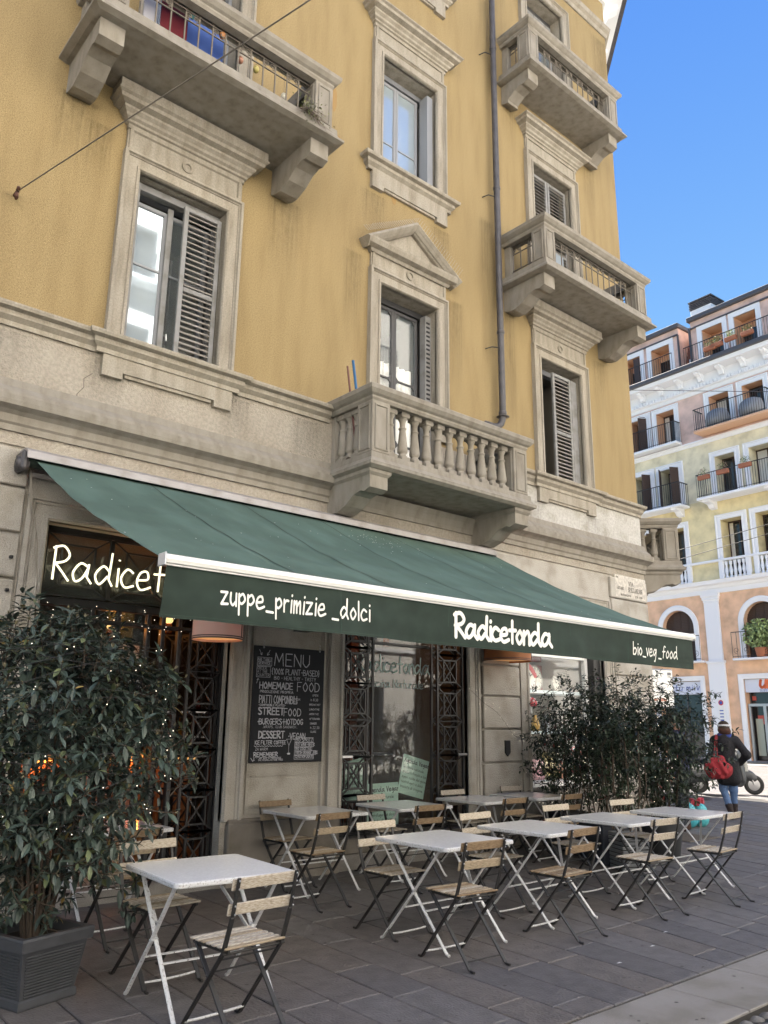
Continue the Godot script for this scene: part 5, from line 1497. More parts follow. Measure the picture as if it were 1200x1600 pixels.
	g = G.new(); g.quadr(Vector3(-2.1, 20.3, -0.25), Vector3(-1.25, 20.3, -0.25), Vector3(-1.25, 23.0, -1.2), Vector3(-2.1, 23.0, -1.2), Vector3(0, 1, 1))
	obj("sloped_roof", g, "roof_tile", b)
	for i in 4:
		for k in 9:
			g = G.new(); g.box(Vector3(-2.02 + i * 0.18, 20.38 + k * 0.28, -0.23 - k * 0.099), Vector3(-1.92 + i * 0.18, 20.62 + k * 0.28, -0.17 - k * 0.099), 0.02)
			obj("roof_tile", g, mat(Color(0.42, 0.17, 0.10), 0.8) if (i + k) % 2 else M.trim if i == 1 else M.roof_tile, b)
	g = G.new(); g.box(Vector3(-1.38, 20.3, 0.02), Vector3(-1.27, 23.0, 0.14), 0.01); g.box(Vector3(-2.12, 20.3, 0.0), Vector3(-2.03, 22.9, 0.1), 0.01)
	obj("downpipe", g, "slate", b)
	g = G.new(); g.box(Vector3(-1.20, 23.4, -1.2), Vector3(0.05, 24.0, 0.0), 0.02)
	obj("chimney", g, "trim", b)
	g = G.new()
	for k in 4: g.box(Vector3(-1.26, 24.02 + k * 0.1, -1.26), Vector3(0.11, 24.07 + k * 0.1, 0.06), 0.01)
	g.box(Vector3(-1.18, 24.0, -1.18), Vector3(0.03, 24.44, -0.02)); g.box(Vector3(-1.28, 24.44, -1.28), Vector3(0.13, 24.52, 0.08), 0.01)
	obj("chimney_cap", g, "slate", b)
	# railings of the upper floors
	g = G.new(); rail_far(g, -7.9, -2.1, 20.5, 1.1, 0.78, 0.14); rail_far(g, -1.35, 7.0, 20.5, 1.05, 0.80, 0.14)
	obj("attic_railing", g, "black_metal", b)
	for q in [[-6.2, -2.45, 16.62, 1.15, 0.55], [-1.08, 2.85, 16.7, 1.17, 0.85], [-6.2, -2.32, 13.02, 1.2, 0.85], [-1.22, 2.85, 13.05, 1.22, 0.9]]:
		var bal := part("balcony", b)
		g = G.new(); g.box(Vector3(q[0] - 0.06, q[2] - 0.14, 0.0), Vector3(q[1] + 0.06, q[2], q[4] + 0.05), 0.02)
		if q[2] < 14:
			for x in [q[0] + 0.35, q[1] - 0.45]: g.prism(V2([0, 0, q[4] - 0.1, 0, q[4] - 0.1, -0.1, 0.4, -0.16, 0.25, -0.34, 0, -0.4]), -0.17, 0.17, Transform3D(Basis(Vector3(0, 0, 1), Vector3.UP, Vector3(-1, 0, 0)), Vector3(x, q[2] - 0.138, 0)))
		obj("slab", g, "trim" if q[2] != 16.7 else "recess", bal)
		g = G.new(); rail_far(g, q[0], q[1], q[2], q[3], q[4], 0.125)
		for s in [q[0], q[1]]:
			g.bar(Vector3(s, q[2] + q[3], 0), Vector3(s, q[2] + q[3], q[4]), 0.05, 0.04)
			for k in 5: g.bar(Vector3(s, q[2], k * q[4] / 5), Vector3(s, q[2] + q[3], k * q[4] / 5), 0.02, 0.02)
		obj("railing", g, "black_metal", bal)
	# shop fronts
	for q in [[-4.95, -2.5], [-0.22, 2.3]]:
		g = G.new()
		g.mould([Vector2(q[0], 0.12), Vector2(q[0], 3.9), Vector2(q[1], 3.9), Vector2(q[1], 0.12)], V2([0.24, 0.0, 0.24, 0.08, 0.18, 0.10, 0.0, 0.07, 0.0, -0.02]))
		obj("shop_surround", g, "trim", b)
	g = G.new(); g.box(Vector3(-0.16, 2.62, -0.20), Vector3(2.24, 2.74, -0.10)); g.box(Vector3(-0.16, 0.12, -0.20), Vector3(-0.06, 2.62, -0.10)); g.box(Vector3(0.58, 0.12, -0.20), Vector3(0.72, 2.62, -0.08)); g.box(Vector3(1.5, 0.12, -0.2), Vector3(1.6, 2.62, -0.1))
	obj("shop_door_frame", g, "steel", b)
	g = G.new(); g.box(Vector3(-5.2, 0.0, 0.0), Vector3(2.6, 0.12, 0.5), 0.02)
	obj("shop_step", g, "kerb", b)
	var sg := thing("supermarket_sign", "white supermarket fascia sign with big orange lower-case letters", "sign")
	sg.transform = b.transform * T(1.04, 3.27, -0.12)
	g = G.new(); g.box(Vector3(-1.24, 0, 0), Vector3(1.24, 0.62, 0.08), 0.01)
	obj("panel", g, plain(0.62, 0.66, 0.76, 0.5), sg)
	g = G.new()
	paint(g, strokes("unes", 0.58, 1.4, 0.16), 0.12, func(p): return Vector3(-0.52 + p.x * 1.15, 0.20 + p.y, 0.083), Vector3.BACK)
	obj("letters", g, plain(0.74, 0.16, 0.05, 0.5), sg)
	var tm := TextMesh.new()
	var sf := SystemFont.new(); sf.font_names = PackedStringArray(["Droid Serif"])
	tm.font = sf; tm.text = "SUPERMERCATI"; tm.font_size = 32; tm.pixel_size = 0.0052; tm.depth = 0.004; tm.horizontal_alignment = HORIZONTAL_ALIGNMENT_LEFT
	put("letters", tm, plain(0.06, 0.09, 0.30, 0.5), sg, T(-0.52, 0.08, 0.084))
	sg = thing("shop_sign", "pale blue shop fascia with thin blue handwriting", "sign")
	sg.transform = b.transform * T(-3.72, 3.24, -0.12)
	g = G.new(); g.box(Vector3(-1.22, 0, 0), Vector3(1.22, 0.64, 0.08), 0.01)
	obj("panel", g, plain(0.60, 0.64, 0.76, 0.5), sg)
	g = G.new()
	paint(g, strokes("tu mi vuoi", 0.30, 2.0, 0.1), 0.03, func(p): return Vector3(-0.35 + p.x * 1.3, 0.2 + p.y, 0.083), Vector3.BACK)
	obj("letters", g, plain(0.06, 0.10, 0.34, 0.5), sg)
	sg = thing("parking_sign", "narrow white street sign with a red ring on the pilaster", "sign")
	sg.transform = b.transform * T(-1.42, 1.75, 0.14)
	g = G.new(); g.box(Vector3(-0.16, 0, 0), Vector3(0.16, 1.25, 0.02), 0.004)
	obj("panel", g, "white_paint", sg)
	g = G.new(); g.lathe(V2([0.08, 0.0, 0.13, 0.0, 0.13, 0.006, 0.08, 0.006]), 18, Transform3D(Basis(Vector3.RIGHT, PI / 2), Vector3(0, 1.05, 0.021)))
	obj("red_ring", g, plain(0.5, 0.03, 0.03), sg)
	g = G.new(); g.lathe(V2([0.078, 0.002, 0.0, 0.003]), 18, Transform3D(Basis(Vector3.RIGHT, PI / 2), Vector3(0, 1.05, 0.022)))
	for y in [0.2, 0.35, 0.5, 0.65]: g.box(Vector3(-0.1, y, 0.02), Vector3(0.1, y + 0.05, 0.024))
	obj("blue_disc", g, plain(0.05, 0.1, 0.4), sg)
	# posters and stock in the supermarket window
	var px := [[0.15, 1.2, 0.36, 1.7, 0.45, 0.5, 0.42], [0.24, 2.0, 0.3, 0.4, 0.55, 0.1, 0.08], [1.1, 1.4, 0.6, 0.8, 0.66, 0.62, 0.40], [1.15, 2.1, 0.3, 0.3, 0.5, 0.06, 0.05], [1.85, 1.5, 0.4, 1.2, 0.6, 0.6, 0.58], [0.0, 3.0, 0.2, 0.2, 0.5, 0.1, 0.08]]
	var pn := ["grey-green product poster in the supermarket door", "small red offer card in the supermarket door", "pale yellow poster in the supermarket window", "round red offer card in the supermarket window", "white poster at the right of the supermarket window", "tiny red card in the corner of the supermarket transom"]
	for i in px.size():
		var q = px[i]
		g = G.new(); g.box(Vector3(-q[2] / 2, -q[3] / 2, 0), Vector3(q[2] / 2, q[3] / 2, 0.01))
		var o := obj("window_poster", g, plain(q[4], q[5], q[6], 0.7))
		o.transform = b.transform * T(q[0], q[1], -0.42)
		tag(o, pn[i], "poster", "cards in the supermarket window")
	# planters and shrubs of the balconies
	var spots := [[0.2, 21.05, 0.85, 3, "flower boxes with pale blooms on the attic railing, left"], [0.62, 21.1, 0.85, 2, "flower box with dry blooms on the attic railing"], [1.4, 21.15, 0.85, 4, "rounded yellow-green shrub on the attic railing"], [2.3, 21.1, 0.85, 5, "tall dark plants at the right of the attic railing"], [-0.75, 14.15, 0.95, 3, "terracotta flower boxes on the third-floor balcony, left end"], [0.3, 14.2, 0.95, 3, "terracotta flower box in the middle of the third-floor balcony"], [1.5, 14.25, 0.95, 5, "trailing green plants on the third-floor balcony, right end"], [1.0, 5.4, 0.3, 6, "big leafy shrub in a terracotta pot on the arch balcony"]]
	for q in spots:
		var t := thing("balcony_plant", q[4], "plant")
		t.transform = b.transform * T(q[0], q[1], q[2])
		var big: bool = q[3] == 6
		g = G.new()
		if big: g.lathe(V2([0, -0.5, 0.22, -0.5, 0.3, -0.08, 0.27, -0.08]), 12, T(0, 0, 0))
		else: g.box(Vector3(-0.32, -0.2, -0.1), Vector3(0.32, 0.02, 0.1), 0.02)
		obj("pot", g, "terracotta", t)
		var lf := G.new(); lf.colored = true
		var R: float = 0.75 if big else 0.24
		var nl := 700 if big else 160
		for i in nl:
			var d := Vector3(rng.randfn(), rng.randfn(), rng.randfn()).normalized() * pow(rng.randf(), 0.45)
			var p := d * Vector3(R * 1.2, R, R * 0.6) + Vector3(0, R * 0.75, 0)
			var cc := Color(0.10, 0.16, 0.05) * rng.randf_range(0.6, 1.6)
			if q[3] == 3 and rng.randf() < 0.4: cc = Color(0.5, 0.36, 0.30)
			if q[3] == 4: cc = Color(0.28, 0.34, 0.05) * rng.randf_range(0.7, 1.3)
			if big: cc = Color(0.22, 0.29, 0.12) * rng.randf_range(0.6, 1.6)
			lf.col = cc
			var u := Vector3(rng.randfn(), rng.randfn(), rng.randfn()).normalized() * R * 0.14; var w := u.cross(Vector3(rng.randfn(), rng.randfn(), rng.randfn())).normalized() * R * 0.07
			lf.quad(p - u, p - w, p + u, p + w)
		obj("foliage", lf, "leaf", t)
	# covered round things on the fourth-floor balcony
	for q in [[0.0, "round grey covered table at the left of the peach balcony"], [1.85, "round grey covered table at the right of the peach balcony"]]:
		g = G.new(); g.lathe(V2([0.0, 0.0, 0.62, 0.05, 0.66, 0.5, 0.55, 0.85, 0.3, 0.98, 0.0, 1.0]), 18, Transform3D(), 0.55)
		var o := obj("covered_table", g, plain(0.30, 0.31, 0.33, 0.9))
		o.transform = b.transform * T(q[0], 16.71, 0.42)
		tag(o, q[1], "covered table", "covered tables on the far balcony")
	# overhead wires in front of it
	for q in [[Vector3(25, 7.41, -5.89), Vector3(25, 7.75, -3.02), "upper thin cable sagging across the pastel building"], [Vector3(25, 7.09, -5.91), Vector3(25, 7.45, -3.05), "lower thin cable sagging across the pastel building"], [Vector3(25, 13.61, -7.34), Vector3(25, 12.04, -2.55), "thin cable crossing under the attic of the pastel building"]]:
		g = G.new()
		var pts := []
		for i in 15: pts.append(q[0].lerp(q[1], -1.6 + i * 0.32) + Vector3(0, 0.02 * (i - 7) * (i - 7) * 0.05, 0))
		g.tube(pts, 0.011, 4, false)
		tag(obj("overhead_cable", g, "black_metal"), q[2], "cable", "cables over the square")

func rail_far(g: G, x0: float, x1: float, y: float, h: float, z: float, step: float) -> void:
	g.bar(Vector3(x0, y + h, z), Vector3(x1, y + h, z), 0.04, 0.035); g.bar(Vector3(x0, y + 0.08, z), Vector3(x1, y + 0.08, z), 0.022, 0.022)
	var cnt := int((x1 - x0) / step)
	for i in cnt + 1:
		var x := lerpf(x0, x1, i / float(cnt))
		g.bar(Vector3(x, y, z), Vector3(x, y + h, z), 0.015, 0.015)

func awning() -> void:
	var t := thing("awning", "dark green fabric awning with white front bar and lettered valance", "awning")
	var X0 := 2.2; var X1 := 8.53
	var top := func(u: float, v: float) -> Vector3:
		# u along the wall, v from the wall to the front bar; the cloth sags and ripples a little
		var x := lerpf(X0, X1, u)
		var y := lerpf(3.90, 2.585, v) - 0.060 * sin(PI * v) + 0.010 * sin(v * 34.0 + sin(x * 2.1) * 1.6) * v * (1.0 - v) * 2.0 + 0.016 * sin(x * 1.9 + v * 3.0) * sin(PI * v) + 0.005 * sin(x * 8.0 + v * 15.0 + sin(x * 3.0)) * v * (1.0 - 0.8 * v) - 0.006 * absf(sin((x - 2.2) * PI / 1.055)) * v
		return Vector3(x, y, lerpf(0.24, 3.03, v))
	var g := G.new()
	var nu := 64; var nv := 40
	for i in nu:
		for j in nv:
			var P := []; var N := []
			for q in [[0, 0], [1, 0], [1, 1], [0, 1]]:
				var u: float = (i + q[0]) / float(nu); var v: float = (j + q[1]) / float(nv)
				P.append(top.call(u, v))
				N.append((top.call(u, v + 0.01) - top.call(u, v - 0.01)).cross(top.call(u + 0.01, v) - top.call(u - 0.01, v)).normalized())
			g.quadn(P[0], P[1], P[2], P[3], N[0], N[1], N[2], N[3])
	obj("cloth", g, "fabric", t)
	for k in 5:
		g = G.new()
		var u := (k + 1) / 6.0 + 0.01
		for j in 40:
			var a: Vector3 = top.call(u - 0.0012, j / 40.0) + Vector3(0, 0.003, 0.001); var b: Vector3 = top.call(u + 0.0012, j / 40.0) + Vector3(0, 0.003, 0.001)
			var c: Vector3 = top.call(u + 0.0012, (j + 1) / 40.0) + Vector3(0, 0.003, 0.001); var d: Vector3 = top.call(u - 0.0012, (j + 1) / 40.0) + Vector3(0, 0.003, 0.001)
			g.quadr(a, b, c, d, Vector3.UP)
		obj("seam", g, "valance", t)
	# droppings and lime specks on the cloth
	g = G.new()
	for i in 120:
		var u := rng.randf() if i < 55 else clampf(0.60 + rng.randfn() * 0.05, 0, 1)
		var v := rng.randf_range(0.05, 0.95) if i < 55 else clampf(0.16 + rng.randfn() * 0.05, 0.02, 1)
		var c: Vector3 = top.call(u, v) + Vector3(0, 0.004, 0.002)
		var r := rng.randf_range(0.003, 0.008)
		var e: Vector3 = (top.call(u, v + 0.01) - top.call(u, v)).normalized() * r * rng.randf_range(0.8, 1.6)
		g.quadr(c - Vector3(r, 0, 0), c + e, c + Vector3(r, 0, 0), c - e, Vector3.UP)
	obj("speck", g, "white_paint", t)
	# hood and roller at the wall
	g = G.new()
	g.prism(V2([0.05, 3.99, 0.05, 4.02, 0.20, 4.02, 0.30, 3.97, 0.31, 3.90, 0.29, 3.90, 0.28, 3.955, 0.19, 4.0, 0.06, 4.0]), 2.10, 8.46, Transform3D(Basis(Vector3(0, 0, 1), Vector3.UP, Vector3(1, 0, 0)), Vector3.ZERO))
	obj("hood", g, "cassette", t)
	g = G.new(); g.tube([Vector3(2.14, 3.90, 0.18), Vector3(8.50, 3.90, 0.18)], 0.055, 14)
	obj("roller", g, "valance", t)
	for x in [2.10, 8.50]:
		g = G.new(); g.box(Vector3(x - 0.03, 3.80, 0.04), Vector3(x + 0.03, 3.985, 0.26), 0.02); g.lathe(V2([0.0, -0.05, 0.065, -0.05, 0.065, 0.05, 0.0, 0.05]), 14, Transform3D(Basis(Vector3.BACK, PI / 2), Vector3(x, 3.87, 0.17)))
		obj("end_bracket", g, "pipe", t)
	g = G.new(); g.box(Vector3(2.2, 3.79, 0.06), Vector3(8.45, 3.83, 0.10), 0.008)
	obj("square_bar", g, "cassette", t)
	# folding arms
	for q in [[3.0, 1.0], [7.6, -1.0]]:
		g = G.new()
		var a := Vector3(q[0], 3.79, 0.12); var e := Vector3(q[0] + q[1] * 0.62, 2.98, 1.62); var f := Vector3(q[0] - q[1] * 0.1, 2.555, 3.01)
		g.bar(a, e, 0.05, 0.04, Vector3.UP, 0.01); g.bar(e, f, 0.045, 0.035, Vector3.UP, 0.01); g.ball(e, Vector3(0.05, 0.05, 0.05), 10, 6)
		obj("folding_arm", g, "cassette", t)
	# front bar: extruded white profile
	g = G.new()
	g.prism(V2([3.02, 2.538, 3.015, 2.590, 3.03, 2.606, 3.07, 2.612, 3.10, 2.600, 3.108, 2.575, 3.10, 2.552, 3.085, 2.548, 3.085, 2.538]), X0 - 0.01, X1 + 0.01, Transform3D(Basis(Vector3(0, 0, 1), Vector3.UP, Vector3(1, 0, 0)), Vector3.ZERO))
	obj("front_bar", g, "white_paint", t)
	for x in [X0 - 0.022, X1 + 0.011]:
		g = G.new(); g.box(Vector3(x, 2.532, 3.008), Vector3(x + 0.012, 2.616, 3.112), 0.005)
		obj("bar_cap", g, "alu", t)
	# valance, softly waved
	var fall := func(x: float, y: float) -> Vector3:
		var k: float = (2.545 - y) / 0.33
		return Vector3(x, y, 3.072 + k * (0.020 * sin(x * 2.3) + 0.016 * sin(x * 5.1 + 0.8) + 0.008 * sin(x * 11.0 + 1.2 * sin(x * 2.0))) - 0.012 * k + 0.004 * sin(x * 3.0 + y * 30.0) * k)
	g = G.new()
	var nx := 150
	for i in nx:
		for j in 6:
			var xa := lerpf(X0 + 0.01, X1 - 0.0, i / float(nx)); var xb := lerpf(X0 + 0.01, X1 - 0.0, (i + 1) / float(nx))
			var ya := 2.545 - 0.325 * j / 6.0; var yb := 2.545 - 0.325 * (j + 1) / 6.0
			var nrm := func(x, y): return (fall.call(x + 0.01, y) - fall.call(x - 0.01, y)).cross(fall.call(x, y + 0.01) - fall.call(x, y - 0.01)).normalized()
			g.quadn(fall.call(xa, yb), fall.call(xb, yb), fall.call(xb, ya), fall.call(xa, ya), nrm.call(xa, yb), nrm.call(xb, yb), nrm.call(xb, ya), nrm.call(xa, ya))
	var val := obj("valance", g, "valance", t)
	g = G.new()
	for x in [3.58, 4.70, 6.30, 7.28]: g.quadr(fall.call(x - 0.003, 2.225) + Vector3(0, 0, 0.001), fall.call(x + 0.003, 2.225) + Vector3(0, 0, 0.001), fall.call(x + 0.003, 2.54) + Vector3(0, 0, 0.001), fall.call(x - 0.003, 2.54) + Vector3(0, 0, 0.001), Vector3.BACK)
	for i in nx: g.quadr(fall.call(lerpf(X0, X1, i / 150.0), 2.237) + Vector3(0, 0, 0.001), fall.call(lerpf(X0, X1, (i + 1) / 150.0), 2.237) + Vector3(0, 0, 0.001), fall.call(lerpf(X0, X1, (i + 1) / 150.0), 2.240) + Vector3(0, 0, 0.001), fall.call(lerpf(X0, X1, i / 150.0), 2.240) + Vector3(0, 0, 0.001), Vector3.BACK)
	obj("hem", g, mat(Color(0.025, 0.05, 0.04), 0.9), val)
	var texts := [["zuppe_primizie _dolci", 2.60, 3.85, 2.335, 0.135, 0.017, 0.0, 1.6], ["Radicetonda", 4.78, 6.01, 2.295, 0.185, 0.034, -0.05, 0.4], ["bio_veg _food", 7.36, 8.21, 2.315, 0.125, 0.015, 0.0, 1.4]]
	for q in texts:
		g = G.new()
		var st := strokes(q[0], q[4], q[7], q[6])
		var k: float = (q[2] - q[1]) / text_width(st)
		paint(g, st, q[5], func(p): return fall.call(q[1] + p.x * k, q[3] + p.y) + Vector3(0, 0, 0.0035), Vector3.BACK)
		obj("lettering", g, "lettering", val)

func signs_and_lamps() -> void:
	var g: G
	# glowing name above the door
	var t := thing("neon_name_sign", "glowing pale yellow handwritten neon name above the dark doorway", "neon sign", Vector3(2.56, 2.885, -0.075))
	var st := strokes("Radicetonda", 0.315, 0.9, 0.02)
	var k := 1.88 / text_width(st)
	for s in st:
		g = G.new()
		var pts := []
		for p in s: pts.append(Vector3(p.x * k, p.y, 0))
		g.tube(pts, 0.0105, 8)
		obj("tube", g, "neon", t)
	g = G.new()
	for i in 7: g.bar(Vector3(0.12 + i * 0.27, 0.05, 0), Vector3(0.12 + i * 0.27, 0.05, -0.065), 0.008, 0.008)
	obj("holder", g, "black_metal", t)
	for x in [2.85, 3.35, 3.9]: lamp_light("neon_light", Vector3(x, 3.0, -0.03), Color(1.0, 0.93, 0.66), 0.004, 0.14)
	# blackboard with the menu
	var W := 620; var H := 800
	var im := Image.create(W, H, false, Image.FORMAT_RGB8)
	im.fill(Color(0.115, 0.12, 0.135))
	for i in 900: im.fill_rect(Rect2i(rng.randi() % W, rng.randi() % H, 2 + rng.randi() % 40, 1), Color(0.115, 0.12, 0.135).lerp(Color(0.2, 0.2, 0.22), rng.randf() * 0.5))
	var c := Color(0.80, 0.80, 0.83)
	for q in [["MENU", 170, 130, 88, 6, 1.9, 1.25], ["{100% PLANT-BASED}", 150, 192, 40, 4, 1.5, 1.0], ["BIO - HEALTHY - TASTY", 172, 230, 24, 3.4, 1.8, 1.2], ["HOMEMADE", 52, 296, 44, 7, 1.6, 1.12], ["FOOD", 380, 306, 64, 5, 1.8, 1.15], ["PRODUZIONE PROPRIA", 58, 326, 17, 2.6, 2.0, 1.4], ["PIATTI COMPONIBILI", 54, 398, 54, 4.5, 1.3, 0.62], ["-COMPONIBLE PLATES-", 50, 418, 14, 2.6, 2.0, 1.3], ["FROM", 352, 374, 16, 2.2, 1.8, 1.2], ["7.0", 360, 398, 16, 2.2, 1.8, 1.2], ["STREET", 52, 476, 46, 8, 1.8, 1.12], ["FOOD", 270, 484, 52, 5, 1.8, 1.05], ["*BURGERS*HOTDOG", 48, 544, 38, 5, 1.6, 1.05], ["..WRAPS.. CLUB SANDWICH..", 90, 570, 17, 2.4, 2.0, 1.2], ["DESSERT", 64, 638, 46, 7.5, 1.6, 1.0], ["*VEGAN", 316, 646, 42, 4.5, 1.6, 0.95], ["ICE FILTER COFFEE", 34, 680, 24, 4, 1.8, 1.05], ["ZA WARM", 42, 722, 18, 2, 2, 1.1], ["REMEMBER", 30, 762, 26, 5, 1.8, 1.3], ["WE ARE A PARADISE", 76, 780, 11, 2.2, 2, 1.5], ["SOL.VEGAN.LACTOSE FREE", 70, 792, 10, 2.2, 2, 1.4],
			["OPEN", 520, 340, 15, 2.4, 1.8, 1.3], ["h 8.30", 506, 374, 18, 2.4, 1.8, 1.2], ["BREAKFAST", 496, 406, 12, 2.4, 1.8, 1.3], ["LUNCHTIME", 496, 440, 12, 2.2, 1.8, 1.3], ["APERITIVE", 496, 474, 12, 2.2, 1.8, 1.3], ["AFTERWORK", 500, 508, 12, 2.2, 1.8, 1.2], ["DINNER", 508, 542, 13, 2.2, 1.8, 1.2], ["h 22.30", 510, 574, 18, 2.4, 1.8, 1.2], ["CLOSE", 512, 600, 12, 2.2, 1.8, 1.3],
			["BIO SPRITZ", 384, 664, 24, 3.4, 1.6, 1.1], ["BIO WINE-BEER", 384, 694, 20, 2.8, 1.6, 1.1], ["BIO COCKTAIL", 384, 722, 18, 2.8, 1.6, 1.1], ["FRESH ORANGE JUICE", 384, 750, 19, 2.8, 1.5, 0.95], ["CENTRIFUGATE", 384, 778, 19, 2.8, 1.6, 1.1], ["NO TABLE", 30, 104, 20, 2.8, 1.8, 1.1], ["SERVICE", 30, 128, 20, 2.8, 1.8, 1.2], ["ORDER", 28, 164, 20, 2.4, 1.8, 1.1], ["AT THE", 28, 188, 19, 2.4, 1.8, 1.1], ["COUNTER", 28, 212, 19, 2.4, 1.8, 1.1]]:
		chalk(im, q[0], Vector2(q[1], q[2]), q[3], q[4], c, q[5], q[6], 0.0)
	var seg := [[24, 78, 146, 78], [146, 78, 146, 136], [146, 136, 22, 136], [22, 136, 24, 78], [22, 142, 138, 142], [138, 142, 136, 218], [136, 218, 20, 218], [20, 218, 22, 142], [36, 24, 58, 62], [58, 62, 60, 44], [58, 62, 44, 54], [126, 24, 104, 62], [104, 62, 122, 54], [104, 62, 104, 44], [24, 262, 36, 228], [36, 228, 26, 238], [36, 228, 44, 240],
		[376, 636, 540, 636], [540, 636, 540, 668], [540, 668, 376, 668], [376, 672, 548, 672], [548, 672, 546, 700], [546, 700, 376, 700], [376, 702, 530, 702], [530, 702, 530, 726], [376, 728, 570, 728], [570, 728, 570, 756], [570, 756, 376, 756], [376, 758, 546, 758], [546, 758, 546, 786], [546, 786, 376, 786], [376, 636, 374, 786],
		[302, 646, 346, 646], [346, 646, 324, 690], [324, 690, 302, 646], [324, 690, 324, 740], [310, 746, 338, 746], [340, 640, 350, 628], [8, 772, 24, 794], [24, 794, 40, 784], [24, 794, 34, 772]]
	for q in seg: chalk_line(im, Vector2(q[0], q[1]), Vector2(q[2], q[3]), 2.6, c)
	for i in 22: chalk_line(im, Vector2(30 + i * 11, 690 + 6 * (i % 2)), Vector2(41 + i * 11, 690 + 6 * ((i + 1) % 2)), 3, c)
	for i in 22: chalk_line(im, Vector2(28 + i * 10, 768 + 4 * (i % 2)), Vector2(38 + i * 10, 768 + 4 * ((i + 1) % 2)), 2.4, c)
	im.fill_rect(Rect2i(314, 740, 22, 12), c)
	t = thing("menu_board", "black chalkboard menu with white handwriting on the grey pier", "chalkboard", Vector3(5.23, 1.80, 0.04))
	g = G.new(); g.box(Vector3(-0.475, -0.615, -0.012), Vector3(0.475, 0.615, 0.012), 0.006)
	obj("board", g, plain(0.012, 0.0125, 0.015, 0.8), t)
	g = G.new(); g.quad(Vector3(-0.468, -0.608, 0.0135), Vector3(0.468, -0.608, 0.0135), Vector3(0.468, 0.608, 0.0135), Vector3(-0.468, 0.608, 0.0135))
	obj("chalk_writing", g, printed(im, 0.85), t)
	g = G.new()
	for x in [-0.36, 0.40]:
		for i in 3: g.ball(Vector3(x, 0.60 + i * 0.03, 0.016), Vector3(0.012, 0.012, 0.008), 8, 5)
	obj("hook", g, "steel", t)
	# black wall-washer lamps over the board
	for q in [[4.95, 2.66, 0.30, -0.12, "left black tilted wall lamp over the chalkboard"], [5.72, 2.66, 0.30, 0.30, "right black tilted wall lamp over the chalkboard"]]:
		t = thing("wall_lamp", q[4], "lamp", Vector3(q[0], q[1], q[2]), 0.0, "black lamps over the chalkboard")
		var R := Transform3D(Basis(Vector3.UP, q[3]) * Basis(Vector3.BACK, -0.1 if q[3] < 0 else 0.12), Vector3.ZERO)
		g = G.new()
		var pr := []
		for i in 9: pr.append(Vector2(cos(PI * i / 8.0) * 0.075, sin(PI * i / 8.0) * 0.06))
		for i in 9: pr.append(Vector2(cos(PI * (8 - i) / 8.0) * 0.062, sin(PI * (8 - i) / 8.0) * 0.048))
		g.prism(pr, -0.25, 0.25, R * Transform3D(Basis(Vector3(0, 0, 1), Vector3.UP, Vector3(-1, 0, 0)), Vector3.ZERO))
		g.box(Vector3(-0.262, -0.005, -0.075), Vector3(-0.248, 0.06, 0.075), 0.01, R); g.box(Vector3(0.248, -0.005, -0.075), Vector3(0.262, 0.06, 0.075), 0.01, R)
		obj("hood", g, "black_metal", t)
		g = G.new(); g.tube([R * Vector3(0, 0.05, 0), Vector3(0, 0.22, -0.08), Vector3(0, 0.22, -0.30)], 0.013, 7)
		obj("arm", g, "black_metal", t)
		g = G.new(); g.box(Vector3(-0.23, 0.008, -0.05), Vector3(0.23, 0.02, 0.05), 0.004, R)
		obj("diffuser", g, plain(0.25, 0.23, 0.2, 0.5), t)
	t = thing("outdoor_speaker", "small dark wedge-shaped speaker between the two lamps over the chalkboard", "speaker", Vector3(5.33, 2.60, 0.14))
	g = G.new(); g.prism(V2([-0.09, 0.0, 0.09, 0.0, 0.11, 0.16, -0.11, 0.16]), -0.07, 0.09)
	obj("case", g, plain(0.03, 0.033, 0.04, 0.5), t)
	g = G.new(); g.box(Vector3(-0.07, 0.02, 0.091), Vector3(0.07, 0.15, 0.096), 0.004)
	obj("front_cloth", g, "box_dark", t)
	g = G.new(); g.box(Vector3(-0.015, 0.05, -0.14), Vector3(0.015, 0.09, -0.07))
	obj("bracket", g, "black_metal", t)
	# drum lamps under the awning
	for q in [[4.14, 2.405, 0.32, 0.255, "shade_out", "pale pink drum lampshade hanging beside the left end of the valance"], [8.70, 2.455, 0.24, 0.33, "orange_shade", "orange-brown drum lampshade above the grey pier, under the awning"]]:
		t = thing("drum_lamp", q[5], "lamp", Vector3(q[0], q[1], q[2]), 0.0, "drum lamps under the awning")
		g = G.new(); g.lathe([Vector2(q[3], 0), Vector2(q[3] * 0.98, 0.36)], 40); g.lathe([Vector2(q[3] * 0.97, 0.36), Vector2(q[3] * 0.99, 0)], 40)
		obj("shade", g, q[4], t)
		g = G.new(); g.lathe([Vector2(q[3] + 0.001, 0.0), Vector2(q[3] + 0.003, 0.006), Vector2(q[3] + 0.001, 0.012)], 40); g.lathe([Vector2(q[3] + 0.001, 0.022), Vector2(q[3] + 0.003, 0.027), Vector2(q[3] + 0.001, 0.032)], 40); g.bar(Vector3(cos(0.9) * q[3], 0.02, sin(0.9) * q[3]) * 1.003, Vector3(cos(0.9) * q[3], 0.36, sin(0.9) * q[3]) * 1.003, 0.012, 0.003)
		obj("trim_band", g, plain(0.10, 0.06, 0.05), t)
		g = G.new(); g.lathe([Vector2(0, 0.022), Vector2(q[3] * 0.985, 0.024)], 40)
		obj("diffuser", g, mat(Color(0.75, 0.45, 0.25), 0.6, {"emit": Color(1.0, 0.46, 0.16), "power": 0.10 if q[0] < 5 else 0.05}), t)
		g = G.new(); g.tube([Vector3(0, 0.3, 0), Vector3(0, 0.95, 0)], 0.006, 6)
		obj("cord", g, "black_metal", t)
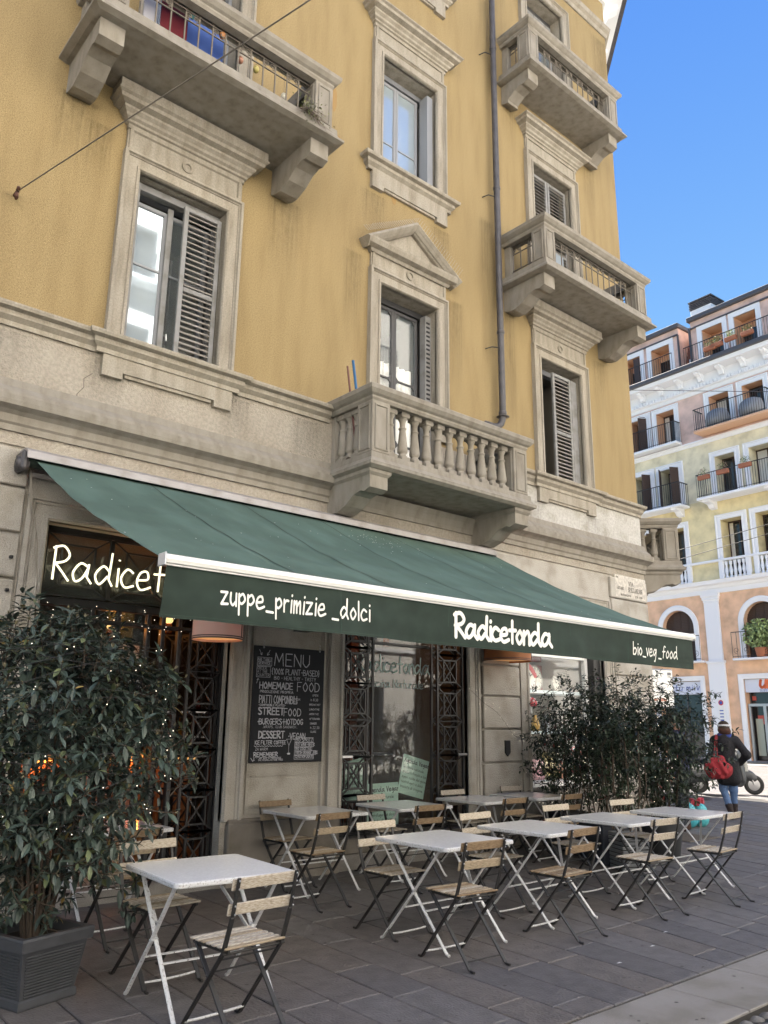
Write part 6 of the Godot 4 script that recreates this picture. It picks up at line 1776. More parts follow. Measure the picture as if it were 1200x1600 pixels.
		lamp_light("drum_light", Vector3(q[0], q[1] + 0.2, q[2]), Color(1.0, 0.60, 0.36), 0.030 if q[0] < 5 else 0.02, 0.06)
	# marble street sign
	t = thing("street_sign", "marble street name plate at the corner of the building", "street sign", Vector3(12.20, 3.905, 0.03))
	g = G.new(); g.box(Vector3(-0.47, -0.19, -0.04), Vector3(0.47, 0.19, 0.02), 0.008)
	obj("plate", g, mat(Color(0.60, 0.555, 0.49), 0.5, {"alb": ntex(51, 0.02, 5, [[0.2, 0.85], [0.7, 1.0]]), "sc": 1.2}), t)
	var sf := SystemFont.new(); sf.font_names = PackedStringArray(["Droid Serif"])
	for q in [["VIA", 0.0, 0.065, 0.0030, 0.9], ["LAZZARO", -0.325, -0.035, 0.0020, 0.75], ["SPALLANZANI", 0.125, -0.042, 0.0034, 0.58], ["NATURALISTA", -0.17, -0.145, 0.0015, 0.9], ["1729 - 1799", 0.22, -0.145, 0.0015, 0.9], ["1038", -0.41, 0.145, 0.0011, 1.0]]:
		var tm := TextMesh.new()
		tm.font = sf; tm.text = q[0]; tm.font_size = 32; tm.pixel_size = q[3]; tm.depth = 0.002
		put("letters", tm, plain(0.06, 0.055, 0.05, 0.7), t, Transform3D(Basis.from_scale(Vector3(q[4], 1, 1)), Vector3(q[1], q[2], 0.0215)))
	# white light box at the corner, with a bracket
	t = thing("corner_light_box", "white rectangular light-box sign fixed at the building corner", "sign")
	t.transform = T(12.92, 2.28, -0.02, -0.35)
	g = G.new(); g.box(Vector3(-0.26, -0.36, -0.07), Vector3(0.30, 0.30, 0.07), 0.015)
	obj("frame", g, "sash", t)
	g = G.new(); g.box(Vector3(-0.235, -0.335, 0.071), Vector3(0.275, 0.275, 0.076), 0.003)
	obj("face", g, "white_paint", t)
	g = G.new(); paint(g, strokes("servizio", 0.05, 1.6), 0.012, func(p): return Vector3(-0.18 + p.x * 1.4, -0.24 + p.y, 0.079), Vector3.BACK)
	obj("letters", g, plain(0.62, 0.24, 0.14), t)
	g = G.new(); g.box(Vector3(0.17, 0.19, 0.0765), Vector3(0.25, 0.24, 0.08), 0.002)
	obj("label", g, plain(0.2, 0.2, 0.22), t)
	g = G.new(); g.box(Vector3(-0.32, -0.4, -0.05), Vector3(-0.27, 0.35, 0.03), 0.006)
	obj("bracket", g, "sash", t)
	# drainpipe
	t = thing("drainpipe", "dark grey drainpipe running down the yellow wall between the balconies", "drainpipe")
	g = G.new()
	g.tube([Vector3(8.90, 17.2, 0.12), Vector3(8.89, 12.0, 0.12), Vector3(8.89, 6.22, 0.12), Vector3(8.885, 6.10, 0.115), Vector3(8.86, 6.02, 0.10), Vector3(8.80, 5.97, 0.09), Vector3(8.72, 5.955, 0.07), Vector3(8.64, 5.97, 0.05), Vector3(8.60, 5.99, 0.0)], 0.052, 12)
	obj("pipe", g, "pipe", t)
	for y in [6.20, 7.55, 10.15, 12.95, 15.3]:
		g = G.new(); g.lathe([Vector2(0.05, -0.03), Vector2(0.062, -0.02), Vector2(0.062, 0.02), Vector2(0.05, 0.03)], 14, T(8.89, y, 0.12))
		if y == 6.20: g.lathe([Vector2(0.05, -0.01), Vector2(0.10, 0.0), Vector2(0.05, 0.01)], 16, T(8.89, y - 0.06, 0.12))
		obj("collar", g, "pipe", t)
	for y in [7.28, 9.98, 12.8]:
		g = G.new(); g.tube([Vector3(8.86, y, 0.12), Vector3(8.70, y - 0.03, 0.10), Vector3(8.66, y - 0.04, 0.0)], 0.009, 5)
		obj("hook", g, "black_metal", t)
	# wire anchored in the wall and leading over the street
	t = thing("anchored_wire", "thin steel wire hooked to the yellow wall on the left and crossing above the street", "wire")
	g = G.new()
	var pts := []
	for i in 21: pts.append(Vector3(1.75, 6.62, 0.10).lerp(Vector3(6.28, 8.49, 14.4), i / 20.0) - Vector3(0, 0.10 * sin(PI * i / 20.0), 0))
	g.tube(pts, 0.007, 5, false)
	obj("strand", g, "iron", t)
	g = G.new(); g.tube([Vector3(1.75, 6.62, -0.02), Vector3(1.75, 6.62, 0.09), Vector3(1.75, 6.65, 0.12), Vector3(1.75, 6.62, 0.14)], 0.018, 7); g.ball(Vector3(1.75, 6.58, 0.08), Vector3(0.02, 0.05, 0.03), 8, 6)
	obj("hook", g, plain(0.10, 0.045, 0.03, 0.8), t)
	# loose cables by the door
	t = thing("hanging_cable", "pair of thin pale cables hanging from the awning bracket beside the door", "cable")
	for s in 2:
		g = G.new()
		var pq := []
		for i in 25:
			var y := 3.84 - i * 0.068
			pq.append(Vector3(2.20 + 0.17 * smoothstep(3.8, 2.9, y) + 0.02 * s * sin(i * 0.4) + 0.01 * sin(i * 0.9 + s), y, 0.10 + 0.01 * s))
		g.tube(round_off(pq, 2), 0.005, 5)
		obj("strand", g, plain(0.30, 0.27, 0.23), t)
	for y in [3.02, 2.72, 2.38]:
		g = G.new(); g.box(Vector3(-0.016, -0.014, 0), Vector3(0.016, 0.014, 0.03), 0.004)
		var o := obj("cable_clip", g, "black_metal"); o.position = Vector3(2.14, y, 0.05)
		tag(o, {3.02: "topmost small black clip on the left pier beside the door", 2.72: "middle small black clip on the left pier beside the door", 2.38: "lowest small black clip on the left pier beside the door"}[y], "clip", "clips on the left pier")
	# meter flap and keyhole on the pier
	t = thing("key_box", "small black lock box on the grey pier right of the cafe window", "box", Vector3(8.87, 1.30, 0.05))
	g = G.new(); g.prism(V2([-0.05, 0.1, 0.05, 0.1, 0.05, -0.06, 0.0, -0.11, -0.05, -0.06]), 0.0, 0.022)
	obj("case", g, "black_metal", t)
	# brooms on the stone balcony
	var bl := [["broom", 5.80, "dark broom handle leaning on the left end of the stone balcony", 0.0], ["mop", 5.90, "white mop handle with a blue grip leaning on the left end of the stone balcony", 1.0]]
	for q in bl:
		t = thing(q[0], q[2], q[0], Vector3(q[1], 4.68, 0.35))
		g = G.new(); g.tube([Vector3(0.05, 0, 0.05), Vector3(-0.06, 1.25, -0.05)], 0.013, 8)
		obj("handle", g, plain(0.14, 0.06, 0.05) if q[3] == 0.0 else M.white_paint, t)
		if q[3] > 0.5:
			g = G.new(); g.tube([Vector3(-0.032, 0.96, -0.024), Vector3(-0.068, 1.36, -0.058)], 0.017, 8)
			obj("grip", g, plain(0.02, 0.11, 0.26), t)
		g = G.new(); g.box(Vector3(-0.12, -0.06, 0.02), Vector3(0.2, 0.02, 0.08), 0.02)
		obj("head", g, "bark", t)
	# things on the upper left balcony
	var hung := [["red_cloth", Vector3(2.98, 9.35, 0.55), Vector3(0.16, 0.55, 0.01), Color(0.13, 0.012, 0.02), "dark red cloth hung behind the upper left balcony railing", "cloth"], ["blue_panel", Vector3(3.42, 9.25, 0.42), Vector3(0.24, 0.5, 0.015), Color(0.075, 0.14, 0.40), "bright blue sheet hung behind the upper left balcony railing", "cloth"], ["white_cloth", Vector3(2.72, 9.3, 0.5), Vector3(0.08, 0.4, 0.01), Color(0.55, 0.55, 0.6), "white cloth left of the red one on the upper balcony", "cloth"], ["grey_box", Vector3(4.62, 8.78, 0.45), Vector3(0.13, 0.16, 0.12), Color(0.22, 0.24, 0.28), "grey box standing at the right end of the upper left balcony", "box"]]
	for q in hung:
		g = G.new(); g.box(-q[2], q[2], 0.004)
		var o := obj(q[0], g, plain(q[3].r, q[3].g, q[3].b, 0.9)); o.position = q[1]
		tag(o, q[4], q[5])
	var orn := [[3.12, 9.22, 0.70, Color(0.16, 0.36, 0.34), "turquoise hanging dish ornament on the upper left balcony"], [3.75, 9.02, 0.70, Color(0.38, 0.19, 0.13), "orange hanging ornament on the upper left balcony"], [3.95, 9.0, 0.72, Color(0.42, 0.36, 0.12), "olive hanging ornament on the upper left balcony"], [3.48, 9.16, 0.74, Color(0.45, 0.20, 0.08), "amber hanging ornament before the blue sheet on the balcony"], [4.42, 8.98, 0.6, Color(0.6, 0.58, 0.5), "round cream lantern near the right end of the upper left balcony"]]
	for q in orn:
		t = thing("hanging_ornament", q[4], "ornament", Vector3(q[0], q[1], q[2]), 0.0, "ornaments on the upper left balcony")
		g = G.new(); g.ball(Vector3.ZERO, Vector3(0.036, 0.05, 0.036), 12, 8)
		obj("body", g, plain(q[3].r, q[3].g, q[3].b, 0.4), t)
		g = G.new(); g.tube([Vector3(0, 0.04, 0), Vector3(0, 0.42, 0)], 0.003, 4)
		obj("cord", g, "iron", t)
	for q in [[9.75, 9.0, 0.5, Color(0.25, 0.30, 0.36), "blue-grey folded chair lying on the right second-floor balcony"], [11.45, 8.85, 0.45, Color(0.10, 0.10, 0.11), "dark crate at the right end of the second-floor balcony"]]:
		g = G.new(); g.box(Vector3(-0.2, -0.25, -0.14), Vector3(0.2, 0.22, 0.14), 0.05)
		var o := obj("stored_crate", g, plain(q[3].r, q[3].g, q[3].b, 0.8)); o.position = Vector3(q[0], q[1] - 0.13, q[2])
		tag(o, q[4], "crate", "")
	# dry weed growing from the slab of the upper left balcony
	t = thing("dry_weed", "dry straggly weed growing from the edge of the upper left balcony", "plant", Vector3(4.55, 8.60, 0.93))
	g = G.new()
	for i in 70:
		var a := rng.randf_range(0, TAU); var L := rng.randf_range(0.1, 0.34)
		var p := [Vector3.ZERO]
		for s in 4: p.append(p[-1] + Vector3(cos(a) * L * 0.22 + rng.randfn() * 0.015, (0.03 if s < 1 else -0.22 * L) + rng.randfn() * 0.02, absf(sin(a)) * L * 0.2))
		g.tube(p, [0.004, 0.003, 0.003, 0.002, 0.001], 3, false)
	obj("stem", g, plain(0.22, 0.17, 0.13, 0.9), t)
	var lf := G.new(); lf.colored = true
	for i in 160:
		lf.col = Color(0.13, 0.14, 0.05) * rng.randf_range(0.5, 1.4)
		var p := Vector3(rng.randfn() * 0.11, rng.randfn() * 0.09 - 0.02, 0.08 + rng.randf() * 0.1)
		var u := Vector3(rng.randfn(), rng.randfn(), rng.randfn()).normalized() * 0.016; var w := u.cross(Vector3(rng.randfn(), rng.randfn(), rng.randfn())).normalized() * 0.007
		lf.quad(p - u, p - w, p + u, p + w)
	obj("foliage", lf, "leaf", t)

func chair_proto(tones: Array) -> Node3D:
	var t := Node3D.new()
	var g: G
	for s in [-1.0, 1.0]:
		g = G.new()
		var x: float = s * 0.19
		g.bar(Vector3(x, 0.012, 0.235), Vector3(x, 0.44, -0.125), 0.013, 0.028, Vector3.RIGHT, 0.003); g.bar(Vector3(x, 0.44, -0.125), Vector3(x, 0.62, -0.19), 0.013, 0.028, Vector3.RIGHT, 0.003); g.bar(Vector3(x, 0.62, -0.19), Vector3(x, 0.815, -0.235), 0.012, 0.022, Vector3.RIGHT, 0.003)
		g.tube([Vector3(x, 0.012, 0.235), Vector3(x, 0.008, 0.25), Vector3(x, 0.008, 0.275)], 0.009, 6)
		obj("leg", g, "chair_metal", t)
		g = G.new()
		x = s * 0.168
		g.bar(Vector3(x, 0.012, -0.235), Vector3(x, 0.445, 0.165), 0.013, 0.028, Vector3.RIGHT, 0.003)
		g.tube([Vector3(x, 0.012, -0.235), Vector3(x, 0.008, -0.25), Vector3(x, 0.008, -0.275)], 0.009, 6)
		obj("leg", g, "chair_metal", t)
		g = G.new()
		for y in [[0.655, -0.198], [0.78, -0.226]]:
			for d in [-0.02, 0.02]: g.ball(Vector3(s * 0.19, y[0] + d, y[1] - 0.014), Vector3(0.006, 0.006, 0.005), 6, 4)
		obj("bolt", g, "steel", t)
	g = G.new()
	for s in [-1.0, 1.0]: g.bar(Vector3(s * 0.172, 0.444, 0.185), Vector3(s * 0.172, 0.444, -0.15), 0.012, 0.018)
	g.tube([Vector3(-0.2, 0.435, -0.135), Vector3(0.2, 0.435, -0.135)], 0.007, 6)
	obj("seat_frame", g, "chair_metal", t)
	for q in [[0.168, 0.055, -0.19], [0.19, 0.40, -0.09], [0.168, 0.31, 0.04]]:
		g = G.new(); g.tube([Vector3(-q[0], q[1], q[2]), Vector3(q[0], q[1], q[2])], 0.005, 6)
		obj("stretcher", g, "chair_metal", t)
	g = G.new(); g.tube([Vector3(-0.19, 0.05, 0.2), Vector3(-0.08, 0.045, 0.203), Vector3(0.08, 0.045, 0.203), Vector3(0.19, 0.05, 0.2)], 0.0075, 6)
	obj("stretcher", g, "table_leg", t)
	for i in 7:
		g = G.new()
		var z := 0.178 - i * 0.052
		g.box(Vector3(-0.195, 0.454, z - 0.0175), Vector3(0.195, 0.466, z + 0.0175), 0.004)
		obj("seat_slat", g, tones[i % tones.size()], t)
	for q in [[0.655, -0.198], [0.78, -0.226]]:
		g = G.new()
		g.box(Vector3(-0.215, -0.030, -0.006), Vector3(0.215, 0.030, 0.007), 0.004, Transform3D(Basis(Vector3.RIGHT, -0.22), Vector3(0, q[0], q[1] + 0.018)))
		obj("back_slat", g, tones[(0 if q[0] < 0.7 else 1) % tones.size()], t)
	return t

func table_proto() -> Node3D:
	var t := Node3D.new()
	var g := G.new()
	var hx := 0.385; var hz := 0.40; var r := 0.035
	var pl := []
	for q in [[hx - r, hz - r, 0], [-hx + r, hz - r, 1], [-hx + r, -hz + r, 2], [hx - r, -hz + r, 3]]:
		for i in 5:
			var a: float = PI / 2 * (q[2] + i / 4.0)
			pl.append(Vector2(q[0] + cos(a) * r, q[1] + sin(a) * r))
	var PLAN := Transform3D(Basis(Vector3(1, 0, 0), Vector3(0, 0, 1), Vector3(0, 1, 0)), Vector3.ZERO)
	var top := []
	for p in pl: top.append(p * 0.988)
	g.prism(top, 0.722, 0.7335, PLAN)
	obj("top", g, "table_top", t)
	g = G.new()
	var lp := pl.duplicate(); lp.reverse()
	g.mould(lp, V2([-0.010, 0.704, 0.0, 0.704, 0.003, 0.71, 0.003, 0.726, -0.002, 0.7325, -0.010, 0.7340]), true, PLAN)
	obj("rim", g, "table_leg", t)
	for sx in [-1.0, 1.0]:
		for sz in [-1.0, 1.0]:
			g = G.new()
			var x: float = sx * (0.335 if sz > 0 else 0.312)
			g.bar(Vector3(x, 0.01, -sz * 0.335), Vector3(x, 0.37, sz * 0.0), 0.011, 0.026, Vector3.RIGHT, 0.003); g.bar(Vector3(x, 0.37, 0), Vector3(x, 0.705, sz * 0.29), 0.011, 0.026, Vector3.RIGHT, 0.003)
			g.tube([Vector3(x, 0.012, -sz * 0.335), Vector3(x, 0.008, -sz * 0.355)], 0.011, 6)
			obj("leg", g, "table_leg", t)
	for s in [-1.0, 1.0]:
		g = G.new(); g.ball(Vector3(s * 0.324, 0.37, 0), Vector3(0.03, 0.012, 0.012), 8, 5)
		obj("pivot", g, "table_leg", t)
	for q in [[Vector3(-0.335, 0.26, -0.10), Vector3(0.335, 0.26, -0.10)], [Vector3(-0.312, 0.26, 0.10), Vector3(0.312, 0.26, 0.10)], [Vector3(-0.335, 0.69, 0.28), Vector3(0.335, 0.69, 0.28)], [Vector3(-0.312, 0.69, -0.28), Vector3(0.312, 0.69, -0.28)], [Vector3(0.30, 0.33, 0.03), Vector3(-0.02, 0.66, 0.22)]]:
		g = G.new(); g.bar(q[0], q[1], 0.022, 0.008)
		obj("stretcher", g, "table_leg", t)
	return t

func place(proto: Node3D, called: String, x: float, z: float, turn: float, label: String, cat: String, group: String) -> void:
	var o: Node3D = proto.duplicate()
	o.name = called
	add_child(o, true)
	o.position = Vector3(x, 0, z); o.rotation.y = turn + rng.randf_range(-0.035, 0.035)
	tag(o, label, cat, group)

func terrace() -> void:
	var pr := [chair_proto(["wood1", "wood0", "wood1", "wood2", "wood1"]), chair_proto(["wood2", "wood2", "wood1", "wood2"]), chair_proto(["wood0", "wood0", "wood1"])]
	var tb := table_proto()
	var front := [[2.72, 2.93, 0.05, "nearest to the viewer beside the large potted bush"], [4.84, 2.85, 0.02, "second along the kerb row, in the middle of the terrace"], [6.08, 2.80, 0.0, "third along the kerb row"], [7.28, 2.80, 0.0, "fourth along the kerb row"], [8.42, 2.85, 0.0, "last of the kerb row, by the passer-by"]]
	var G1 := "white tables of the cafe terrace"
	for f in front: place(tb, "folding_table", f[0], f[1], -f[2], "white folding table %s" % f[3], "table", G1)
	var back := [[3.05, 0.66, "half hidden behind the potted bush by the door"], [5.22, 0.62, "by the wall under the chalkboard"], [6.46, 0.60, "by the wall under the left of the cafe window"], [7.74, 0.58, "by the wall under the right of the cafe window"], [8.72, 0.58, "by the wall next to the hedge and the shop window"]]
	for f in back: place(tb, "folding_table", f[0], f[1], 0.0, "white folding table %s" % f[2], "table", G1)
	var CG := "slatted folding chairs of the cafe terrace"
	var C := [[2.60, 3.52, PI + 0.06, 1, "nearest to the viewer, its back turned, at the first kerb-row table"], [4.56, 3.33, PI - 0.04, 0, "with its back turned at the second kerb-row table"], [5.74, 3.31, PI + 0.03, 2, "with its back turned at the third kerb-row table"], [6.97, 3.31, PI, 1, "with its back turned at the fourth kerb-row table"], [7.98, 3.42, PI + 0.1, 1, "with its back turned at the last kerb-row table"],
		[2.69, 2.36, 0.06, 1, "facing the street across the nearest table"], [4.70, 2.40, 0.03, 1, "facing the street across the second kerb-row table"], [5.92, 2.40, 0.0, 1, "facing the street across the third kerb-row table"], [7.20, 2.34, 0.0, 1, "facing the street across the fourth kerb-row table"], [8.33, 2.38, -0.04, 1, "facing the street across the last kerb-row table"],
		[2.86, 1.36, PI - 0.03, 0, "half behind the bush at the wall table by the door"], [4.80, 1.26, PI + 0.04, 0, "with its back turned at the wall table under the chalkboard"], [6.08, 1.22, PI, 2, "back turned, at the wall table by the left of the cafe window"], [7.44, 1.18, PI + 0.03, 2, "back turned, at the wall table by the right of the cafe window"], [8.46, 1.20, PI, 2, "with its back turned at the wall table next to the hedge"],
		[5.06, 0.36, 0.05, 0, "against the plinth under the chalkboard"], [6.36, 0.36, 0.0, 1, "against the left of the cafe window step"], [7.70, 0.36, 0.0, 1, "against the right of the cafe window step"], [8.82, 0.36, 0.0, 1, "against the plinth beside the shop window"]]
	for c in C: place(pr[c[3]], "folding_chair", c[0], c[1], c[2], "wood-slat folding chair %s" % c[4], "chair", CG)
	for p in pr: p.free()
	tb.free()
	# scraps on the paving
	for q in [[5.95, 3.95, "white paper scrap on the paving before the second and third tables"], [6.42, 3.78, "small white scrap on the paving near the kerb to the right"], [5.36, 4.05, "tiny pale scrap on the paving in the middle"]]:
		var g := G.new(); g.quadr(Vector3(-0.022, 0.004, -0.008), Vector3(0.02, 0.006, -0.012), Vector3(0.024, 0.005, 0.01), Vector3(-0.018, 0.007, 0.009), Vector3.UP)
		var o := obj("paper_scrap", g, "white_paint"); o.position = Vector3(q[0], 0, q[1])
		tag(o, q[2], "scrap", "scraps on the paving")

# ---- plants
func leaf_mesh(L: float, w: float) -> ArrayMesh:
	var g := G.new()
	g.colored = true
	var st := [[0.0, 0.06], [0.25, 0.75], [0.55, 1.0], [0.82, 0.6], [1.0, 0.02]]
	for i in 4:
		var a = st[i]; var b = st[i + 1]
		var za: float = -0.18 * L * a[0] * a[0]; var zb: float = -0.18 * L * b[0] * b[0]
		for s in [-1.0, 1.0]:
			var p0 := Vector3(0, za, a[0] * L); var p1 := Vector3(s * w * a[1] / 2, za + w * 0.16 * a[1], a[0] * L); var p2 := Vector3(s * w * b[1] / 2, zb + w * 0.16 * b[1], b[0] * L); var p3 := Vector3(0, zb, b[0] * L)
			g.quadr(p0, p1, p2, p3, Vector3.UP)
	return g.mesh()

func scatter(called: String, mesh: Mesh, xfs: Array, cols: Array, parent: Node3D) -> void:
	var mm := MultiMesh.new()
	mm.transform_format = MultiMesh.TRANSFORM_3D
	mm.use_colors = true
	mm.mesh = mesh
	mm.instance_count = xfs.size()
	for i in xfs.size():
		mm.set_instance_transform(i, xfs[i]); mm.set_instance_color(i, cols[i])
	var o := MultiMeshInstance3D.new()
	o.name = called
	o.multimesh = mm
	o.material_override = M.leaf
	o.set_meta("kind", "stuff")
	parent.add_child(o, true)

func aim(d: Vector3, roll: float) -> Basis:
	var z := d.normalized()
	var x := Vector3.UP.cross(z)
	if x.length() < 0.05: x = Vector3.RIGHT
	x = x.normalized()
	return Basis(x, z.cross(x), z) * Basis(Vector3.BACK, roll)

func fairy(label: String, at: Array, nb: int, r: float) -> void:
	var t := thing("fairy_lights", label, "string lights")
	var g := G.new(); g.tube(round_off(at, 6), 0.0022, 4, false)
	obj("wire", g, "black_metal", t)
	g = G.new()
	var path := round_off(at, 8)
	for i in nb:
		var p: Vector3 = path[int(float(i) / nb * (path.size() - 1))] + Vector3(rng.randfn(), rng.randfn(), rng.randfn()) * 0.03
		g.ball(p, Vector3(r, r, r), 6, 4)
	obj("bulb", g, "bulb", t)

func plants() -> void:
	var g: G
	# --- ribbed pot with the large evergreen on the left
	var pot := thing("ribbed_planter", "square dark grey ribbed plastic planter on the left of the terrace", "planter", Vector3(1.935, 0, 2.25), 0.30)
	g = G.new()
	var hb := 0.185; var ht := 0.225; var H := 0.385
	var sq := func(h, y): return [Vector3(-h, y, h), Vector3(h, y, h), Vector3(h, y, -h), Vector3(-h, y, -h)]
	var lv := [[hb + 0.008, 0.0], [hb + 0.012, 0.012], [hb + 0.010, 0.045], [hb, 0.055], [ht - 0.004, H - 0.075], [ht + 0.018, H - 0.07], [ht + 0.024, H - 0.012], [ht + 0.016, H], [ht - 0.02, H], [ht - 0.03, H - 0.06]]
	for i in lv.size() - 1:
		var a = sq.call(lv[i][0], lv[i][1]); var b = sq.call(lv[i + 1][0], lv[i + 1][1])
		for k in 4:
			var m: Vector3 = (a[k] + a[(k + 1) % 4]) / 2
			var out := Vector3(m.x, 0, m.z).normalized()
			if i >= 8: out = -out
			if i == 7: out = Vector3.UP
			g.quadr(a[k], a[(k + 1) % 4], b[(k + 1) % 4], b[k], out + Vector3(0, 0.1, 0))
	obj("body", g, "pot", pot)
	for k in 4:
		for i in 14:
			g = G.new()
			var y := 0.068 + i * 0.0165
			var h := lerpf(hb, ht, (y - 0.055) / (H - 0.13))
			var pts := [Vector3(-h + 0.025, y, h + 0.002), Vector3(h - 0.025, y, h + 0.002)]
			var R := Basis(Vector3.UP, k * PI / 2)
			g.tube([R * pts[0], R * pts[1]], 0.0055, 6)
			obj("rib", g, "pot", pot)
	g = G.new(); g.quadr(Vector3(-0.2, 0.33, -0.2), Vector3(0.2, 0.33, -0.2), Vector3(0.2, 0.33, 0.2), Vector3(-0.2, 0.33, 0.2), Vector3.UP)
	obj("soil", g, "soil", pot)
	var bush := thing("evergreen_bush", "large dense evergreen bush with fairy lights in the planter on the left", "bush", Vector3(1.935, 0.32, 2.25))
	var stems := G.new()
	var xf := []; var col := []; var xf2 := []; var col2 := []
	var ctr := Vector3(-0.06, 1.22, -0.12)
	var nz := FastNoiseLite.new(); nz.seed = 5; nz.frequency = 1.5
	var tips := []
	for i in 1420:
		var d := Vector3(rng.randfn(), rng.randfn(), rng.randfn()).normalized()
		if i % 3 == 0 and d.z < 0: d.z = -d.z
		var rad := Vector3(0.90, 0.80 if d.y > 0 else 1.10, 0.80)
		if d.y < 0: rad.x *= 1.0 - 0.16 * absf(d.y); rad.z *= 1.0 - 0.1 * absf(d.y)
		var lump := 1.0 + 0.42 * nz.get_noise_3dv(d * 1.6 + Vector3(3, 1, 2)) + 0.10 * nz.get_noise_3dv(d * 4.0)
		var depth := 1.0 - 0.55 * pow(rng.randf(), 1.8)
		var p := ctr + d * rad * lump * depth
		if p.y < 0.02: continue
		tips.append([p, d, depth])
	for s in [Vector3(-0.75, 1.35, 0.35), Vector3(0.62, 1.52, 0.1), Vector3(-0.30, 2.02, 0.2), Vector3(-0.22, 2.06, 0.0), Vector3(0.25, 1.98, 0.1), Vector3(0.93, 1.12, 0.0), Vector3(0.98, 0.88, 0.05), Vector3(0.9, 1.25, 0.05), Vector3(0.85, 1.4, -0.05), Vector3(0.52, 0.10, 0.25), Vector3(0.44, 0.16, 0.3)]: tips.append([s, (s - ctr).normalized(), 1.05])
	for t in tips:
		var p: Vector3 = t[0]
		var ax: Vector3 = (t[1] * 0.7 + Vector3.UP * 0.55 + Vector3(rng.randfn(), rng.randfn(), rng.randfn()) * 0.3).normalized()
		if t[2] > 0.75 and rng.randf() < 0.5: stems.tube([p - ax * 0.16 - t[1] * 0.05, p - ax * 0.05, p + ax * 0.015], [0.004, 0.0032, 0.0025], 4, false)
		var cnt := 6 + rng.randi() % 4
		var ph := rng.randf() * TAU
		var bs := aim(ax, 0.0)
		for k in cnt:
			var a := ph + k * 2.4
			var out: Vector3 = (bs * Vector3(cos(a), sin(a), 0.0))
			var dir: Vector3 = (out + ax * rng.randf_range(-0.1, 0.75) - Vector3.UP * rng.randf_range(0.0, 0.22)).normalized()
			var sc := rng.randf_range(0.5, 1.3)
			xf.append(Transform3D(aim(dir, rng.randf_range(-0.4, 0.4)).scaled_local(Vector3.ONE * sc), p + ax * (-0.025 * (k / float(cnt)) * 2.0) + out * 0.006))
			var tone := rng.randf_range(0.7, 1.3)
			col.append(Color(0.044, 0.064, 0.053) * tone if rng.randf() < 0.90 else (Color(0.085, 0.105, 0.05) * tone if rng.randf() < 0.9 else Color(0.24, 0.17, 0.05) * tone))
		if t[2] > 0.8 and rng.randf() < 0.55:
			for k in 4:
				var dir: Vector3 = (ax + Vector3(rng.randfn(), rng.randfn(), rng.randfn()) * 0.3).normalized()
				xf2.append(Transform3D(aim(dir, rng.randf() * 6.0).scaled_local(Vector3(0.35, 0.5, 0.36)), p + ax * 0.01))
				col2.append(Color(0.14, 0.125, 0.075) * rng.randf_range(0.7, 1.2))
	var lm := leaf_mesh(0.082, 0.030)
	scatter("foliage", lm, xf + xf2, col + col2, bush)
	for i in 22:
		var a := i * 2.4
		var top := ctr + Vector3(cos(a) * 0.5, rng.randf_range(-0.2, 0.5), sin(a) * 0.42)
		stems.tube([Vector3(cos(a) * 0.06, 0, sin(a) * 0.06), Vector3(cos(a) * 0.14, 0.4, sin(a) * 0.13), top.lerp(ctr, 0.3), top], [0.013, 0.010, 0.007, 0.004], 5, false)
	obj("branch", stems, "bark", bush)
	var lp := []
	for i in 60:
		var d := Vector3(sin(i * 0.9) * 0.9, -0.9 + 1.75 * i / 60.0, 0.75 + 0.25 * cos(i * 1.7)).normalized()
		lp.append(bush.position + ctr + d * Vector3(0.9, 0.85, 0.78))
	fairy("tiny warm fairy lights wound through the large bush on the left", lp, 64, 0.0026)
	# --- hedge at the east end of the terrace
	var hp := [[Vector3(9.62, 0, 0.42), 0.86], [Vector3(9.16, 0, 1.28), 0.95]]
	for i in 2:
		var t := thing("hedge_planter", ["dark oblong planter under the hedge, next to the shop window", "dark oblong planter under the middle of the hedge"][i], "planter", hp[i][0], -0.5, "hedge planters")
		g = G.new(); g.box(Vector3(-0.2, 0, -hp[i][1] / 2), Vector3(0.2, 0.47, hp[i][1] / 2), 0.015)
		obj("body", g, plain(0.022, 0.026, 0.04, 0.55), t)
		g = G.new(); g.box(Vector3(-0.21, 0.44, -hp[i][1] / 2 - 0.01), Vector3(0.21, 0.478, hp[i][1] / 2 + 0.01), 0.01)
		obj("rim", g, plain(0.03, 0.034, 0.05, 0.5), t)
		g = G.new(); g.box(Vector3(-0.18, 0.47, -hp[i][1] / 2 + 0.03), Vector3(0.18, 0.482, hp[i][1] / 2 - 0.03))
		obj("soil", g, "soil", t)
	var sp := thing("slatted_planter", "small grey planter with horizontal slats at the street end of the hedge", "planter", Vector3(8.80, 0, 1.93), -0.5)
	for i in 9:
		g = G.new(); g.box(Vector3(-0.17, 0.01 + i * 0.045, -0.17), Vector3(0.17, 0.045 + i * 0.045, 0.17), 0.006)
		obj("slat", g, plain(0.17, 0.18, 0.19, 0.6), sp)
	g = G.new(); g.box(Vector3(-0.155, 0.0, -0.155), Vector3(0.155, 0.40, 0.155))
	obj("liner", g, "box_dark", sp)
	var rp := thing("round_planter", "dark round planter behind the last table, by the standing man", "planter", Vector3(10.05, 0, 1.62))
	g = G.new(); g.lathe(V2([0, 0, 0.2, 0, 0.27, 0.42, 0.285, 0.44, 0.25, 0.44, 0.24, 0.39, 0, 0.385]), 24)
	obj("body", g, plain(0.03, 0.032, 0.036, 0.6), rp)
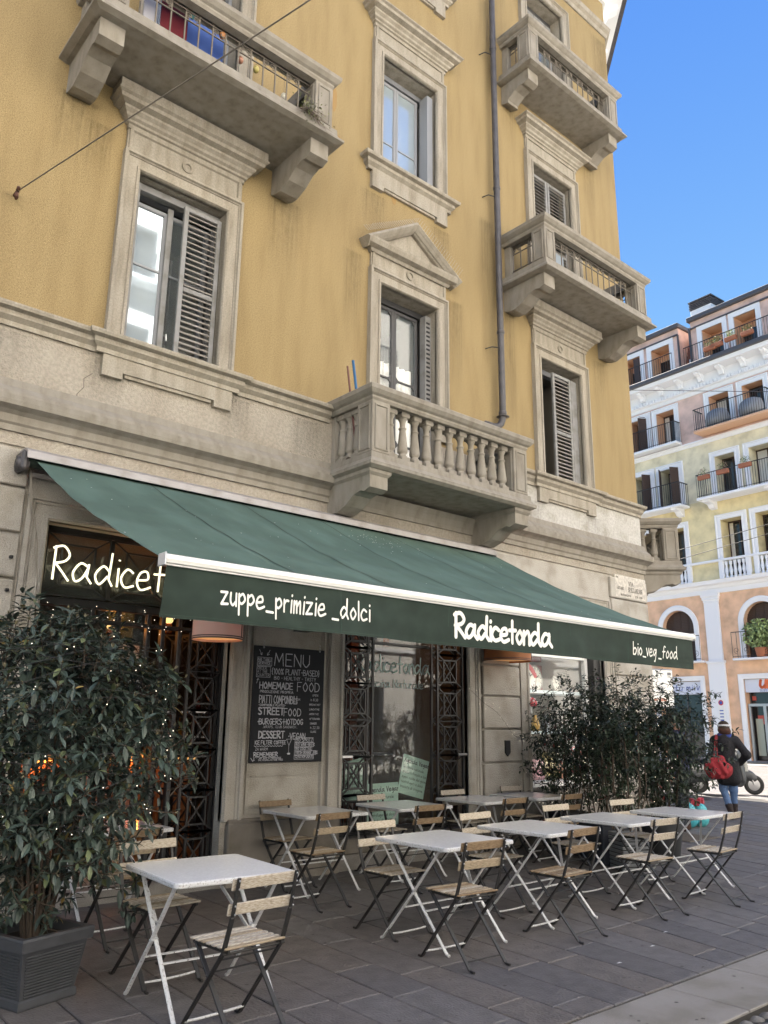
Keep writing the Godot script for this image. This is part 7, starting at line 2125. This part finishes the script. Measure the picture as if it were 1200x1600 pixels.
	var beds := [[Vector3(9.66, 0.47, 0.40), Vector3(0.62, 0.80, 0.55), 1.72, 950, "glossy dark hedge shrub next to the shop window"], [Vector3(9.22, 0.47, 1.22), Vector3(0.60, 0.78, 0.62), 1.78, 1100, "glossy dark hedge shrub in the middle of the hedge"], [Vector3(8.85, 0.42, 1.86), Vector3(0.42, 0.5, 0.4), 1.55, 420, "thin hedge shrub in the grey slatted planter"], [Vector3(10.05, 0.40, 1.66), Vector3(0.66, 0.80, 0.74), 1.80, 2300, "bushy dark shrub in the round planter hiding the standing man"], [Vector3(9.95, 0.47, 0.95), Vector3(0.5, 0.55, 0.5), 1.9, 600, "tall dark shrub behind the middle of the hedge"]]
	var l2 := leaf_mesh(0.058, 0.026)
	for bI in beds.size():
		var q = beds[bI]
		var t := thing("hedge_shrub", q[4], "shrub", q[0], 0.0, "hedge at the east end of the terrace")
		stems = G.new()
		xf = []; col = []
		var cc := Vector3(0, q[2] - q[0].y - q[1].y * 0.45, 0)
		var stem_top := []
		for i in 9:
			var a := i * 2.4 + bI
			var base := Vector3(cos(a) * 0.10, 0, sin(a) * 0.16)
			var mid := Vector3(cos(a) * 0.2, cc.y * 0.55, sin(a) * 0.25) + Vector3(rng.randfn(), 0, rng.randfn()) * 0.05
			var top := cc + Vector3(cos(a) * q[1].x * 0.55, rng.randf_range(-0.1, 0.55) * q[1].y, sin(a) * q[1].z * 0.6)
			stems.tube(round_off([base, mid, top], 4), 0.008, 5, false)
			stem_top.append([base, mid, top])
		for i in int(q[3] * 0.42):
			var d := Vector3(rng.randfn(), rng.randfn(), rng.randfn()).normalized() * pow(rng.randf(), 0.42)
			var lump := 1.0 + 0.8 * nz.get_noise_3dv(d * 2.2 + Vector3(bI * 7.0, 0, 3))
			var p: Vector3 = cc + d * q[1] * lump
			if i % 9 == 0:
				# lower sparse twigs
				var sst = stem_top[rng.randi() % 9]
				p = sst[0].lerp(sst[1], rng.randf_range(0.25, 1.0)) + Vector3(rng.randfn(), rng.randfn(), rng.randfn()) * 0.12
			if p.y < 0.05: continue
			var ax := (d + Vector3.UP * 0.5 + Vector3(rng.randfn(), rng.randfn(), rng.randfn()) * 0.6).normalized()
			var L := rng.randf_range(0.08, 0.2)
			if i % 2 == 0: stems.tube([p - ax * L * 0.7, p + ax * L * 0.5], [0.003, 0.0016], 3, false)
			var nl := 7 + rng.randi() % 5
			for k in nl:
				var f := k / float(nl)
				var a := k * 2.4 + i
				var bs := aim(ax, 0.0)
				var dir: Vector3 = (bs * Vector3(cos(a), sin(a), 0.45) - Vector3.UP * 0.15).normalized()
				xf.append(Transform3D(aim(dir, rng.randf_range(-0.6, 0.6)).scaled_local(Vector3.ONE * rng.randf_range(0.55, 1.35)), p + ax * L * (f - 0.5)))
				var tone := rng.randf_range(0.6, 1.35)
				col.append(Color(0.020, 0.034, 0.017) * tone if rng.randf() < 0.996 else Color(0.25, 0.05, 0.045) * tone)
		scatter("foliage", l2, xf, col, t)
		obj("branch", stems, "bark", t)
	lp = []
	for i in 90:
		var s := i / 90.0
		var base := Vector3(9.7, 0, 0.2).lerp(Vector3(9.3, 0, 2.4), fmod(s * 5.0, 1.0))
		lp.append(base + Vector3(-0.45 + rng.randfn() * 0.12, 0.6 + 1.35 * s + rng.randfn() * 0.1, rng.randfn() * 0.12))
	fairy("tiny warm fairy lights scattered through the hedge", lp, 130, 0.0028)
	# fairy lights over the door and across the pier
	lp = []
	for i in 40: lp.append(Vector3(2.46 + 2.0 * (i / 39.0), 2.56 + 0.07 * sin(i * 1.9) + 0.05 * sin(i * 0.7), -0.10 + 0.03 * sin(i * 2.3)))
	fairy("tiny fairy lights tangled along the bar above the doorway", lp, 46, 0.003)
	lp = []
	for i in 14: lp.append(Vector3(8.12 + 1.3 * (i / 13.0), 2.05 - 0.55 * smoothstep(0.0, 0.7, i / 13.0) - 0.06 * sin(i * 0.8), 0.09))
	fairy("thin string of fairy lights crossing the grey pier by the window", lp, 16, 0.003)

# Skin a set of tapered limbs as one surface. bones: [a, b, radius a, radius b, colour, flatten (Vector3)]
func flesh(bones: Array, cell: float, k: float) -> ArrayMesh:
	var lo := Vector3(1e9, 1e9, 1e9); var hi := -lo
	for b in bones:
		var r: float = maxf(b[2], b[3]) * 1.6 + cell * 3
		for p in [b[0], b[1]]:
			lo = lo.min(p - Vector3(r, r, r)); hi = hi.max(p + Vector3(r, r, r))
	var n := Vector3i(((hi - lo) / cell).ceil()) + Vector3i.ONE
	var f := PackedFloat32Array(); f.resize(n.x * n.y * n.z); f.fill(10.0)
	var who := PackedInt32Array(); who.resize(f.size())
	var best := PackedFloat32Array(); best.resize(f.size()); best.fill(10.0)
	for bi in bones.size():
		var b = bones[bi]
		var A: Vector3 = b[0]; var B: Vector3 = b[1]; var ra: float = b[2]; var rb: float = b[3]
		var fl: Vector3 = b[5] if b.size() > 5 else Vector3.ONE
		var m: float = maxf(ra, rb) * 1.6 + cell * 2.5 + k
		var l := Vector3i(((A.min(B) - Vector3(m, m, m) - lo) / cell).floor()).max(Vector3i.ZERO); var h := Vector3i(((A.max(B) + Vector3(m, m, m) - lo) / cell).ceil()).min(n - Vector3i.ONE)
		var ab := (B - A) * fl
		var L2 := maxf(ab.length_squared(), 1e-9)
		for z in range(l.z, h.z + 1):
			for y in range(l.y, h.y + 1):
				var row := (z * n.y + y) * n.x
				for x in range(l.x, h.x + 1):
					var p := (lo + Vector3(x, y, z) * cell - A) * fl
					var t := clampf(p.dot(ab) / L2, 0.0, 1.0)
					var d := (p - ab * t).length() - lerpf(ra, rb, t)
					var i := row + x
					var o := f[i]
					if d < best[i]:
						best[i] = d; who[i] = bi
					var e := maxf(k - absf(o - d), 0.0) / k
					f[i] = minf(o, d) - e * e * k * 0.25
	var g := G.new(); g.colored = true
	var vid := {}
	var pos := PackedVector3Array(); var cl := PackedColorArray(); var nor := PackedVector3Array()
	for z in n.z - 1:
		for y in n.y - 1:
			for x in n.x - 1:
				var i0 := (z * n.y + y) * n.x + x
				var s := 0; var acc := Vector3.ZERO; var cnt := 0
				var cv := []
				for q in 8: cv.append(f[i0 + (q & 1) + ((q >> 1) & 1) * n.x + (q >> 2) * n.x * n.y])
				for q in 8:
					if cv[q] < 0.0: s += 1
				if s == 0 or s == 8: continue
				for e in [[0, 1], [2, 3], [4, 5], [6, 7], [0, 2], [1, 3], [4, 6], [5, 7], [0, 4], [1, 5], [2, 6], [3, 7]]:
					var a: float = cv[e[0]]; var b: float = cv[e[1]]
					if (a < 0.0) == (b < 0.0): continue
					var t := a / (a - b)
					var pa := Vector3(e[0] & 1, (e[0] >> 1) & 1, e[0] >> 2); var pb := Vector3(e[1] & 1, (e[1] >> 1) & 1, e[1] >> 2)
					acc += pa.lerp(pb, t); cnt += 1
				vid[i0] = pos.size()
				pos.append(lo + (Vector3(x, y, z) + acc / cnt) * cell)
				nor.append(Vector3(cv[1] - cv[0] + cv[3] - cv[2] + cv[5] - cv[4] + cv[7] - cv[6], cv[2] - cv[0] + cv[3] - cv[1] + cv[6] - cv[4] + cv[7] - cv[5], cv[4] - cv[0] + cv[5] - cv[1] + cv[6] - cv[2] + cv[7] - cv[3]).normalized())
				cl.append(bones[who[i0]][4])
	var st := [1, n.x, n.x * n.y]
	for i0 in vid:
		for ax in 3:
			var i1: int = i0 + st[ax]
			if (f[i0] < 0.0) == (f[i1] < 0.0): continue
			var u: int = st[(ax + 1) % 3]; var w: int = st[(ax + 2) % 3]
			var ids := [i0, i0 - u, i0 - u - w, i0 - w]
			if not (vid.has(ids[1]) and vid.has(ids[2]) and vid.has(ids[3])): continue
			var vv := []
			for q in ids: vv.append(vid[q])
			for tri in [[0, 1, 2], [0, 2, 3]]:
				var a: int = vv[tri[0]]; var b: int = vv[tri[1]]; var c: int = vv[tri[2]]
				var nn := (pos[b] - pos[a]).cross(pos[c] - pos[a])
				var order := [a, c, b] if nn.dot(nor[a] + nor[b] + nor[c]) > 0.0 else [a, b, c]
				for o in order:
					g.col = cl[o]
					g.vert(pos[o], nor[o])
	return g.mesh()

func street_things() -> void:
	var g: G
	M.painted = mat(Color(1, 1, 1), 0.42, {"vc": true})
	M.cloth_vc = mat(Color(1, 1, 1), 0.9, {"vc": true, "nor": nnor(61, 0.02, 4, 9.0), "ns": 0.8, "sc": Vector3(2.6, 1.3, 2.6), "world": false})
	# scooters; local x across, z forward
	var dark := Color(0.055, 0.06, 0.065); var pale := Color(0.34, 0.34, 0.32); var seat := Color(0.015, 0.015, 0.016)
	for s in 2:
		var t := thing("motor_scooter", ["grey motor scooter parked behind the walking woman, its mirror up", "dark motor scooter parked left of the walking woman, half hidden"][s], "scooter", [Vector3(20.52, 0, -2.87), Vector3(19.75, 0, -3.95)][s], [0.62, 0.62][s], "parked scooters")
		var pan: Color = [pale, dark][s]
		var bones := [[Vector3(0, 0.42, -0.75), Vector3(0, 0.50, -0.30), 0.19, 0.19, dark, Vector3(1, 1, 0.9)], [Vector3(0, 0.62, -0.80), Vector3(0, 0.60, -0.20), 0.16, 0.17, pan, Vector3(1, 1.15, 1)], [Vector3(-0.1, 0.26, -0.1), Vector3(-0.1, 0.26, 0.35), 0.07, 0.08, dark], [Vector3(0.1, 0.26, -0.1), Vector3(0.1, 0.26, 0.35), 0.07, 0.08, dark],
			[Vector3(-0.1, 0.38, 0.42), Vector3(-0.1, 0.92, 0.34), 0.13, 0.11, dark, Vector3(1, 1, 1.7)], [Vector3(0.1, 0.38, 0.42), Vector3(0.1, 0.92, 0.34), 0.13, 0.11, dark, Vector3(1, 1, 1.7)], [Vector3(0, 0.50, 0.52), Vector3(0, 0.90, 0.44), 0.07, 0.13, pan], [Vector3(0, 0.95, 0.38), Vector3(0, 1.02, 0.34), 0.13, 0.12, pan], [Vector3(0, 0.40, 0.66), Vector3(0, 0.46, 0.58), 0.10, 0.12, dark, Vector3(1.1, 1, 0.8)]]
		obj("body", flesh(bones, 0.026, 0.06), "painted", t)
		obj("saddle", flesh([[Vector3(0, 0.80, -0.78), Vector3(0, 0.80, -0.45), 0.12, 0.13, seat, Vector3(1, 1.6, 1)], [Vector3(0, 0.78, -0.40), Vector3(0, 0.75, -0.12), 0.13, 0.10, seat, Vector3(1, 1.7, 1)]], 0.026, 0.05), "painted", t)
		for z in [-0.62, 0.68]:
			g = G.new()
			var pr := []
			for i in 13: pr.append(Vector2(0.185 + 0.055 * cos(TAU * i / 12), 0.055 * sin(TAU * i / 12)))
			g.lathe(pr, 24, Transform3D(Basis(Vector3.BACK, PI / 2), Vector3(0, 0.24, z)))
			obj("wheel", g, "rubber", t)
			g = G.new(); g.lathe(V2([0, -0.03, 0.14, -0.03, 0.155, 0.0, 0.14, 0.03, 0, 0.03]), 18, Transform3D(Basis(Vector3.BACK, PI / 2), Vector3(0, 0.24, z)))
			obj("rim", g, "steel", t)
		g = G.new()
		for x in [-0.06, 0.06]: g.tube([Vector3(x, 0.24, 0.68), Vector3(x, 0.5, 0.60)], 0.022, 8)
		obj("fork", g, "steel", t)
		g = G.new(); g.tube([Vector3(-0.36, 1.04, 0.16), Vector3(-0.2, 1.06, 0.28), Vector3(0, 1.04, 0.33), Vector3(0.2, 1.06, 0.28), Vector3(0.36, 1.04, 0.16)], 0.018, 8)
		obj("handlebar", g, "rubber", t)
		for x in [-0.27, 0.27]:
			g = G.new(); g.tube([Vector3(x, 1.06, 0.24), Vector3(x * 1.15, 1.2, 0.26), Vector3(x * 1.3, 1.30, 0.24)], 0.008, 6); g.ball(Vector3(x * 1.36, 1.34, 0.24), Vector3(0.075, 0.05, 0.02), 12, 8)
			obj("mirror", g, "white_paint" if s == 0 else "rubber", t)
		if s == 0:
			g = G.new()
			for i in 8:
				var a := -0.9 + i * 0.225; var b := a + 0.225
				g.quadr(Vector3(sin(a) * 0.22, 1.02, 0.28 + cos(a) * 0.14), Vector3(sin(b) * 0.22, 1.02, 0.28 + cos(b) * 0.14), Vector3(sin(b) * 0.17, 1.42, 0.16 + cos(b) * 0.12), Vector3(sin(a) * 0.17, 1.42, 0.16 + cos(a) * 0.12), Vector3(0, 0, 1))
			obj("windscreen", g, glass(Color(0.9, 0.9, 0.88), 0.18), t)
		g = G.new(); g.ball(Vector3(0, 0.83, 0.535), Vector3(0.10, 0.07, 0.03), 12, 8)
		obj("headlight", g, "alu", t)
		g = G.new(); g.bar(Vector3(-0.14, 0.24, -0.12), Vector3(-0.17, 0.0, -0.04), 0.02, 0.02); g.bar(Vector3(0.14, 0.24, -0.12), Vector3(0.17, 0.0, -0.04), 0.02, 0.02); g.bar(Vector3(-0.17, 0.012, -0.04), Vector3(0.17, 0.012, -0.04), 0.02, 0.02)
		obj("stand", g, "rubber", t)
	# grey-white street cabinet with scribbles
	var t := thing("street_cabinet", "white-grey street cabinet with black graffiti behind the hedge", "cabinet", Vector3(13.1, 0, -0.75), -0.55)
	g = G.new(); g.box(Vector3(-0.32, 0.0, -0.2), Vector3(0.32, 1.22, 0.2), 0.012); g.box(Vector3(-0.34, 1.22, -0.22), Vector3(0.34, 1.28, 0.22), 0.015)
	obj("case", g, plain(0.56, 0.57, 0.62, 0.5), t)
	g = G.new(); g.box(Vector3(-0.28, 0.5, 0.2), Vector3(0.28, 1.16, 0.208), 0.004); g.box(Vector3(-0.28, 0.08, 0.2), Vector3(0.28, 0.46, 0.208), 0.004)
	obj("door", g, plain(0.60, 0.61, 0.64, 0.5), t)
	g = G.new(); paint(g, [round_off(V2([-0.2, 0.6, -0.14, 1.05, -0.06, 0.7, 0.0, 1.08, 0.06, 0.72, 0.14, 1.06, 0.2, 0.62]), 5), round_off(V2([-0.22, 0.8, -0.1, 0.95, 0.02, 0.66, 0.12, 0.9, 0.23, 0.74]), 5), round_off(V2([-0.15, 0.66, 0.0, 0.9, 0.16, 0.98]), 4)], 0.022, func(p): return Vector3(p.x, p.y, 0.211), Vector3.BACK)
	obj("graffiti", g, "black_metal", t)
	# iron grate in the paving
	t = thing("drain_grate", "dark square drain grate set in the paving beyond the hedge", "grate", Vector3(11.95, 0.004, 0.85), 0.0)
	g = G.new()
	for i in 14: g.box(Vector3(-0.42 + i * 0.063, 0, -0.3), Vector3(-0.39 + i * 0.063, 0.008, 0.3))
	g.box(Vector3(-0.44, 0, -0.32), Vector3(0.45, 0.009, -0.3)); g.box(Vector3(-0.44, 0, 0.3), Vector3(0.45, 0.009, 0.32))
	obj("bars", g, "iron", t)
	# shopping bags by the standing man
	t = thing("shopping_bag", "turquoise plastic shopping bag full of red packets on the paving", "bag", Vector3(13.35, 0, 0.22))
	obj("sack", flesh([[Vector3(-0.12, 0.12, 0), Vector3(-0.12, 0.28, 0), 0.13, 0.10, Color(0.06, 0.36, 0.44)], [Vector3(0.14, 0.13, 0.05), Vector3(0.15, 0.26, 0.05), 0.14, 0.11, Color(0.08, 0.40, 0.46)], [Vector3(-0.14, 0.28, 0), Vector3(-0.15, 0.46, 0), 0.04, 0.02, Color(0.10, 0.45, 0.52)]], 0.02, 0.04), "painted", t)
	g = G.new()
	for i in 9: g.box(Vector3(-0.05, -0.03, -0.04), Vector3(0.05, 0.05, 0.04), 0.008, T(-0.05 + 0.04 * i, 0.36 + 0.02 * (i % 3), 0.03 * (i % 2), i * 0.7))
	obj("packet", g, plain(0.38, 0.03, 0.05, 0.4), t)

func head_bones(c: Vector3, fz: float, skin: Color) -> Array:
	# c: centre of the skull; fz: -1 or 1, the way the face looks along z
	return [[c + Vector3(0, 0.02, -fz * 0.015), c + Vector3(0, -0.01, fz * 0.02), 0.088, 0.082, skin], [c + Vector3(0, -0.06, fz * 0.045), c + Vector3(0, -0.085, fz * 0.055), 0.055, 0.042, skin], [c + Vector3(0, -0.005, fz * 0.10), c + Vector3(0, -0.035, fz * 0.118), 0.010, 0.013, skin], [c + Vector3(0.08, -0.01, 0), c + Vector3(0.085, -0.045, 0), 0.018, 0.014, skin, Vector3(1.6, 1, 1)], [c + Vector3(-0.08, -0.01, 0), c + Vector3(-0.085, -0.045, 0), 0.018, 0.014, skin, Vector3(1.6, 1, 1)], [c + Vector3(0, -0.10, -fz * 0.02), c + Vector3(0, -0.2, -fz * 0.03), 0.055, 0.06, skin]]

func face_parts(t: Node3D, c: Vector3, fz: float) -> void:
	var g := G.new()
	for s in [-1.0, 1.0]: g.ball(c + Vector3(s * 0.032, 0.0, fz * 0.092), Vector3(0.012, 0.008, 0.008), 8, 5)
	obj("eye", g, "box_dark", t)
	g = G.new(); g.ball(c + Vector3(0, -0.068, fz * 0.096), Vector3(0.024, 0.006, 0.008), 8, 5)
	obj("mouth", g, plain(0.28, 0.09, 0.08), t)

func hand_bones(w: Vector3, d: Vector3, side: Vector3, skin: Color) -> Array:
	var out := [[w, w + d * 0.07, 0.026, 0.034, skin]]
	for i in 4:
		var o := side * (-0.026 + i * 0.0175)
		var L: float = [0.062, 0.074, 0.070, 0.052][i]
		var a := w + d * 0.085 + o
		var m := a + d * L * 0.6 + Vector3(0, -0.004, 0)
		out.append([a, m, 0.0095, 0.0085, skin]); out.append([m, m + d * L * 0.4 - side.cross(d) * 0.02, 0.0085, 0.007, skin])
	out.append([w + d * 0.03 + side * -0.03, w + d * 0.075 + side * -0.055, 0.012, 0.009, skin])
	return out

func people() -> void:
	var skin := Color(0.46, 0.27, 0.19); var coat := Color(0.012, 0.0125, 0.016); var jean := Color(0.075, 0.135, 0.27); var boot := Color(0.024, 0.018, 0.016)
	# walking woman, seen from behind; local +z points back towards the viewer
	var p := thing("person", "person in a long black coat, blue scarf and jeans walking away with a red bag", "person", Vector3(15.0, 0, 0.05), -1.11)
	var B := []
	B += [[Vector3(-0.085, 0.93, 0.0), Vector3(-0.10, 0.52, -0.06), 0.105, 0.072, jean], [Vector3(-0.10, 0.52, -0.06), Vector3(-0.03, 0.24, 0.05), 0.07, 0.055, jean], [Vector3(-0.03, 0.24, 0.05), Vector3(0.0, 0.10, 0.10), 0.058, 0.05, boot], [Vector3(0.0, 0.05, 0.10), Vector3(0.0, 0.035, -0.06), 0.045, 0.038, boot]]
	B += [[Vector3(0.085, 0.93, 0.0), Vector3(0.07, 0.50, -0.10), 0.105, 0.072, jean], [Vector3(0.07, 0.50, -0.10), Vector3(0.06, 0.26, -0.16), 0.07, 0.055, jean], [Vector3(0.06, 0.26, -0.16), Vector3(0.06, 0.09, -0.17), 0.058, 0.05, boot], [Vector3(0.06, 0.05, -0.15), Vector3(0.06, 0.035, -0.30), 0.045, 0.038, boot]]
	B += [[Vector3(0, 0.95, 0), Vector3(0, 1.15, 0), 0.14, 0.125, coat], [Vector3(0, 1.15, 0), Vector3(0, 1.34, 0.01), 0.13, 0.145, coat], [Vector3(-0.13, 1.38, 0), Vector3(0.13, 1.38, 0), 0.075, 0.075, coat]]
	B += [[Vector3(-0.19, 1.36, 0), Vector3(-0.24, 1.10, 0.03), 0.06, 0.05, coat], [Vector3(-0.24, 1.10, 0.03), Vector3(-0.22, 0.90, -0.08), 0.05, 0.042, coat], [Vector3(0.19, 1.36, 0), Vector3(0.34, 1.13, 0.05), 0.06, 0.052, coat], [Vector3(0.34, 1.13, 0.05), Vector3(0.22, 0.98, -0.10), 0.05, 0.042, coat]]
	B += head_bones(Vector3(0, 1.60, -0.02), -1.0, skin)
	B += hand_bones(Vector3(-0.22, 0.89, -0.09), Vector3(0.1, -0.95, -0.25).normalized(), Vector3(0, 0.25, -0.97), skin)
	B += hand_bones(Vector3(0.22, 0.97, -0.10), Vector3(-0.75, -0.3, -0.5).normalized(), Vector3(-0.5, 0.1, 0.8), skin)
	obj("body", flesh(B, 0.016, 0.035), "cloth_vc", p)
	obj("coat", flesh([[Vector3(-0.05, 1.0, 0), Vector3(-0.075, 0.72, 0.0), 0.135, 0.14, coat, Vector3(1, 1, 1.15)], [Vector3(0.05, 1.0, 0), Vector3(0.085, 0.72, 0.0), 0.135, 0.145, coat, Vector3(1, 1, 1.15)], [Vector3(0, 1.0, 0), Vector3(0, 1.36, 0.01), 0.135, 0.155, coat, Vector3(0.92, 1, 1.2)], [Vector3(-0.14, 1.385, 0), Vector3(0.14, 1.385, 0), 0.09, 0.09, coat], [Vector3(-0.19, 1.37, 0), Vector3(-0.25, 1.10, 0.03), 0.078, 0.068, coat], [Vector3(-0.25, 1.10, 0.03), Vector3(-0.225, 0.92, -0.07), 0.068, 0.06, coat], [Vector3(0.19, 1.37, 0), Vector3(0.35, 1.13, 0.05), 0.078, 0.07, coat], [Vector3(0.35, 1.13, 0.05), Vector3(0.225, 0.985, -0.09), 0.068, 0.06, coat]], 0.018, 0.05), "cloth_vc", p)
	obj("scarf", flesh([[Vector3(-0.07, 1.45, 0.03), Vector3(0.07, 1.46, 0.03), 0.06, 0.06, Color(0.02, 0.035, 0.17)], [Vector3(-0.08, 1.47, -0.05), Vector3(0.08, 1.47, -0.05), 0.05, 0.05, Color(0.02, 0.035, 0.17)], [Vector3(-0.05, 1.42, 0.07), Vector3(0.07, 1.44, 0.07), 0.04, 0.04, Color(0.025, 0.045, 0.2)]], 0.014, 0.03), "cloth_vc", p)
	obj("hair", flesh([[Vector3(0, 1.63, 0.0), Vector3(0, 1.60, 0.02), 0.105, 0.10, Color(0.035, 0.02, 0.015)], [Vector3(-0.04, 1.56, 0.05), Vector3(0.05, 1.54, 0.05), 0.07, 0.07, Color(0.06, 0.025, 0.018)]], 0.014, 0.03), "cloth_vc", p)
	var ban := G.new(); ban.lathe(V2([0.103, -0.03, 0.112, -0.028, 0.113, 0.0, 0.104, 0.005]), 22, T(0, 1.66, 0.0))
	obj("headband", ban, plain(0.55, 0.56, 0.60, 0.9), p)
	face_parts(p, Vector3(0, 1.60, -0.02), -1.0)
	# the red bag hangs from her left shoulder
	var red := Color(0.26, 0.022, 0.028)
	var bag := thing("shoulder_bag", "big soft red shoulder bag carried by the person in black", "bag", Vector3(15.0, 0, 0.05), -1.11)
	obj("sack", flesh([[Vector3(-0.26, 0.88, 0.17), Vector3(-0.04, 0.86, 0.20), 0.14, 0.13, red, Vector3(1, 1, 1.25)], [Vector3(-0.20, 0.98, 0.17), Vector3(-0.10, 1.04, 0.18), 0.11, 0.08, red], [Vector3(-0.24, 0.80, 0.18), Vector3(-0.06, 0.80, 0.2), 0.11, 0.09, red], [Vector3(-0.02, 0.95, 0.2), Vector3(0.03, 0.90, 0.19), 0.05, 0.05, red], [Vector3(-0.27, 0.97, 0.26), Vector3(-0.14, 0.79, 0.31), 0.025, 0.03, red], [Vector3(-0.13, 1.0, 0.27), Vector3(-0.03, 0.82, 0.31), 0.022, 0.03, red], [Vector3(-0.3, 0.83, 0.22), Vector3(-0.1, 0.73, 0.27), 0.03, 0.03, red]], 0.014, 0.04), "cloth_vc", bag)
	for s in [0.0, 0.04]:
		var g := G.new(); g.tube(round_off([Vector3(-0.22 + s * 2.0, 1.02, 0.19), Vector3(-0.19 + s, 1.22, 0.16), Vector3(-0.16 + s * 0.6, 1.42, 0.10), Vector3(-0.15 + s * 0.6, 1.475, 0.0), Vector3(-0.16 + s * 0.6, 1.40, -0.11), Vector3(-0.20 + s, 1.10, -0.10)], 4), 0.011, 7)
		obj("strap", g, plain(red.r, red.g, red.b, 0.8), bag)
	# man standing behind the hedge
	var navy := Color(0.016, 0.022, 0.05); var tr := Color(0.022, 0.024, 0.032); var shoe := Color(0.075, 0.04, 0.028)
	var m := thing("person", "person in navy jacket and dark trousers standing behind the hedge, feet showing", "person", Vector3(12.72, 0, 0.42), 0.9 + PI * 0.8)
	B = [[Vector3(-0.09, 0.95, 0), Vector3(-0.10, 0.5, 0.02), 0.11, 0.08, tr], [Vector3(-0.10, 0.5, 0.02), Vector3(-0.10, 0.12, 0), 0.078, 0.065, tr], [Vector3(-0.10, 0.05, -0.02), Vector3(-0.11, 0.04, 0.16), 0.048, 0.042, shoe], [Vector3(0.09, 0.95, 0), Vector3(0.11, 0.5, 0.02), 0.11, 0.08, tr], [Vector3(0.11, 0.5, 0.02), Vector3(0.12, 0.12, 0), 0.078, 0.065, tr], [Vector3(0.12, 0.05, -0.02), Vector3(0.14, 0.04, 0.16), 0.048, 0.042, shoe],
		[Vector3(0, 0.97, 0), Vector3(0, 1.2, 0), 0.16, 0.16, navy], [Vector3(0, 1.2, 0), Vector3(0, 1.40, 0), 0.165, 0.165, navy], [Vector3(-0.16, 1.44, 0), Vector3(0.16, 1.44, 0), 0.085, 0.085, navy], [Vector3(-0.23, 1.42, 0), Vector3(-0.27, 1.13, -0.02), 0.075, 0.062, navy], [Vector3(-0.27, 1.13, -0.02), Vector3(-0.25, 0.90, 0.08), 0.06, 0.05, navy], [Vector3(0.23, 1.42, 0), Vector3(0.27, 1.13, -0.02), 0.075, 0.062, navy], [Vector3(0.27, 1.13, -0.02), Vector3(0.25, 0.90, 0.08), 0.06, 0.05, navy]]
	B += head_bones(Vector3(0, 1.68, 0.02), 1.0, skin)
	B += hand_bones(Vector3(-0.25, 0.89, 0.085), Vector3(0, -0.95, 0.25).normalized(), Vector3(0, 0.25, 0.95), skin)
	B += hand_bones(Vector3(0.25, 0.89, 0.085), Vector3(0, -0.95, 0.25).normalized(), Vector3(0, 0.25, 0.95), skin)
	obj("body", flesh(B, 0.02, 0.04), "cloth_vc", m)
	obj("hair", flesh([[Vector3(0, 1.72, 0.0), Vector3(0, 1.69, -0.03), 0.10, 0.10, Color(0.03, 0.022, 0.018)]], 0.016, 0.03), "cloth_vc", m)
	face_parts(m, Vector3(0, 1.68, 0.02), 1.0)
	# passer-by at the right edge
	var wj := Color(0.52, 0.56, 0.64)
	var q := thing("person", "person in a pale blue padded jacket cut by the right edge", "person", Vector3(30.1, 0, -4.15), -1.2)
	B = [[Vector3(-0.09, 0.95, 0), Vector3(-0.11, 0.5, -0.1), 0.11, 0.08, tr], [Vector3(-0.11, 0.5, -0.1), Vector3(-0.10, 0.12, -0.08), 0.078, 0.06, tr], [Vector3(-0.10, 0.05, -0.06), Vector3(-0.11, 0.04, -0.24), 0.048, 0.042, shoe], [Vector3(0.09, 0.95, 0), Vector3(0.11, 0.5, 0.06), 0.11, 0.08, tr], [Vector3(0.11, 0.5, 0.06), Vector3(0.12, 0.12, 0.18), 0.078, 0.06, tr], [Vector3(0.12, 0.05, 0.2), Vector3(0.12, 0.04, 0.04), 0.048, 0.042, shoe],
		[Vector3(0, 0.97, 0), Vector3(0, 1.40, 0), 0.18, 0.18, wj], [Vector3(-0.16, 1.44, 0), Vector3(0.16, 1.44, 0), 0.1, 0.1, wj], [Vector3(-0.24, 1.42, 0), Vector3(-0.30, 1.13, 0.03), 0.09, 0.08, wj], [Vector3(-0.30, 1.13, 0.03), Vector3(-0.26, 0.92, -0.1), 0.08, 0.065, wj], [Vector3(0.24, 1.42, 0), Vector3(0.30, 1.13, 0.03), 0.09, 0.08, wj], [Vector3(0.30, 1.13, 0.03), Vector3(0.26, 0.92, -0.1), 0.08, 0.065, wj]]
	B += head_bones(Vector3(0, 1.68, -0.02), -1.0, skin)
	B += hand_bones(Vector3(-0.26, 0.91, -0.11), Vector3(0, -0.95, -0.25).normalized(), Vector3(0, 0.25, -0.95), skin)
	B += hand_bones(Vector3(0.26, 0.91, -0.11), Vector3(0, -0.95, -0.25).normalized(), Vector3(0, 0.25, -0.95), skin)
	obj("body", flesh(B, 0.02, 0.04), "cloth_vc", q)
	obj("hair", flesh([[Vector3(0, 1.72, 0.0), Vector3(0, 1.69, 0.03), 0.10, 0.10, Color(0.05, 0.035, 0.02)]], 0.016, 0.03), "cloth_vc", q)
	face_parts(q, Vector3(0, 1.68, -0.02), -1.0)
